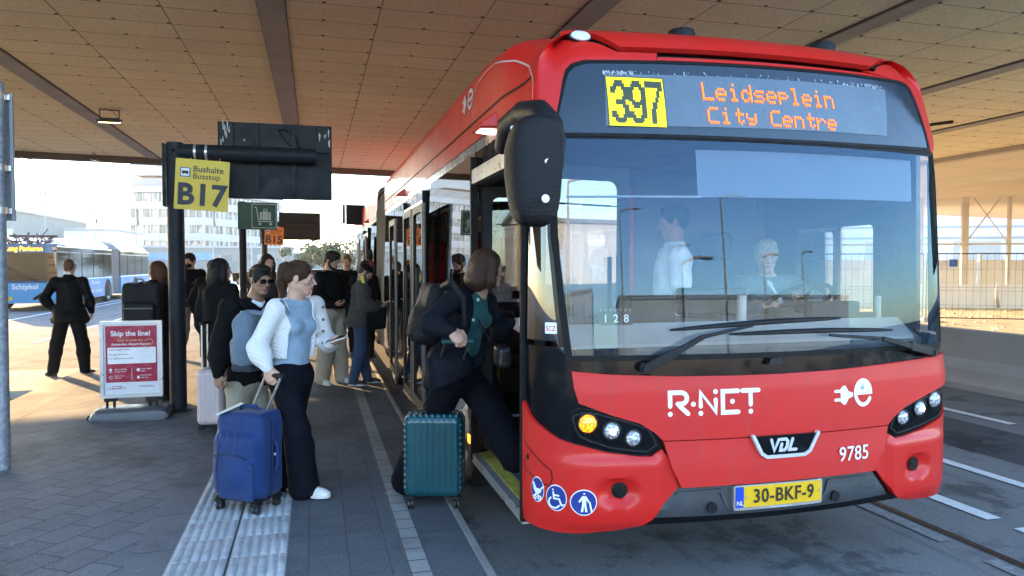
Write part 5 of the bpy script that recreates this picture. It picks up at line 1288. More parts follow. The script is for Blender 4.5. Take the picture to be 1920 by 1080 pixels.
def shoe(name,ankle,toe,mu,ms,parent,s=1.,h=.0,step=.008,high=0.):
    """shoe with a sole; toe gives the direction and pitch"""
    ankle,toe=A(*ankle),A(*toe); d=unit(toe-ankle+A(0,0,.055*s)); rt=unit(np.cross(d,A(0,0,1))); up=np.cross(rt,d); M=np.stack([rt,d,up],1)
    B=ankle-up*.080*s; T=lambda x,y,z: B+M@(A(x,y,z)*s)
    f=Field(); f.cone(T(0,-.035,.042),T(0,.03,.045),.037*s,.040*s,.03).cone(T(0,.03,.042),T(.004,.135,.030),.040*s,.036*s,.03).ell(T(.004,.15,.026),A(.044,.05,.026)*s,M,.02).cone(T(0,-.015,.05),T(0,-.012,.095+high),.036*s,.036*s,.03)
    f.cut(T(0,0,.012),-up,.004).cut(T(0,-.01,.098+high),up,.004)
    o=skin(name,f,mu,parent,step)
    g=Field(); g.ell(T(0,-.03,.012),A(.037,.045,.03)*s,M,.02).ell(T(.003,.13,.012),A(.046,.072,.03)*s,M,.03).box(T(.001,.05,.012),A(.036,.09,.03)*s,M,.02,.03); g.cut(T(0,0,.022),up,.003).cut(T(0,0,0),-up,.003)
    skin('shoe_sole',g,ms,o,step); return o
class Pose:
    """joints in metres; local frame: x right, y forward, z up"""
    def __init__(s,pos,yaw,H=1.7,fem=False,w=1.):
        s.pos=A(*pos); s.yaw=yaw; s.k=H/1.7; s.M=rotm(yaw); s.fem=fem; k=s.k; sh=(.158 if fem else .172)*w
        s.j=dict(pelvis=(0,0,.95),waist=(0,.0,1.08),chest=(0,.0,1.26),neck=(0,-.01,1.44),head=(0,.025,1.585),
                 SR=(sh,-.005,1.375),SL=(-sh,-.005,1.375),ER=(sh+.05,-.03,1.12),EL=(-sh-.05,-.03,1.12),WR=(sh+.055,.05,.88),WL=(-sh-.055,.05,.88),
                 HR=(.088,0,.92),HL=(-.088,0,.92),KR=(.095,.02,.50),KL=(-.095,.02,.50),AR=(.095,-.02,.085),AL=(-.095,-.02,.085),TR=(.12,.13,.03),TL=(-.12,.13,.03))
        s.j={n:s.pos+s.M@(A(*v)*k) for n,v in s.j.items()}; s.hy,s.hp,s.hr=yaw,0,0
    def set(s,**k):
        for n,v in k.items(): s.j[n]=A(*v)
        return s
    def loc(s,**k):
        for n,v in k.items(): s.j[n]=s.pos+s.M@(A(*v)*s.k)
        return s
    def lean(s,dx,dy):
        """shift the upper body: offsets at head height in the local frame"""
        for n in ('waist','chest','neck','head','SR','SL','ER','EL','WR','WL'):
            z=(s.j[n][2]-s.j['pelvis'][2])/(.63*s.k); s.j[n]=s.j[n]+s.M@A(dx,dy,0)*max(0,min(1.1,z))
        return s
    def bodyM(s):
        up=unit(s.j['neck']-s.j['pelvis']); rt=s.j['SR']-s.j['SL']; rt=unit(rt-up*(rt@up)); return np.stack([rt,np.cross(up,rt),up],1)
    def hipM(s):
        rt=unit(s.j['HR']-s.j['HL']); up=A(0,0,1); up=unit(up-rt*(up@rt)); return np.stack([rt,np.cross(up,rt),up],1)
def torso(f,P,t=0.,k=.05,belly=0.,hem=None,hw=1.,bust=0.):
    j,s=P.j,P.k; M=P.bodyM(); fem=P.fem; w=.93 if fem else 1.
    f.ell(j['pelvis']+M@A(0,0,-.01),A((.160 if fem else .155)*s*hw+t,.112*s*hw+t,.13*s+t),P.hipM(),k)
    f.ell(j['waist']+M@A(0,.006+belly*.5,0),A(.135*w*s+t,.098*s+t+belly,.14*s+t),M,k)
    f.ell(j['chest']+M@A(0,.0,-.01),A(.152*w*s+t,.108*s+t,.165*s+t),M,k)
    if bust:
        for q in (-1,1): f.ell(j['chest']+M@A(q*.068,.078,-.01)*s,A(.062,.05,.06)*s*bust+t*.6,M,.03)
    if t>.008: f.ell(j['waist']+M@A(0,0,.02),A(.150*w*s+t,.108*s+t,.24*s),M,k)
    f.cone(j['SR']+M@A(-.02,0,-.005),j['SL']+M@A(.02,0,-.005),.056*s+t*.8,.056*s+t*.8,k); f.cone(j['neck']-M@A(0,0,.0),j['chest']+M@A(0,-.02,.09),.058*s+t*.5,.10*s+t,k)
    return f
def arm(f,P,q,t=0.,wrist=None,k=.03,puff=0.,short=1.):
    j,s=P.j,P.k; Sh,E,W=j['S'+q],j['E'+q],j['W'+q]; w=.88 if P.fem else 1.
    if short<1: E2=Sh+(E-Sh)*short; f.cone(Sh,E2,.054*s*w+t,.052*s*w+t+.006,k); return f
    f.cone(Sh,E,.054*s*w+t,.042*s*w+t+puff*.5,k); mid=E+(W-E)*.35; f.cone(E,mid,.042*s*w+t+puff*.5,.043*s*w+t+puff,k); end=W+(W-E)*0; f.cone(mid,end,.043*s*w+t+puff,(wrist or .030*s+t*.7),k); return f
def legs(f,P,t=0.,flare=0.,k=.035,hem=None,top=None,knee=0.):
    j,s=P.j,P.k; fem=P.fem
    f.ell(j['pelvis']+A(0,0,-.015),A((.162 if fem else .155)*s+t,.115*s+t,.125*s+t),P.hipM(),.05); f.ell(j['pelvis']+P.hipM()@A(0,-.045,-.05)*s,A(.135,.085,.095)*s+t,P.hipM(),.05)
    for q in 'RL':
        H,K,An=j['H'+q],j['K'+q],j['A'+q]; f.cone(H+A(0,0,-.02),K,.086*s+t,.058*s+t+knee,k); c=K+(An-K)*.32; f.cone(K,c,.058*s+t+knee,.057*s+t+flare*.3+knee*.8,k); f.cone(c,An+(An-K)*.02,.057*s+t+flare*.3+knee*.8,.040*s+t+flare,k)
    return f
EYEW=mat('eye white',(.42,.40,.38),.25,0,.03,40); EYEI=mat('eye iris',(.06,.04,.025),.1,0,.05,40)
def eyes(T,M,s,parent,lid):
    for q in (-1,1):
        b=MB(); c=T(q*.031,.0715,.0005); ax=unit(M@A(q*.08,1,-.02)); b.lathe(c,ax,[(.001,-.0125*s),(.009*s,-.009*s),(.0125*s,0),(.0108*s,.0062*s),(.0062*s,.0108*s)],14)
        b.m(1).lathe(c,ax,[(.0062*s,.0109*s),(.003*s,.0124*s),(.0005,.0127*s)],14); b.build('eye',[EYEW,EYEI],parent,deg=70)
def brows(f,T,s,lift=0.):
    for q in (-1,1): f.cone(T(q*.016,.0885,.024+lift),T(q*.046,.079,.025+lift),.0042*s,.0028*s,.004)
def hair_field(T,M,s,style):
    f=Field()
    f.ell(T(0,-.016,.034),A(.081,.100,.090)*s,M,.015)
    if style in ('short','crop','buzz','back'):
        o={'short':.004,'crop':.0,'buzz':-.004,'back':.004}[style]
        f=Field(); f.ell(T(0,-.016,.034),A(.080+o,.099+o,.089+o)*s,M,.015); f.ell(T(0,-.055,-.015),A(.062+o,.052+o,.062)*s,M,.02)
        if style=='short': f.ell(T(0,.03,.095),A(.062,.06,.034)*s,M,.02)
        for q in (-1,1): f.cone(T(q*.074,.028,.02),T(q*.072,.026,-.022),.009*s,.006*s,.012)
        f.ell(T(0,.092,-.030),A(.066,.060,.070)*s,M,.010,'s'); f.ell(T(0,.12,.02),A(.058,.055,.036)*s,M,.010,'s')
        for q in (-1,1): f.ell(T(q*.084,.004,-.020),A(.022,.026,.034)*s,M,.008,'s')
        f.cut(T(0,-.06,-.066),-(M@A(0,.35,1)),.006)
    elif style=='pony':
        f=Field(); f.ell(T(0,-.016,.034),A(.079,.099,.088)*s,M,.015); f.ell(T(0,-.062,.0),A(.060,.046,.062)*s,M,.02)
        f.ell(T(0,.092,-.034),A(.068,.064,.076)*s,M,.012,'s'); f.ell(T(0,.125,.022),A(.056,.056,.036)*s,M,.012,'s')
        for q in (-1,1): f.ell(T(q*.084,.0,-.022),A(.020,.022,.034)*s,M,.008,'s')
        f.cut(T(0,-.05,-.05),-(M@A(0,.5,1)),.006)
        f.ell(T(0,-.098,.075),A(.026,.024,.026)*s,M,.012)
        f.chain([T(0,-.100,.082),T(-.004,-.124,.066),T(-.008,-.130,.01),T(-.010,-.116,-.07),T(-.010,-.100,-.15),T(-.008,-.095,-.235)],[.017*s,.024*s,.028*s,.029*s,.024*s,.010*s],.02)
        f.chain([T(.012,-.13,.04),T(.016,-.135,-.05),T(.020,-.105,-.12)],[.014*s,.018*s,.008*s],.02)
    elif style in ('bob','long'):
        lo=-.115 if style=='bob' else -.20
        f.ell(T(0,-.045,-.03),A(.083,.066,.085)*s,M,.03)
        for q in (-1,1):
            f.chain([T(q*.070,.008,.045),T(q*.082,.004,-.02),T(q*.080,-.006,-.08),T(q*.070,-.012,lo)],[.026*s,.026*s,.028*s,.020*s],.025); f.chain([T(q*.045,-.07,.0),T(q*.048,-.078,-.08),T(q*.04,-.07,lo)],[.045*s,.045*s,.030*s],.03)
        f.chain([T(0,-.08,.0),T(0,-.088,-.08),T(0,-.08,lo)],[.05*s,.05*s,.035*s],.03)
        f.ell(T(0,.098,-.040),A(.064,.072,.090)*s,M,.012,'s'); f.ell(T(0,.128,.018),A(.052,.056,.036)*s,M,.012,'s')
    elif style=='curly':
        rg=np.random.RandomState(4)
        for _ in range(60):
            v=unit(rg.normal(size=3)); 
            if v[1]>.35 and v[2]<.35: continue
            f.ell(T(v[0]*.080,v[1]*.098-.016,v[2]*.09+.034),A(.022,.022,.022)*s,M,.01)
        f.ell(T(0,.098,-.034),A(.064,.064,.074)*s,M,.010,'s')
    return f
def strands(T,s,style,m,parent,n,seed):
    """loose locks laid over the hair mass"""
    rg=np.random.RandomState(seed); b=MB()
    def on(th,ph,o=.003):
        return np.array([(.080+o)*math.sin(ph)*math.sin(th),-.016+(.099+o)*math.sin(ph)*math.cos(th),.034+(.089+o)*math.cos(ph)])
    lo={'bob':-.125,'long':-.215}.get(style,0)
    for i in range(n):
        j=lambda a: rg.normal(0,a)
        if style in ('bob','long'):
            th=R(rg.uniform(62,298)); P=[on(th*.9+.3,R(12)),on(th,R(42)),on(th,R(72)),on(th,R(92))]; e=P[-1]; zz=np.linspace(e[2],lo+rg.uniform(-.02,.03),4)[1:]
            P+=[np.array([e[0]*(1+.06*math.sin(3*k))*(.98-.05*k)+j(.004),e[1]*(1-.05*k)+j(.004),z]) for k,z in enumerate(zz)]
        elif style=='pony':
            if i%2:
                th=R(rg.uniform(-150,150)); a0=R(62 if abs(th)<1.2 else 95); tip=np.array([0,-.100,.078]); st_=on(th,a0); P=[]
                for t in np.linspace(0,1,6):
                    q=st_*(1-t)+tip*t; c=np.array([0,-.016,.034]); d=(q-c)/np.array([.083,.102,.092]); d/=np.linalg.norm(d); P.append(c+d*np.array([.083,.102,.092]))
            else:
                base=[(0,-.100,.082),(-.004,-.124,.066),(-.008,-.130,.01),(-.010,-.116,-.07),(-.010,-.100,-.15),(-.008,-.095,-.25)]; w=[.012,.022,.028,.030,.027,.022]; a=rg.uniform(0,6.28)
                P=[np.array(p)+np.array([math.cos(a)*q,math.sin(a)*q*.9,j(.006)]) for p,q in zip(base,w)]
        else:
            th=R(rg.uniform(-180,180)); e=R((52 if abs(th)<.9 else 95)+rg.uniform(-8,8)); P=[on(th+1.2,R(8)),on(th+.6,e*.4),on(th+.2,e*.75),on(th,e,.005)]
        b.tube([T(*p) for p in P],[.0022*s]*(len(P)-1)+[.0008*s],4,cap=False)
    b.build('hair_strand',m,parent,deg=80)
def glasses(T,M,s,parent,dark=False):
    b=MB()
    for q in (-1,1):
        c=[T(q*.033+.026*x,.101-.004*abs(x),.002+.017*z) for x,z in rrect(-1,-1,1,1,.45,4)]; b.tube(list(c)+[c[0]],.0022*s,6,cap=False)
        b.tube([T(q*.060,.096,.008),T(q*.077,.05,.010),T(q*.079,-.005,.006),T(q*.077,-.02,-.008)],.0022*s,6)
    b.tube([T(-.008,.104,.006),T(.008,.104,.006)],.002*s,6)
    g=b.build('glasses',mat('glasses frame',(.012,.010,.010),.3),parent)
    b=MB()
    for q in (-1,1): b.add([T(q*.033+.026*x,.101,.002+.017*z) for x,z in rrect(-1,-1,1,1,.45,4)],[list(range(20))])
    b.build('lens',glass('dark lens',(.12,.12,.12),.1) if dark else glass('eyeglass lens',(.88,.9,.9),.06),g)

SK=lambda c: skin_mat('skin %.2f'%c[0],c)
FAIR,MIDS,TAN=(.52,.31,.22),(.44,.25,.17),(.30,.165,.105)
def figure(label,P,skincol,hair,top,pants,shoes,headyaw=None,headpitch=0,headroll=0,lod=1,hands=(),cat='person',neckline=None,beard=None,extra=None,hs=1.,legs_on=True,group=None):
    """one person: a continuous body skin carrying clothes, hair and shoes as parts"""
    k=P.k; hy=P.yaw if headyaw is None else headyaw; MH=rotm(hy,headpitch,headroll); hc=P.j['head']; s=k*hs*.99
    f=Field(); T=add_head(f,hc,MH,s,P.j['neck']+A(0,0,-.02),.050 if P.fem else .056,P.fem)
    fine=[(hc-.135*s,hc+.135*s,(.0042 if lod==0 else .0065))]
    torso(f,P,-.018); 
    for q in 'RL': arm(f,P,q,-.012)
    legs(f,P,-.016)
    for q in 'RL': f.cone(P.j['A'+q],P.j['A'+q]+(P.j['T'+q]-P.j['A'+q])*.7,.03,.022,.02)
    for h in hands:
        q,d,n,curl=h[:4]; W=P.j['W'+q]; add_hand(f,W,d,n,1 if (h[4] if len(h)>4 else True) else -1,curl,k*(.94 if P.fem else 1.0))
        c=W+unit(d)*.08; fine.append((c-.115,c+.115,.0042 if lod==0 else .0075))
    lipc=[T(0,.090,-.0625),T(0,.088,-.0725)]
    def mf(ce):
        loc=(ce-hc)@MH/s; m=np.zeros(len(ce)); x,y,z=loc.T
        m[(np.abs(x)<.0225)&(y>.078)&(np.abs(z+.0672)<.0118*np.sqrt(np.clip(1-(x/.0235)**2,0,1)))]=1; return m
    base=A(P.pos[0],P.pos[1],P.pos[2])
    lipm=skin_mat('lips %.2f'%skincol[0],(skincol[0]*.82,skincol[1]*.52,skincol[2]*.52))
    body=skin('person',f,[SK(skincol),lipm],None,.016 if lod==0 else .022,fine,matfn=mf,loc=base)
    tag(body,label,cat,group)
    st=.009 if lod==0 else .014
    if lod<2: eyes(T,MH,s,body,None)
    # hair
    if hair:
        style,hcol=hair; hm=hair_mat('hair %.2f %.2f'%(hcol[0],hcol[2]),hcol); hf=hair_field(T,MH,s,style); brows(hf,T,s)
        ho=skin('hair',hf,hm,body,.006 if lod==0 else .009,(),.004,60,3,stretch=(1,1,.35))
        if style not in('curly','buzz','crop'): strands(T,s,style,hm,ho,260 if lod==0 else 120,11)
    if beard:
        bf=Field(); bf.ell(T(0,.058,-.090),A(.046,.042,.036)*s,MH,.01)
        for q in (-1,1): bf.cone(T(q*.064,.010,-.035),T(q*.045,.045,-.085),.016*s,.022*s,.015)
        bf.cone(T(-.024,.090,-.052),T(.024,.090,-.052),.006*s,.006*s,.01); bf.ell(T(0,.098,-.067),A(.019,.016,.009)*s,MH,.006,'s')
        skin('beard',bf,hair_mat('beard %.2f'%beard[0],beard),body,.008,(),.003,70,5)
    if top: top(P,body,st,T,MH,s)
    if pants: pants(P,body,st)
    if shoes:
        for q in 'RL': shoe('shoe',P.j['A'+q],P.j['T'+q],shoes[0],shoes[1],body,k,step=.007 if lod==0 else .010)
    if extra: extra(P,body,st,T,MH,s)
    return body
def knit(name,col,sc=150.):
    if name in _MC: return _MC[name]
    m,n,out=_nt(name); co=coord(n); w=N(n,'ShaderNodeTexWave',wave_type='BANDS',bands_direction='DIAGONAL'); L(n,co,w.inputs['Vector']); w.inputs['Scale'].default_value=sc/6; w.inputs['Distortion'].default_value=1.2; w.inputs['Detail'].default_value=2
    c=mix(n,ramp(n,w.outputs['Fac'],.1,.6),[x*.92 for x in col],col); c=mix(n,ramp(n,noise(n,co,9,3),.4,.75,0,.25),c,[x*.8 for x in col])
    b=bsdf(n,out,Base_Color=c,Roughness=.95,Specular_IOR_Level=.15,Sheen_Weight=.3); bump(n,b,w.outputs['Fac'],.45,.006); _MC[name]=m; return m
def jacket(name,m,t=.016,hemz=.02,sleeves='RL',folds=.006,puff=0.,skirt=0.,opening=None,collar=True,short=1.,belly=0.,ff=20.,extra=None,hw=1.,bust=0.,wr=None):
    def go(P,body,st,T,MH,s):
        f=Field(); torso(f,P,t,.05,belly,hw=hw,bust=bust); Mh=P.hipM(); j=P.j
        if skirt: f.cone(j['pelvis'],j['pelvis']+A(0,0,-.10)+Mh@A(0,-.02,0),.14*P.k+t,.155*P.k+t+skirt,.05); f.ell(j['pelvis']+A(0,0,-.08),A(.175+skirt,.135+skirt,.12)*P.k,Mh,.05)
        up=P.bodyM()[:,2]; f.cut(j['pelvis']+up*hemz*P.k,-A(0,0,1) if abs(hemz)<.2 and skirt else -up,.006)
        f.cut(j['neck']+up*.035*P.k,up,.006)
        if collar: f.chain([j['neck']+up*.0+P.bodyM()@A(-.055,.02,0)*P.k,j['neck']+up*.01+P.bodyM()@A(-.03,-.045,0)*P.k,j['neck']+up*.01+P.bodyM()@A(.03,-.045,0)*P.k,j['neck']+P.bodyM()@A(.055,.02,0)*P.k],[.020,.024,.024,.020],.02)
        for q in sleeves: arm(f,P,q,t,wrist=wr,puff=puff,short=short)
        f.cone(j['head']+MH@A(0,-.01,-.10)*s,j['neck']+up*.10,.062 if not P.fem else .055,.055,.012,'s')
        if opening:
            M=P.bodyM(); w0,x0,y0=opening; c=j['chest']+M@A(x0,.14,-.10)*P.k; f.box(c,A(w0,.09+y0,.34)*P.k,M,.02,.02,'s')
        if extra: extra(f,P)
        return skin(name,f,m,body,st,(),folds,ff,int(abs(P.pos[0]*97))%50+1)
    return go
def multi(*gs):
    def go(*a): 
        for g in gs: g(*a)
    return go
def trousers(m,t=.014,flare=.012,folds=.005,knee=.006,ff=18.):
    def go(P,body,st):
        f=Field(); legs(f,P,t,flare,knee=knee); f.cut(P.j['pelvis']+A(0,0,.10)*P.k,A(0,0,1),.006)
        skin('trousers',f,m,body,st,(),folds,ff,int(abs(P.pos[1]*31))%50+2,stretch=(1,1,.7))
    return go
NAVY=cloth('navy black cloth',(.008,.0085,.012)); BLACK=cloth('black cloth',(.006,.006,.0065)); PARKA=cloth('dark parka cloth',(.007,.008,.013),.75,fold=26)
KHAKI=cloth('khaki cloth',(.30,.27,.20)); BEIGE=cloth('beige cloth',(.42,.35,.26)); JEANS=cloth('blue denim',(.035,.06,.12)); TEAL=cloth('teal jersey',(.012,.085,.085)); BLUET=cloth('soft blue jersey',(.24,.34,.43))
CARD=knit('white cardigan knit',(.70,.70,.69)); GREYT=cloth('grey trousers cloth',(.12,.12,.11)); SUIT=cloth('black suit cloth',(.005,.005,.006),.7); WSHIRT=cloth('white shirt cloth',(.72,.74,.77),.8); REDC=cloth('red coat cloth',(.28,.02,.03)); OLIVE=cloth('brown grey jacket',(.06,.052,.045))
SHW=mat('white shoe leather',(.70,.69,.66),.5,0,.08,20); SHB=mat('black shoe leather',(.014,.014,.014),.4,0,.1,20); SOLEW=mat('white sole',(.66,.65,.62),.6,0,.1,20); SOLEB=mat('dark sole',(.02,.02,.02),.7); SHBR=mat('brown shoe',(.10,.055,.03),.5); SHG=mat('pale green shoe',(.42,.45,.28),.6); SHT=mat('beige trainers',(.50,.42,.33),.6)
BROWN=(.052,.028,.016); DARKB=(.012,.009,.008); BLOND=(.42,.33,.20); GREYH=(.16,.14,.12); GINGER=(.30,.10,.03)

# ---- woman in the white cardigan, walking to the bus with her phone
P=Pose((-.14,4.98,PZ),128,1.63,True,.95)
P.set(head=at(562,521,4.98),neck=at(553,566,5.0),chest=at(551,607,5.0),waist=at(549,655,5.0),pelvis=at(546,697,5.0),
      SR=at(517,577,4.88),ER=at(482,650,4.84),WR=at(503,690,4.76),SL=at(591,573,5.11),EL=at(613,640,5.12),WL=at(617,643,4.94),
      HR=at(532,706,4.95),HL=at(560,704,5.06),KR=at(556,806,4.86),KL=at(543,806,5.06),AR=(-.085,4.93,PZ+.088),TR=(.075,4.85,PZ+.035),AL=(-.235,5.12,PZ+.098),TL=(-.085,5.03,PZ+.035))
def cardi_buttons(P,body,st,T,MH,s):
    b=MB()
    for v in (588,611,633,655): c=at(606,v-12,4.955); b.lathe(c,(.25,-.95,.1),[(.001,.008),(.009,.008),(.011,.003),(.011,-.004)],12)
    b.build('button',mat('brown button',(.12,.06,.03),.4),body)
w1=figure('woman in a white cardigan and blue top, phone in hand, pulling the blue suitcase',P,FAIR,('pony',(.040,.019,.010)),
    multi(jacket('blue_top',BLUET,.006,.055,'RL',.007,opening=None,collar=False,short=.45,bust=.95),jacket('cardigan',CARD,.017,.10,'RL',.008,.012,0,(.098,.012,.03),False,bust=.9,wr=.036)),
    trousers(cloth('black flared trousers',(.005,.0055,.010)),.012,.052,.004,.012),(SHW,SOLEW),headyaw=100,headpitch=6,lod=0,
    hands=(('R',(.16,-.22,-.95),(-.35,-.90,.05),.95,False),('L',(.82,-.42,.14),(.1,-.35,-.9),.45,False)),extra=cardi_buttons)
# phone in her hand
def phone(c,d,n,label):
    d,n=unit(d),unit(n); a=np.cross(d,n); M=Matrix(((d[0],a[0],n[0],c[0]),(d[1],a[1],n[1],c[1]),(d[2],a[2],n[2],c[2]),(0,0,0,1)))
    t=empty('phone',tuple(c),label,'phone'); b=MB(); b.box((0,0,0),(.15,.072,.009),M); b.build('case',mat('pale phone case',(.55,.56,.56),.3),t,bevel=.003)
    b=MB(); b.box((0,0,.0052),(.14,.064,.001),M); b.build('screen',mat('phone screen',(.02,.02,.025),.05),t); return t
phone(at(630,636,4.86),(.85,-.35,.30),(-.25,-.2,.95),'pale smartphone held by the woman in the white cardigan')

# ---- boarding woman, leaning through the front door
P=Pose((.80,4.5,PZ),88,1.70,True)
P.set(head=at(914,503,4.38),neck=at(893,551,4.44),chest=at(880,592,4.46),waist=at(868,645,4.5),pelvis=at(858,692,4.52),
      SR=at(850,562,4.27),ER=at(806,606,4.20),WR=at(846,620,4.12),SL=at(914,566,4.62),EL=at(937,628,4.60),WL=at(958,607,4.46),
      HR=at(846,704,4.46),HL=at(874,704,4.60),KR=at(812,790,4.72),KL=at(915,762,4.55),AR=(.585,4.86,PZ+.095),TR=(.74,4.80,PZ+.035),AL=(1.20,4.33,.402+.088),TL=(1.36,4.29,.402+.035))
def boarder_extra(P,body,st,T,MH,s):
    glasses(T,MH,s,body)
    b=MB()
    for u,v in ((887,600),(896,562),(876,655)): b.lathe(at(u,v,4.28),(.5,-.85,0),[(.001,.006),(.010,.005),(.011,0)],10)
    b.build('snap_button',M_CHROME,body)
def parka_tail(f,P):
    f.chain([P.j['pelvis']+A(-.05,0,.03),at(842,690,4.42),at(832,712,4.40)],[.15,.13,.075],.06); f.chain([P.j['pelvis'],at(880,690,4.52)],[.13,.12],.05)
    f.cut(at(832,724,4.36),A(.42,0,-1),.01)
w3=figure('woman with bobbed brown hair and glasses leaning into the bus door, dark parka',P,FAIR,('bob',(.058,.030,.019)),
    multi(jacket('teal_top',TEAL,.006,-.08,'',.005,collar=False,bust=.8),jacket('parka',PARKA,.018,-.19,'RL',.012,.004,.03,(.075,.03,.02),True,extra=parka_tail,wr=.042,ff=17)),
    trousers(cloth('black wide trousers',(.004,.0045,.008)),.016,.045,.006,.02),(SHB,SOLEB),headyaw=80,headpitch=4,lod=0,
    hands=(('R',(.62,-.30,-.72),(.25,-.95,.15),.92,False),('L',(.95,-.12,.10),(0,-.75,.65),.55,True)),extra=boarder_extra)
b=MB(); c=at(985,603,4.40); b.box(tuple(c),(.085,.004,.054),rz=-.1); o=tag(b.build('card',mat('pale ticket card',(.6,.62,.64),.4)),'pale travel card held out by the woman leaning into the bus door','card'); 

# ---- man with dark glasses behind her
P=Pose((-.52,6.0,PZ),122,1.62,False,1.05)
P.set(head=at(489,524,5.93),neck=at(477,563,6.0),chest=at(466,612,6.0),waist=at(462,670,6.0),pelvis=at(463,712,6.0),SR=at(431,576,5.88),ER=at(411,655,5.84),WR=at(408,702,5.80),SL=at(508,577,6.16),EL=at(525,660,6.18),WL=at(515,705,6.0),
      HR=at(450,722,5.95),HL=at(478,720,6.05),KR=(-.585,5.93,.47),KL=(-.44,6.02,.47),AR=(-.60,5.94,PZ+.085),TR=(-.47,5.85,PZ+.03),AL=(-.43,6.06,PZ+.085),TL=(-.30,5.97,PZ+.03))
def specs(P,body,st,T,MH,s):
    glasses(T,MH,s,body,True)
    b=MB(); b.tube([at(446,560,5.86),at(468,585,5.82),at(495,612,5.85),at(520,640,5.92)],[.018]*4,6); b.build('sling_strap',BLACK,body)
    f=Field(); j=P.j; f.chain([j['neck']+P.bodyM()@A(-.05,.045,-.005),j['neck']+P.bodyM()@A(0,.075,-.03),j['neck']+P.bodyM()@A(.05,.045,-.005)],[.016,.018,.016],.02); skin('white_collar',f,WSHIRT,body,.008)
m2=figure('man with dark glasses in a black sweater and khaki trousers behind the cardigan woman',P,TAN,('short',(.012,.010,.010)),jacket('sweater',BLACK,.026,-.04,'RL',.010,.012,collar=True,belly=.02,wr=.045),trousers(KHAKI,.022,.028,.007,.016),(SHB,SOLEB),headyaw=146,headpitch=10,lod=0,hands=(('R',(.05,-.1,-1),(-.6,-.8,0),.9,False),),extra=specs)

# ---- bearded man in black
P=Pose((.20,9.60,PZ),140,1.71); P.loc(ER=(.25,.02,1.12),EL=(-.25,.02,1.12),WR=(.15,.24,1.02),WL=(-.12,.26,1.06),KR=(.11,.03,.5),AR=(.12,-.03,.085),TR=(.16,.12,.03),AL=(-.11,.06,.085),TL=(-.13,.22,.03))
figure('bearded man in a black sweater and loose beige trousers, looking down',P,MIDS,('short',(.022,.014,.010)),jacket('sweater',BLACK,.02,-.06,'RL',.006,.01),trousers(BEIGE,.026,.03,.007,.02),(SHW,SOLEW),headyaw=128,headpitch=22,hands=(('R',P.M@A(-.5,.8,.2),P.M@A(.3,.2,-.9),.6,False),),beard=(.022,.014,.010))
# ---- man in the flat cap at the bus side
P=Pose((.55,9.40,PZ),92,1.55); P.loc(ER=(.24,.02,1.14),EL=(-.24,.04,1.14),WR=(.14,.25,1.08),WL=(-.08,.27,1.12),AR=(.10,-.10,.085),TR=(.12,.06,.03),KR=(.10,.0,.5),AL=(-.09,.10,.085),TL=(-.10,.26,.03)).lean(0,.05)
def capx(P,body,st,T,MH,s):
    f=Field(); f.ell(T(0,-.01,.058),A(.088,.104,.062)*s,MH,.02).ell(T(0,.085,.038),A(.066,.055,.014)*s,MH,.02); f.cut(T(0,0,.026),-(MH@A(0,-.12,1)),.006); skin('cap',f,BLACK,body,.009,(),.002,40)
    b=MB(); b.tube([P.pos+P.M@A(.175,.03,1.40),P.pos+P.M@A(.20,.05,1.25),P.pos+P.M@A(.185,.05,1.1)],[.02,.024,.02],6); b.build('yellow_stripe',mat('yellow band',(.65,.62,.05),.6),body)
figure('man in a black flat cap and blue jeans reading his phone beside the bus',P,MIDS,('crop',(.05,.04,.035)),jacket('jacket',OLIVE,.026,-.12,'RL',.007,.012,.02),trousers(JEANS,.014,.012,.007,.006),(SHB,SOLEW),headpitch=30,hands=(('R',P.M@A(-.4,.85,.2),P.M@A(.5,.2,-.8),.6,False),),extra=capx,beard=(.08,.07,.06))
c=P.pos+P.M@A(.03,.38,1.08); phone(c,P.M@A(-.3,.9,.3),(-.4,-.2,.9),'dark smartphone in the hands of the man in the flat cap')
f=Field(); f.box(P.pos+P.M@A(.12,.20,.86),(.06,.13,.14),rotm(92),.04,.02); o=skin('shoulder_bag',f,BLACK,None,.012,(),.006,25,loc=P.pos+P.M@A(.12,.20,.72)); tag(o,'black shoulder bag hanging at the hip of the man in the flat cap','bag')
b=MB(); b.tube([P.pos+P.M@A(.10,.20,.98),P.pos+P.M@A(.08,.17,1.2),P.pos+P.M@A(-.02,.06,1.40)],.014,6); b.build('strap',BLACK,o)

# ---- man in the black suit, seen from behind
P=Pose((-3.36,11.5,.11),2,1.66,False,1.06); P.loc(HR=(.085,0,.9),HL=(-.09,0,.9),KR=(.15,.03,.48),AR=(.185,.0,.085),TR=(.25,.14,.03),KL=(-.18,.02,.48),AL=(-.23,.0,.085),TL=(-.33,.10,.03),EL=(-.31,-.05,1.13),WL=(-.20,.0,.96),ER=(.27,-.02,1.12),WR=(.26,.10,.93))
def tails(f,P):
    f.chain([P.j['pelvis']+P.M@A(-.10,-.02,0),P.pos+P.M@A(-.19,.02,.80)],[.10,.06],.05); f.chain([P.j['pelvis']+P.M@A(.10,-.02,0),P.pos+P.M@A(.19,.03,.80)],[.10,.06],.05)
def collarx(P,body,st,T,MH,s):
    f=Field(); M=P.bodyM(); f.chain([P.j['neck']+M@A(-.05,.01,.045),P.j['neck']+M@A(-.028,-.042,.05),P.j['neck']+M@A(.028,-.042,.05),P.j['neck']+M@A(.05,.01,.045)],[.014]*4,.02); skin('white_collar',f,WSHIRT,body,.009)
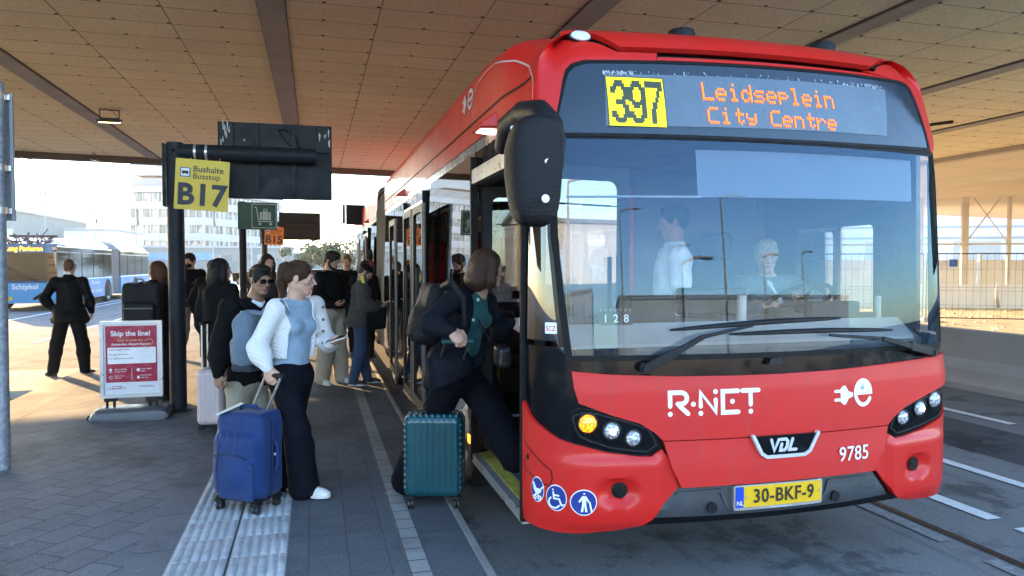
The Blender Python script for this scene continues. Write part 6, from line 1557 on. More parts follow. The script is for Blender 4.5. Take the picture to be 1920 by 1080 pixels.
figure('man in a black suit seen from behind, walking away across the concrete slab',P,FAIR,('buzz',(.10,.065,.045)),jacket('suit_jacket',SUIT,.014,-.165,'RL',.005,.006,.03,extra=tails),trousers(SUIT,.018,.014,.005,.008),(SHB,SOLEB),hands=(('L',P.M@A(.5,.6,-.5),P.M@A(-.3,-.9,0),.7,True),('R',P.M@A(-.1,.5,-.8),P.M@A(.9,0,0),.5,True)),extra=collarx,lod=2)
# ---- woman with the big black backpack by the pole
P=Pose((-1.74,8.95,PZ),12,1.58,True); P.loc(EL=(-.24,.02,1.12),WL=(-.18,.16,.95))
figure('woman with reddish hair and a large black backpack beside the bus stop pole',P,FAIR,('long',(.09,.035,.018)),jacket('coat',BLACK,.03,-.2,'RL',.006,.01,.03),trousers(NAVY,.014,.012),(SHB,SOLEB),headyaw=-72,hands=())
f=Field(); Mb=rotm(8); c=P.pos+P.M@A(-.03,-.26,1.07); f.box(c,(.20,.105,.245),Mb,.05,.02).box(c+Mb@A(0,-.11,-.07),(.16,.045,.13),Mb,.03,.02).box(c+A(0,0,.235),(.19,.09,.04),Mb,.03,.03)
o=skin('backpack',f,cloth('black nylon',(.014,.014,.015),.6,fold=30),None,.012,(),.006,20,loc=c+A(0,0,-.26)); tag(o,'large black backpack on the back of the woman beside the bus stop pole','backpack')
b=MB(); b.tube([c+Mb@A(-.05,-.08,.27),c+Mb@A(-.03,-.10,.315),c+Mb@A(.03,-.10,.315),c+Mb@A(.05,-.08,.27)],.010,8); b.build('handle',mat('grey handle',(.16,.16,.15),.6),o)
b=MB(); b.box((0,-.160,-.0),(.30,.006,.012),Matrix(((Mb[0][0],Mb[0][1],0,c[0]),(Mb[1][0],Mb[1][1],0,c[1]),(0,0,1,c[2]),(0,0,0,1)))); b.build('zip',mat('grey zip',(.1,.1,.1),.5),o)
# ---- man with a dark face mask, behind the pole
P=Pose((-1.95,12.6,PZ),165,1.72); P.loc(AL=(-.2,.1,.085),TL=(-.28,.24,.03),KL=(-.2,.16,.48),AR=(.16,-.1,.085),TR=(.2,.05,.03))
def maskx(P,body,st,T,MH,s):
    f=Field(); f.ell(T(0,.062,-.066),A(.053,.050,.048)*s,MH,.01); skin('face_mask',f,BLACK,body,.009)
figure('man in a black jacket and dark face mask half hidden by the bus stop pole',P,MIDS,('short',DARKB),jacket('jacket',BLACK,.026,-.1,'RL',.007,.012,.02),trousers(GREYT,.02,.02),(SHBR,SOLEB),headyaw=200,headpitch=12,extra=maskx)
# ---- boy seen from behind
P=Pose((-1.30,10.25,PZ),18,1.60); P.loc(KL=(-.10,.05,.5),AL=(-.10,.10,.085),TL=(-.12,.26,.03),AR=(.10,-.15,.12),TR=(.11,-.0,.04),EL=(-.27,-.04,1.12),WL=(-.24,.06,.90))
figure('dark haired youth in a black jacket walking away, pale green trainers',P,MIDS,('short',DARKB),jacket('jacket',BLACK,.026,-.08,'RL',.007,.012,.015),trousers(NAVY,.018,.02),(SHG,SOLEW),hands=(('L',(0,.1,-1),P.M@A(-1,0,0),.5,True),),lod=2)
# ---- others in the queue, mostly hidden
P=Pose((-.88,7.35,PZ),35,1.60,True)
figure('black haired woman in a dark jacket over a white top, behind the man with glasses',P,MIDS,('long',DARKB),multi(jacket('shirt',WSHIRT,.018,-.05,'',.004),jacket('jacket',BLACK,.026,-.1,'RL',.006,.012,0,None)),trousers(NAVY),(SHB,SOLEB),headyaw=60,lod=2)
P=Pose((-.60,9.9,PZ),165,1.68,True)
figure('dark haired woman facing the viewer, between the glasses man and the cardigan woman',P,FAIR,('long',(.02,.013,.010)),jacket('jumper',cloth('plum jersey',(.035,.028,.034)),.014,-.05),trousers(NAVY),(SHB,SOLEB),headyaw=150)
P=Pose((.22,13.2,PZ),200,1.60,True)
figure('person with curly ginger hair between the cardigan woman and the bearded man',P,FAIR,('curly',GINGER),jacket('coat',BLACK,.02,-.1),trousers(NAVY),(SHB,SOLEB),lod=2)
P=Pose((.52,12.4,PZ),190,1.70)
figure('sandy haired man mostly hidden behind the shoulder of the bearded man',P,FAIR,('short',(.20,.11,.05)),jacket('coat',BLACK,.02,-.1),trousers(NAVY),(SHB,SOLEB),lod=2)
P=Pose((.78,12.0,PZ),20,1.60)
figure('dark haired person walking away between the bearded man and the flat cap',P,MIDS,('short',DARKB),jacket('jacket',BLACK,.02,-.1),trousers(NAVY),(SHB,SOLEB),lod=2)
P=Pose((1.10,14.3,PZ+.25),95,1.62,True)
figure('person in a pink red jacket boarding at the rear doors of the bus',P,FAIR,('long',BROWN),jacket('jacket',cloth('pink red jacket',(.42,.05,.09)),.02,-.1),trousers(NAVY),(SHB,SOLEB),lod=2)
# ---- passenger stepping in at the middle door
P=Pose((1.32,7.95,.402),80,1.56,True); P.set(AL=(.98,8.02,.50),TL=(1.04,7.90,.43),KL=(1.12,8.0,.78))
figure('passenger in a dark red coat stepping in at the middle door, white trainers',P,FAIR,('long',(.10,.05,.03)),jacket('coat',REDC,.022,-.2,'RL',.006,.01,.02),trousers(NAVY),(SHW,SOLEW),lod=2)
# ---- driver at the wheel
P=Pose((3.04,4.70,.62),195,1.64,True); P.set(head=at(1437,480,4.46),neck=at(1437,522,4.52),chest=at(1440,562,4.55),waist=at(1445,610,4.58),pelvis=(3.05,4.72,.95),
      SR=at(1392,533,4.50),ER=at(1372,588,4.36),WR=at(1425,575,4.10),SL=at(1484,531,4.58),EL=at(1530,560,4.42),WL=at(1500,556,4.10),HR=(2.96,4.66,.93),HL=(3.14,4.66,.93),KR=(2.93,4.25,.90),KL=(3.17,4.25,.90),AR=(2.93,4.12,.50),AL=(3.17,4.12,.50),TR=(2.91,3.98,.44),TL=(3.19,3.98,.44))
def vcol(P,body,st,T,MH,s):
    f=Field(); M=P.bodyM(); 
    for q in (-1,1): f.chain([P.j['neck']+M@A(q*.055,.01,.03),P.j['neck']+M@A(q*.035,.075,-.02),P.j['chest']+M@A(0,.128,.02)],[.017,.018,.012],.01)
    skin('shirt_collar',f,mat('pale mint shirt',(.62,.70,.64),.8),body,.008)
figure('bus driver with short blond hair and a grey jumper at the steering wheel',P,FAIR,('short',BLOND),jacket('jumper',cloth('blue grey jumper',(.10,.12,.14)),.016,-.02),trousers(NAVY),(SHB,SOLEB),headyaw=205,headpitch=8,hands=(('R',(.75,-.55,.3),(0,-.4,.9),.8,False),('L',(-.7,-.6,.2),(0,-.4,.9),.8,False)),extra=vcol)
# ---- standing man in a white shirt
P=Pose((2.44,4.62,.402),282,1.68,False,.92); P.set(head=at(1262,415,4.66)); P.loc(EL=(-.27,.02,1.11),WL=(-.24,.20,.95),ER=(.26,.0,1.1),WR=(.25,.2,.95))
figure('man in a white short sleeved shirt standing beside the driver in the bus',P,MIDS,('short',DARKB),jacket('shirt',WSHIRT,.018,-.08,'RL',.006,.004,collar=True,short=.72),trousers(NAVY),(SHB,SOLEB),headyaw=290,headpitch=6,hands=(('L',P.M@A(0,.8,-.5),P.M@A(-1,0,.2),.5,True),))

# ============================================================ LUGGAGE
M_BLUEC=cloth('royal blue nylon',(.007,.030,.115),.65,.15,14,.25); M_TEALC=None
def teal_mat():
    m,n,out=_nt('teal hard shell'); co=coord(n); f=noise(n,co,3,4)
    b=bsdf(n,out,Base_Color=mix(n,ramp(n,f,.3,.7),(.004,.052,.064),(.007,.070,.082)),Roughness=.26,Coat_Weight=.6,Coat_Roughness=.1); bump(n,b,noise(n,co,320,2),.15,.003); return m
M_TEALC=teal_mat()
def frame_of(x,y,z,yaw): M=rotm(yaw); return Matrix(((M[0][0],M[0][1],0,x),(M[1][0],M[1][1],0,y),(0,0,1,z),(0,0,0,1))),M
def castor(name,t,MT,x,y,r=.028):
    b=MB(); c=MT@Vector((x,y,r)); ax=MT.to_3x3()@Vector((1,.2,0))
    for s in (-.011,.011): b.cyl(c+ax.normalized()*s,ax,r,.014,18)
    w=b.build('castor',mat('castor rubber',(.015,.015,.016),.45,0,.2,30),t)
    b=MB(); b.box((x,y,r*1.75),(.044,.036,.026),MT); b.box((x,y,r*2.3),(.06,.05,.02),MT); b.build('castor_fork',M_BLK,w,bevel=.004); return w
def handle(t,MT,w,z0,z1,y,m=None,grip=True,tilt=0.):
    b=MB()
    for s in (-w,w): b.tube([MT@Vector((s,y,z0)),MT@Vector((s,y+tilt*.6,(z0+z1)/2)),MT@Vector((s,y+tilt,z1))],[.0095,.0085,.008],8)
    h=b.build('pull_handle',m or M_ALU,t)
    b=MB(); b.box((0,y+tilt,z1+.006),(2*w+.05,.032,.030),MT); b.build('grip',M_BLK,h,bevel=.009); return h
# blue soft case, seen three-quarter
MT,Mr=frame_of(-.415,4.83,PZ,216)
t=empty('suitcase',(-.415,4.83,PZ),'royal blue soft suitcase with a paper tag, pulled by the woman in the cardigan','suitcase')
W_=lambda x,y,z: np.array(MT@Vector((x,y,z)))
f=Field(); f.box(W_(0,-.01,.345),(.185,.115,.262),Mr,.055,.02).box(W_(0,.085,.30),(.165,.075,.205),Mr,.06,.035).ell(W_(0,.10,.27),(.15,.085,.17),Mr,.05).box(W_(0,-.01,.60),(.16,.10,.022),Mr,.02,.03)
skin('body',f,M_BLUEC,t,.008,(),.0035,22,4)
b=MB()
for z0,y,xx,yy in ((0.345,.062,.188,.0),):
    pass
for yo,sx,sz in ((.045,.1895,.268),(.010,.1915,.272)):
    pts=[MT@Vector((x,yo,.345+z)) for x,z in rrect(-sx,-sz,sx,sz,.06,6)]; b.tube(pts+[pts[0]],.0048,6,cap=False)
b.build('zip',mat('dark blue zip',(.010,.018,.06),.5),t)
b=MB()
for xx in (-.03,.03,.085): b.tube([MT@Vector((xx,.145,.50)),MT@Vector((xx*1.1,.168,.42)),MT@Vector((xx*1.2,.178,.30)),MT@Vector((xx*1.1,.165,.14))],.0045,5)
b.build('seam',mat('dark blue zip',(.010,.018,.06),.5),t)
f=Field(); f.box(W_(-.03,.150,.215),(.135,.022,.125),Mr,.03,.01); skin('front_pocket',f,M_BLUEC,t,.009,(),.003,22,6)
b=MB(); pts=[MT@Vector((x,.172,z)) for x,z in ((-.125,.36),(-.05,.375),(.05,.375),(.125,.36))]; b.tube(pts,.005,6); b.build('zip',mat('dark blue zip',(.010,.018,.06),.5),t)
b=MB(); b.tube([MT@Vector((-.07,-.01,.615)),MT@Vector((-.06,-.005,.648)),MT@Vector((.06,-.005,.648)),MT@Vector((.07,-.01,.615))],[.011,.013,.013,.011],8); b.build('top_handle',M_BLUEC,t)
b=MB(); b.tube([MT@Vector((-.196,-.01,.25)),MT@Vector((-.215,-.01,.29)),MT@Vector((-.215,-.01,.40)),MT@Vector((-.196,-.01,.44))],.010,8); b.build('side_handle',M_BLUEC,t)
b=MB(); b.tube([MT@Vector((-.172,.035,.485)),MT@Vector((-.182,.06,.43))],.005,5); b.lathe(MT@Vector((-.205,.0,.36)),MT.to_3x3()@Vector((-1,0,0)),[(.001,.003),(.008,.002),(.009,-.004)],10); b.build('zip_pull',M_CHROME,t)
hl_=MT.inverted()@Vector(at(513,704,4.74)); b=MB()
for s in (-.06,.06): b.tube([MT@Vector((s,-.085,.58)),MT@Vector((s+hl_.x,hl_.y,hl_.z))],.0088,8)
h=b.build('pull_handle',M_ALU,t)
b=MB(); b.tube([MT@Vector((-.085+hl_.x,hl_.y,hl_.z)),MT@Vector((.085+hl_.x,hl_.y,hl_.z))],.016,10); b.build('grip',M_BLK,h)
for x,y in ((-.14,-.085),(.14,-.085),(-.14,.10),(.14,.10)): castor('castor',t,MT,x,y)
b=MB(); b.box((0,0.,.082),(.33,.24,.02),MT); b.build('base',M_BLK,t,bevel=.008)
b=MB(); v=[MT@Vector(p) for p in ((.02,.02,.665),(.10,.155,.612),(.155,.12,.605),(.075,-.015,.660))]; n_=Vector((0,0,.003)); b.add(v+[p+n_ for p in v],[(3,2,1,0),(4,5,6,7),(0,1,5,4),(1,2,6,5),(2,3,7,6),(3,0,4,7)])
tg=b.build('paper_tag',mat('paper tag',(.62,.66,.62),.7,0,.06,30),t); 
# teal ribbed hard case
MT,Mr=frame_of(.735,4.58,PZ,196)
t=empty('suitcase',(.735,4.58,PZ),'teal ribbed hard shell suitcase held by the woman leaning into the bus','suitcase')
W_=lambda x,y,z: np.array(MT@Vector((x,y,z)))
f=Field(); f.box(W_(0,0,.335),(.185,.118,.262),Mr,.045,.01)
for i in range(9):
    x=-.15+i*.0375; f.cone(W_(x,.116,.115),W_(x,.116,.555),.0075,.0075,.010); f.cone(W_(x,-.116,.115),W_(x,-.116,.555),.0075,.0075,.010)
    f.cone(W_(x,.095,.596),W_(x,.030,.597),.0075,.0075,.008)
for i in range(11):
    z=.135+i*.04
    for s in (-1,1): f.cone(W_(s*.184,.040,z),W_(s*.178,.10,z),.0085,.0085,.008); f.cone(W_(s*.184,-.040,z),W_(s*.178,-.10,z),.0085,.0085,.008)
skin('shell',f,M_TEALC,t,.0055)
b=MB(); pts=[MT@Vector((x,0,.335+z)) for x,z in rrect(-.189,-.266,.189,.266,.05,6)]; b.tube(pts+[pts[0]],.0095,6,cap=False); b.build('zip',mat('black zip',(.012,.012,.013),.6),t)
b=MB(); b.tube([MT@Vector((-.07,.0,.600)),MT@Vector((-.06,.0,.630)),MT@Vector((.06,0,.630)),MT@Vector((.07,0,.600))],[.010,.012,.012,.010],8); b.build('top_handle',M_BLK,t)
hl_=MT.inverted()@Vector(at(858,640,4.22)); b=MB()
for s in (-.07,.07): b.tube([MT@Vector((s,-.085,.58)),MT@Vector((s+hl_.x,hl_.y,hl_.z))],.0085,8)
h=b.build('pull_handle',mat('dark handle rod',(.05,.06,.065),.35,.5),t)
b=MB(); b.tube([MT@Vector((-.095+hl_.x,hl_.y,hl_.z)),MT@Vector((.095+hl_.x,hl_.y,hl_.z))],.015,10); b.build('grip',mat('teal grip',(.01,.07,.075),.4),h)
for x,y in ((-.145,-.085),(.145,-.085),(-.145,.085),(.145,.085)): castor('castor',t,MT,x,y,.031)
# pale pink case
MT,Mr=frame_of(-.90,7.15,PZ,100)
t=empty('suitcase',(-.90,7.15,PZ),'pale pink hard suitcase beside the man with dark glasses','suitcase')
W_=lambda x,y,z: np.array(MT@Vector((x,y,z)))
f=Field(); f.box(W_(0,0,.34),(.185,.12,.255),Mr,.05,.01)
for i in range(7): x=-.13+i*.043; f.cone(W_(x,.117,.12),W_(x,.117,.56),.007,.007,.01); f.cone(W_(x,-.117,.12),W_(x,-.117,.56),.007,.007,.01)
for i in range(5):
    for s in (-1,1): f.cone(W_(s*.182,-.08+i*.04,.12),W_(s*.182,-.08+i*.04,.56),.007,.007,.01)
skin('shell',f,mat('pale pink shell',(.52,.43,.43),.35,0,.06,5),t,.009)
handle(t,MT,.08,.58,1.0,-.09)
for x,y in ((-.14,-.085),(.14,-.085),(-.14,.085),(.14,.085)): castor('castor',t,MT,x,y)
b=MB(); b.box((0,0,.083),(.33,.21,.03),MT); b.build('base',M_BLK,t,bevel=.01)
# light blue rucksack on the cardigan woman's back
Mb=rotm(122); c=at(471,640,5.08)
f=Field(); f.box(c,(.112,.075,.18),Mb@rotm(0,-6),.06,.02).ell(c+A(0,0,-.08),(.135,.095,.11),Mb,.05).box(c+Mb@A(0,-.075,-.07),(.09,.03,.09),Mb,.028,.02).ell(c+A(0,0,.16),(.09,.065,.05),Mb,.04)
M_LBLUE=cloth('grey blue canvas',(.115,.155,.205),.85,.2,16,.5)
o=skin('rucksack',f,M_LBLUE,None,.008,(),.010,17,loc=c+A(0,0,-.21)); tag(o,'light blue grey rucksack on the back of the woman in the cardigan','rucksack')
b=MB(); b.tube([c+A(0,0,.20)+Mb@A(.07,.05,0),at(492,588,4.93),at(508,566,4.88),at(528,566,4.86),at(541,590,4.855)],[.016,.017,.018,.018,.014],6); b.build('strap',M_LBLUE,o)
f=Field(); f.box(c+A(0,0,-.165),(.115,.08,.026),Mb,.02,.01); skin('base_panel',f,cloth('dark rucksack base',(.03,.035,.05)),o,.010)
b=MB(); q=c+Mb@A(.03,-.02,.19); b.box((0,0,0),(.055,.05,.03),Matrix.Translation(q)@Matrix.Rotation(.4,4,'Z')); b.build('bottle_cap',mat('green cap',(.02,.16,.07),.4),o,bevel=.006)
# black backpack of the boarding woman
Mb=rotm(80); c=at(806,588,4.66)
f=Field(); f.box(c,(.145,.085,.20),Mb@rotm(0,18),.06,.02).ell(c+Mb@A(0,-.06,-.06),(.12,.07,.11),Mb,.05)
o=skin('backpack',f,cloth('black nylon',(.014,.014,.015),.6,fold=30),None,.009,(),.006,18,loc=c+A(0,0,-.2)); tag(o,'dark backpack on the back of the woman leaning into the bus door','backpack')
b=MB(); b.tube([c+A(0,0,.17)+Mb@A(.09,.04,0),at(846,528,4.24),at(870,560,4.20),at(872,610,4.22)],[.02,.022,.022,.016],6); b.build('strap',cloth('black nylon',(.014,.014,.015),.6,fold=30),o)
# small black handbag at the boarding woman's side
f=Field(); cb=at(942,668,4.42); f.box(cb,(.10,.045,.07),rotm(95),.03,.02); o=skin('handbag',f,SHB,None,.008,(),.003,20,loc=cb-A(0,0,.07)); tag(o,'small black handbag hanging in front of the woman leaning into the bus','handbag')
b=MB(); b.tube([cb+A(0,0,.06),at(920,640,4.32),at(897,600,4.26)],.007,6); b.build('strap',SHB,o)

# ============================================================ STOP SIGNS AND BOARDS
M_POST=mat('black blue sign steel',(.010,.013,.019),.55,0.,.3,3,.1,60,spec=.22)
M_YEL=mat('sign yellow',(.62,.45,.035),.5,0,.06,6); M_YEL_SUN=mat('sunlit sign yellow',(.72,.24,.012),.5,0,.06,6)  # the orange is a yellow plate with sunlight put into its colour
M_INK=mat('sign ink',(.025,.027,.04),.6)
M_SPLAT=mat('bird droppings',(.45,.46,.46),.8)
def stop_sign(x,y,code,field,lbl_pole,lbl_sign,lbl_board,simple=False):
    t=empty('stop_pole',(x,y,PZ),lbl_pole,'pole','bus stop poles')
    b=MB(); b.tube([(x,y,PZ),(x,y,2.965)],.083,20); b.build('pole',M_POST,t)
    b=MB(); b.lathe((x,y,PZ),(0,0,1),[(.14,0),(.14,.012),(.10,.018),(.084,.03)],20); b.build('base_plate',M_POST,t)
    b=MB(); b.tube([(x-.02,y,2.875),(x+1.42,y,2.875)],.083,20); b.build('arm',M_POST,t)
    b=MB(); 
    for xx in (x+.20,x+.31): b.lathe((xx,y,2.875),(1,0,0),[(.084,-.012),(.0865,-.012),(.0865,.012),(.084,.012)],20)
    b.build('clamp',M_ALU,t)
    b=MB(); b.b2((x-.115,y-.06,2.30),(x-.088,y+.30,2.95)); b.build('side_panel',M_POST,t,bevel=.004)
    # panel in front of the arm, seen from its back
    tb=empty('display_board',(x+.99,y+.17,2.40),lbl_board,'board','departure boards')
    X0,X1,Yb=x+.405,x+1.595,y+.17
    b=MB(); b.b2((X0,Yb-.05,2.42),(X1,Yb+.10,3.235)); b.build('housing',M_POST,tb,bevel=.006)
    b=MB()
    for x0 in (X0+.02,X1-.16): b=MB(); b.b2((x0,Yb-.075,2.93),(x0+.14,Yb-.0505,3.225)); b.build('cover',M_POST,tb,bevel=.004)
    b=MB()
    for xx in (X0+.40,X0+.78):
        b.b2((xx-.022,Yb-.085,2.47),(xx+.022,Yb-.0505,3.21))
        for zz in (2.56,2.62,2.67,3.0,3.07,3.12): b.lathe((xx+.010,Yb-.086,zz),(0,-1,0),[(.007,0),(.007,.004),(.001,.006)],8)
    b.build('rail',M_POST,tb)
    b=MB(); b.tube([(X0+.62,Yb-.06,3.17),(X0+.70,Yb-.085,3.17),(X0+.80,Yb-.085,3.10),(X0+.84,Yb-.08,3.0),(X0+.86,Yb-.07,2.95)],.008,6); b.tube([(X0+.63,Yb-.06,3.16),(X0+.69,Yb-.08,3.05),(X0+.78,Yb-.08,2.98),(X0+.85,Yb-.07,2.95)],.006,6); b.build('cable',M_RUB,tb)
    b=MB(); 
    for xx in (X0+.22,X0+.60,X0+.95): b.b2((xx-.06,Yb-.03,2.415),(xx+.06,Yb+.06,2.4185))
    b.build('speaker_grille',mat('grille',(.05,.05,.05),.6),tb)
    if not simple:
        b=MB(); rg=np.random.RandomState(3)
        for i in range(16):
            xx=rg.choice([X0+rg.uniform(.03,.14),X1-rg.uniform(.02,.14),X0+rg.uniform(.25,.5)]); zz=rg.uniform(3.0,3.22); w=rg.uniform(.003,.008); h=rg.uniform(.01,.06)
            yo=Yb-(.077 if (xx<X0+.16 or xx>X1-.16) else .052)
            b.add([(xx+w*math.cos(a)*(1+.5*math.sin(3*a+i)),yo,zz+h*math.sin(a)) for a in [i2*.5236 for i2 in range(12)]],[list(range(12))])
        b.build('droppings',M_SPLAT,tb,clean=False)
    # square stop sign hung from the arm, slightly askew
    ts=empty('stop_sign',(x+.27,y-.10,2.36),lbl_sign,'sign','bus stop signs')
    a=R(-3.2); fn=plane_fn((x+.275,y-.105,2.52),(math.cos(a),0,math.sin(a)),(-math.sin(a),0,math.cos(a)))
    pl=patch('plate',rrect(-.262,-.262,.262,.262,.012),fn,field,ts,off=.004,thick=.008,step=None)
    tx=[text('lettering',code,0.0,-.205,.305,fn,M_INK,pl,bold=.036,off=.006,sx=.98,spacing=1.05)]
    text('lettering','Bushalte',-.095,.135,.088,fn,M_INK,pl,bold=.012,align='LEFT',off=.006); text('lettering','Busstop',-.095,.062,.084,fn,M_INK,pl,bold=.004,align='LEFT',off=.006)
    ic=patch('bus_symbol',rrect(-.215,.075,-.118,.172,.006),fn,mat('symbol blue',(.02,.10,.32),.5),pl,off=.006,thick=.002,step=None)
    patch('bus_symbol_field',rrect(-.205,.085,-.128,.162,.004),fn,M_WHT,ic,off=.0075,thick=0,step=None); patch('bus_symbol_mark',[rrect(-.198,.108,-.135,.138,.006),circ(-.182,.106,.007,n=10),circ(-.150,.106,.007,n=10)],fn,M_INK,ic,off=.009,thick=0,step=None)
    b=MB()
    for s in (-.12,.16): p=Vector(fn(s,.255,0)); b.tube([p,(p.x,y-.088,2.80)],.007,5)
    b.build('hanger',M_ALU,ts)
stop_sign(-1.40,8.23,'B17',M_YEL,'black round bus stop pole with a thick arm, beside the red poster stand','yellow square bus stop sign reading B17','black departure board seen from behind above the yellow stop sign')
stop_sign(-1.42,22.4,'B15',M_YEL_SUN,'distant bus stop pole under the B15 sign','yellow square bus stop sign reading B15, coloured orange as if sunlit','distant departure board beside the B15 sign',True)
# luggage trolley sign: green box on a post
tg_=empty('trolley_sign',(-1.30,14.0,PZ),'dark green sign with a white luggage trolley symbol on a post','sign')
M_GRN=mat('sign green',(.012,.06,.035),.5,0,.1,4)
b=MB(); b.tube([(-1.27,14.06,PZ),(-1.27,14.06,2.84)],.065,14); b.build('post',M_POST,tg_)
b=MB(); b.b2((-1.34,13.93,2.33),(-.66,13.99,2.82)); gb=b.build('sign_box',M_GRN,tg_,bevel=.006)
fn=plane_fn((-.885,13.929,2.575),(1,0,0),(0,0,1))
patch('border',[rrect(-.215,-.22,.215,.22,.02)],fn,mat('dim white vinyl',(.42,.46,.42),.5),gb,holes=[rrect(-.203,-.208,.203,.208,.015)],off=.003,thick=0,step=None)
tr=[stroke([(-.16,.155),(-.13,.15),(-.095,-.10),(.14,-.10)],.018,3),circ(-.075,-.145,.024,n=16),circ(.115,-.145,.024,n=16),rrect(-.075,-.075,-.035,.07,.01),rrect(-.028,-.075,.072,.09,.012),rrect(.079,-.075,.118,.07,.01),stroke([(-.005,.10),(-.005,.125),(.05,.125),(.05,.10)],.012,2)]
patch('trolley_symbol',tr,fn,mat('dim white vinyl',(.42,.46,.42),.5),gb,off=.003,thick=0,step=None)
# hanging board over the bus at the far end
tb=empty('hanging_board',(.95,17,2.6),'dark hanging display board beside the rear of the red bus','board'); b=MB(); b.b2((.70,16.95,2.60),(1.75,17.10,3.06)); b.build('housing',M_POST,tb,bevel=.01)
b=MB(); b.b2((.62,16.96,2.62),(.685,17.05,3.06)); b.build('end_cap',mat('grey end cap',(.12,.13,.14),.5),tb)
b=MB(); b.tube([(1.3,17.18,2.85),(4.3,17.18,2.85),(4.3,17.18,0)],.08,12); b.build('arm',M_POST,tb)
# grey steel post with sign panels seen from behind, at the left edge
def galv():
    m,n,out=_nt('galvanised steel'); co=coord(n); v=N(n,'ShaderNodeTexVoronoi'); L(n,co,v.inputs['Vector']); v.inputs['Scale'].default_value=38; f=noise(n,coord(n,scale=(1,1,.5)),16,5,.7)
    c=mix(n,ramp(n,N_sep(n,v.outputs['Color']),.2,.8),(.19,.21,.24),(.27,.30,.33)); c=mix(n,ramp(n,f,.62,.72,0,.75),c,(.52,.55,.58))
    bsdf(n,out,Base_Color=c,Roughness=.5,Metallic=.35); return m
M_GALV=galv()
t=empty('steel_post',(-2.29,6.22,PZ),'galvanised steel post with grey sign panels seen from behind','post')
b=MB(); b.tube([(-2.29,6.22,PZ),(-2.275,6.22,3.03)],.054,20); b.lathe((-2.275,6.22,3.03),(0,0,1),[(.054,0),(.056,.004),(.050,.022),(.03,.032),(.001,.034)],20); b.build('pole',M_GALV,t)
M_PANB=mat('sign back grey',(.22,.24,.27),.5,.2,.12,3)
b=MB(); b.b2((-2.78,6.30,2.03),(-2.195,6.32,2.99)); b.b2((-2.215,6.275,2.03),(-2.19,6.299,2.99)); b.build('sign_panel',M_PANB,t,bevel=.004)
for z in (2.95,2.42,2.10): b=MB(); b.lathe((-2.28,6.22,z),(0,0,1),[(.055,-.025),(.060,-.025),(.060,.025),(.055,.025)],20); b.b2((-2.36,6.255,z-.02),(-2.20,6.297,z+.02)); b.build('clamp',M_ALU,t)
# poster stand
t=empty('poster_stand',(-1.78,8.0,PZ),'red and white ticket poster in a silver frame on a grey weighted base','poster stand')
yp=7.98; fn=plane_fn((-1.785,yp,.745),(1,0,.0),(0,0,1))
fr=patch('frame',[rrect(-.285,-.385,.285,.385,.012)],fn,mat('silver frame',(.50,.52,.54),.35,.5,.06,5),t,holes=[rrect(-.252,-.352,.252,.352,.004)],off=.022,thick=.05,step=None)
po=patch('poster',rrect(-.254,-.354,.254,.354,.003),fn,mat('poster white',(.66,.67,.70),.25,0,.03,4,coat=.4),t,off=.004,thick=.02,step=None)
M_MAR=mat('poster crimson',(.34,.012,.045),.25,0,.05,4,coat=.4); M_GOLD=mat('poster gold',(.62,.42,.18),.4); M_PW=mat('poster lettering white',(.74,.74,.75),.4)
patch('poster_field',[rrect(-.235,-.232,.235,.335,.003)],fn,M_MAR,po,off=.0055,thick=0,step=None)
patch('poster_card',rrect(-.218,-.045,.222,.118,.012),fn,M_PW,po,off=.007,thick=0,step=None)
text('poster_lettering','Skip the line!',-.005,.235,.070,fn,M_PW,po,bold=.022,off=.0075)
text('poster_lettering','Scan to book the',-.01,.180,.033,fn,M_GOLD,po,bold=.008,off=.0075); text('poster_lettering','Amsterdam Airport Express',-.005,.140,.0335,fn,M_PW,po,bold=.014,off=.0075,sx=.92)
patch('poster_curl',[stroke([(.12,.185)]+arc(.165,.170,.03,90,-60,8)+arc(.150,.125,.022,60,330,10),.005,2)],fn,M_GOLD,po,off=.0075,thick=0,step=None)
M_INKP=mat('poster ink',(.20,.03,.08),.5)
for i,s_ in enumerate(('Instant digital ticket','No app download,','no registration needed')): text('poster_lettering',s_,-.205,.082-.040*i+(.008 if i==0 else 0),.024,fn,M_INKP,po,bold=.010 if i==0 else .004,align='LEFT',off=.0085)
for x,y,ws_ in ((-.10,-.115,('Easy travelling','to city centre')),(-.10,-.18,('Runs every','10 mins')),(.135,-.115,('Instant digital','ticket')),(.135,-.18,('From € 6.50','one way'))):
    for i,s_ in enumerate(ws_): text('poster_lettering',s_,x-.055,y-.022*i+.008,.019,fn,M_PW,po,bold=.006,align='LEFT',off=.0075)
patch('poster_icon',[circ(-.192,-.105,.014,n=14),stroke([(-.206,-.128),(-.178,-.128)],.005,2),rrect(.045,-.125,.072,-.095,.004),rrect(.048,-.20,.070,-.172,.004),stroke([(.0,-.095),(.0,-.205)],.003,0)]+[stroke(arc(-.192,-.180,.014,0,340,14),.004,0)],fn,M_PW,po,off=.0075,thick=0,step=None)
text('poster_lettering','AMSTERDAM',-.135,-.275,.015,fn,M_INKP,po,bold=.01,off=.0075); text('poster_lettering','✕ BUS NET ∩',-.135,-.302,.026,fn,M_MAR,po,bold=.015,off=.0075); text('poster_lettering','CONNEXXION',.125,-.285,.022,fn,M_MAR,po,bold=.004,off=.0075); 
b=MB()
for x in (-1.98,-1.59):
    b.b2((x-.055,yp-.03,.325),(x+.055,yp+.03,.359))
    for s in (-.035,.03): b.tube([(x+s,yp,.33),(x+s,yp,.20)],.013,8)
b.build('leg',M_BLK,t,bevel=.0)
b=MB(); prof=[(-.20,0),(-.20,.055),(-.17,.085),(-.10,.10),(.10,.10),(.17,.085),(.20,.055),(.20,0)]
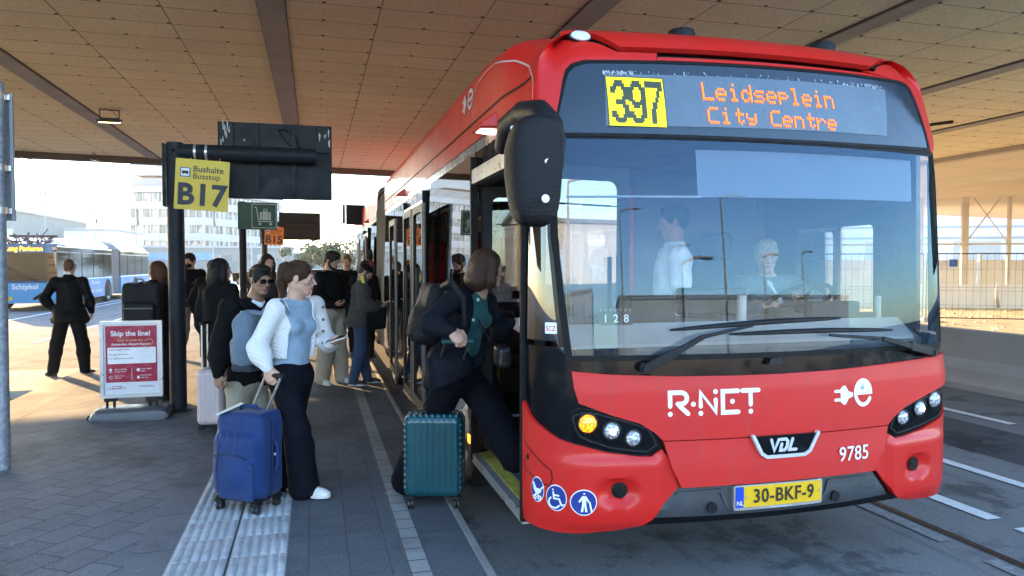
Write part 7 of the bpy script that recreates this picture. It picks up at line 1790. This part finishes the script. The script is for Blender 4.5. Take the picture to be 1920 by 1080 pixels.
poly=[(-.36,.03),(-.33,.0),(.33,.0),(.36,.03),(.36,.05),(.33,.10),(.28,.115),(-.28,.115),(-.33,.10),(-.36,.05)]
MT=Matrix.Translation((-1.785,yp-.005,PZ))@Matrix.Rotation(R(3),4,'Z')
vs=[];secs=[]
for y,sc,zz in ((-.20,.93,.5),(-.19,.98,.8),(-.12,1.,1.),(.12,1.,1.),(.19,.98,.8),(.20,.93,.5)):
    secs.append([MT@Vector((x*sc,y,z*zz)) for x,z in poly])
k=len(poly); b.add([v for s in secs for v in s],[(i*k+j,i*k+(j+1)%k,(i+1)*k+(j+1)%k,(i+1)*k+j) for i in range(5) for j in range(k)]+[tuple(range(k-1,-1,-1)),tuple(range(5*k,6*k))])
b.build('base',mat('grey blue base plastic',(.075,.085,.10),.45,0,.15,6,.15,60),t,deg=50)
b=MB()
for y in (-.10,.10): b.cyl(MT@Vector((-.35,y,.035)),(0,1,0),.035,.03,14)
b.build('wheel',M_BLK,t)

# ============================================================ THE BLUE BUS ON THE LEFT
BB=empty('blue_bus',(-10.3,36,0),'light blue articulated bus with a lit orange sign beyond the man in the suit','bus')
M_BBL=paint_mat('sky blue bus paint',(.02,.27,.55),.25,.8,.15); M_BBW=paint_mat('white bus paint',(.36,.40,.45),.3,.6,.1)
M_BGL=mat('dark bus glass',(.02,.022,.024),.04,0,.2,1,spec=.9,coat=.6)
bx0,bx1,by0,by1=-11.55,-9.0,29.3,44.5; ym0,ym1=36.9,38.4
def bb(name,lo,hi,m,par=BB,bev=.0): b=MB(); b.b2(lo,hi); return b.build(name,m,par,bevel=bev)
for a,c in ((by0+.25,ym0),(ym1,by1)):
    bb('lower_body',(bx0,a,.28),(bx1,c,1.12),M_BBL,bev=.03); bb('window_band',(bx0+.02,a,1.121),(bx1-.02,c,2.16),M_BGL,bev=.02); bb('roof_side',(bx0,a,2.161),(bx1,c,2.36),M_BGL,bev=.04)
    b=MB(); 
    for y in np.arange(a+1.4,c-.3,1.55): b=MB(); b.b2((bx1-.019,y-.04,1.14),(bx1-.012,y+.04,2.15)); b.build('window_pillar',M_BLKG,BB)
for a,c in ((by0+1.6,ym0-.1),(ym1+.1,by1-.1)):
    b=MB(); sec=lambda y,k:[(bx0+.10,y,2.37),(bx1-.10,y,2.37),(bx1-.16,y,2.37+.2*k),(bx1-.5,y,2.37+.33*k),(bx0+.5,y,2.37+.33*k),(bx0+.16,y,2.37+.2*k)]
    S=[sec(a,.3),sec(a+.7,.9),sec(a+1.5,1),sec(c-.5,1),sec(c,.5)]; b.add([p for s in S for p in s],[(i*6+j,i*6+(j+1)%6,(i+1)*6+(j+1)%6,(i+1)*6+j) for i in range(4) for j in range(6)]+[(5,4,3,2,1,0),(24,25,26,27,28,29)]); pod=b.build('roof_pod',M_BBW,BB)
    b=MB(); b.quad((bx1-.135,a+(c-a)*.45,2.46),(bx1-.135,c-.3,2.46),(bx1-.17,c-.3,2.56),(bx1-.17,a+(c-a)*.55,2.56)); b.quad((bx1-.15,a+(c-a)*.55,2.575),(bx1-.15,c-.4,2.575),(bx1-.44,c-.4,2.69),(bx1-.40,a+(c-a)*.65,2.69)); b.build('roof_stripe',M_BBL,pod,clean=False)
# front
b=MB(); b.add([(bx0,by0+.26,.30),(bx0+.25,by0,.30),(bx1-.25,by0,.30),(bx1,by0+.26,.30),(bx0,by0+.26,1.02),(bx0+.25,by0,1.02),(bx1-.25,by0,1.02),(bx1,by0+.26,1.02)],[(0,1,5,4),(1,2,6,5),(2,3,7,6),(4,5,6,7),(0,3,2,1)]); b.build('front_panel',M_BBL,BB)
b=MB(); b.add([(bx0,by0+.26,1.021),(bx0+.25,by0,1.021),(bx1-.25,by0,1.021),(bx1,by0+.26,1.021),(bx0+.02,by0+.34,2.10),(bx0+.27,by0+.1,2.10),(bx1-.27,by0+.1,2.10),(bx1-.02,by0+.34,2.10)],[(0,1,5,4),(1,2,6,5),(2,3,7,6)]); b.build('windscreen',glass('blue bus windscreen',(.45,.47,.46),.15),BB)
b=MB(); b.add([(bx0+.02,by0+.34,2.101),(bx0+.27,by0+.1,2.101),(bx1-.27,by0+.1,2.101),(bx1-.02,by0+.34,2.101),(bx0+.04,by0+.40,2.42),(bx0+.29,by0+.18,2.42),(bx1-.29,by0+.18,2.42),(bx1-.04,by0+.40,2.42)],[(0,1,5,4),(1,2,6,5),(2,3,7,6),(4,5,6,7)]); ds=b.build('destination_glass',M_BGL,BB)
text('destination_lettering','358 Lang Parkeren',(bx0+bx1)/2+.1,2.17,.235,plane_fn((0,by0+.108,0),(1,0,0),(0,.25,1)) if 0 else (lambda x,y,o=0:(x,by0+.1+(y-2.1)*.25-.012,y)),emit('bus display orange',(1.,.36,.01),1.3),ds,bold=.008,sx=.86)
text('lettering','Schiphol',bx1-.95,.80,.26,lambda x,y,o=0:(x,by0-.004,y),M_WHT,BB,bold=.012,sx=.95)
patch('emblem',[stroke(arc(0,0,.16,0,340,20,.055),.028,2)],plane_fn((bx1-1.75,by0-.003,.80),(1,0,0),(0,0,1)),M_WHT,BB,off=.001,thick=0,step=None)
nb=patch('number_plate',rrect(-.27,-.06,.27,.06,.01),plane_fn((bx1-1.62,by0-.003,.47),(1,0,0),(0,0,1)),mat('plate orange',(.72,.38,.02),.4),BB,off=.006,thick=.006,step=None)
text('plate_lettering','59-BZL-3',0,-.035,.10,plane_fn((bx1-1.62,by0-.011,.47),(1,0,0),(0,0,1)),M_LET,nb,bold=.012,sx=.85)
for s in (-1,1):
    cx=(bx0+bx1)/2; b=MB(); b.prism([(s*.62,.40),(s*1.02,.62),(s*1.06,.72),(s*.80,.66),(s*.55,.46)][::s],(cx,by0-.006,0),(1,0,0),(0,0,1),(0,.012,0)); h=b.build('headlight',M_BLKG,BB)
    b=MB(); b.lathe((cx+s*.86,by0-.010,.615),(0,-1,0),[(.05,0),(.045,.012),(.001,.018)],14); b.lathe((cx+s*.99,by0-.010,.67),(0,-1,0),[(.04,0),(.035,.012),(.001,.016)],14); b.build('lamp_lens',M_LENS2,h)
bb('inner_wall',(bx0+.2,by0+3.,.4),(bx1-.2,by0+3.1,2.3),mat('bus interior beige',(.34,.32,.24),.7)); bb('dashboard',(bx0+.2,by0+.45,.5),(bx1-.2,by0+.9,1.16),M_BLK)
b=MB(); b.b2((bx1-.9,by0+1.0,1.0),(bx1-.45,by0+1.2,1.95)); b.build('driver_seat',mat('seat pale',(.55,.56,.52),.8),BB,bevel=.08)
b=MB(); K=14
for i in range(K+1):
    y=ym0+(ym1-ym0)*i/K; q=.03 if i%2 else -.03; b.v+=[(bx0+.1+q,y,.35),(bx1-.1-q,y,.35),(bx1-.1-q,y,2.4),(bx1-.3,y,2.62+q),(bx0+.3,y,2.62+q),(bx0+.1+q,y,2.4)]
for i in range(K):
    for j in range(6): b.f.append([i*6+j,i*6+(j+1)%6,(i+1)*6+(j+1)%6,(i+1)*6+j]); b.mi.append(0)
b.build('bellows',mat('bellows rubber',(.20,.18,.155)),BB,deg=10)
for y in (32.0,36.15,41.3):
    for x,s in ((bx1-.10,1),(bx0+.10,-1)):
        b=MB(); b.lathe((x,y,.47),(s,0,0),[(.27,-.1),(.42,-.11),(.47,-.06),(.47,.06),(.45,.10),(.32,.11)],28); w=b.build('wheel',mat('tyre rubber',(.018,.018,.018)),BB)
        b=MB(); b.lathe((x,y,.47),(s,0,0),[(.32,.11),(.27,.06),(.12,.09),(.001,.10)],24); b.build('rim',mat('wheel rim',(.42,.40,.37)),w)
        b=MB(); b.add([(x+s*.102,y+.56*math.cos(a),.47+.56*math.sin(a)) for a in [math.pi*i/14 for i in range(15)]]+[(x+s*.102,y-.56,.27),(x+s*.102,y+.56,.27)],[list(range(17))]); b.build('wheel_arch',M_RUB,BB,clean=False)
fnS=lambda x,y,o=0:(bx1+.003+o,x,y)
text('side_lettering','100% electric',34.2,.84,.26,fnS,M_WHT,BB,bold=.01,sx=1.); text('side_lettering','zero emission',34.4,.48,.30,fnS,M_WHT,BB,bold=.01)
b=MB(); rg=np.random.RandomState(5)
for i in range(24):
    x,y=rg.uniform(-10.9,-9.6),rg.uniform(30.2,31.6); b.tube([(x,y,2.45),(x+rg.uniform(-.4,.4),y+rg.uniform(-.4,.4),2.45+rg.uniform(.1,.42))],.03,5)
b.tube([(-10.9,30.6,2.6),(-11.3,30.9,3.0)],.02,5); b.tube([(-9.9,30.6,2.6),(-9.5,30.3,3.0)],.02,5); b.tube([(-10.8,30.2,2.55),(-10.8,31.8,2.55)],.04,6); b.tube([(-9.7,30.2,2.55),(-9.7,31.8,2.55)],.04,6); b.tube([(-11,31,2.75),(-9.4,31,2.75)],.04,6)
b.build('pantograph',mat('pantograph metal',(.10,.055,.04),.5,.4),BB)

# ============================================================ low sun haze over the whole place
def haze_mat():
    m,n,out=_nt('haze'); v=N(n,'ShaderNodeVolumePrincipled'); v.inputs['Density'].default_value=.00045; v.inputs['Anisotropy'].default_value=.45
    v.inputs['Color'].default_value=(1,.95,.86,1); L(n,v.outputs[0],out.inputs['Volume']); return m
b=MB(); b.b2((-90,-95,-1),(130,215,26)); hz=b.build('haze',haze_mat()); hz['kind']='stuff'; hz['label']='pale sunlit haze over the station'; hz['category']='haze'
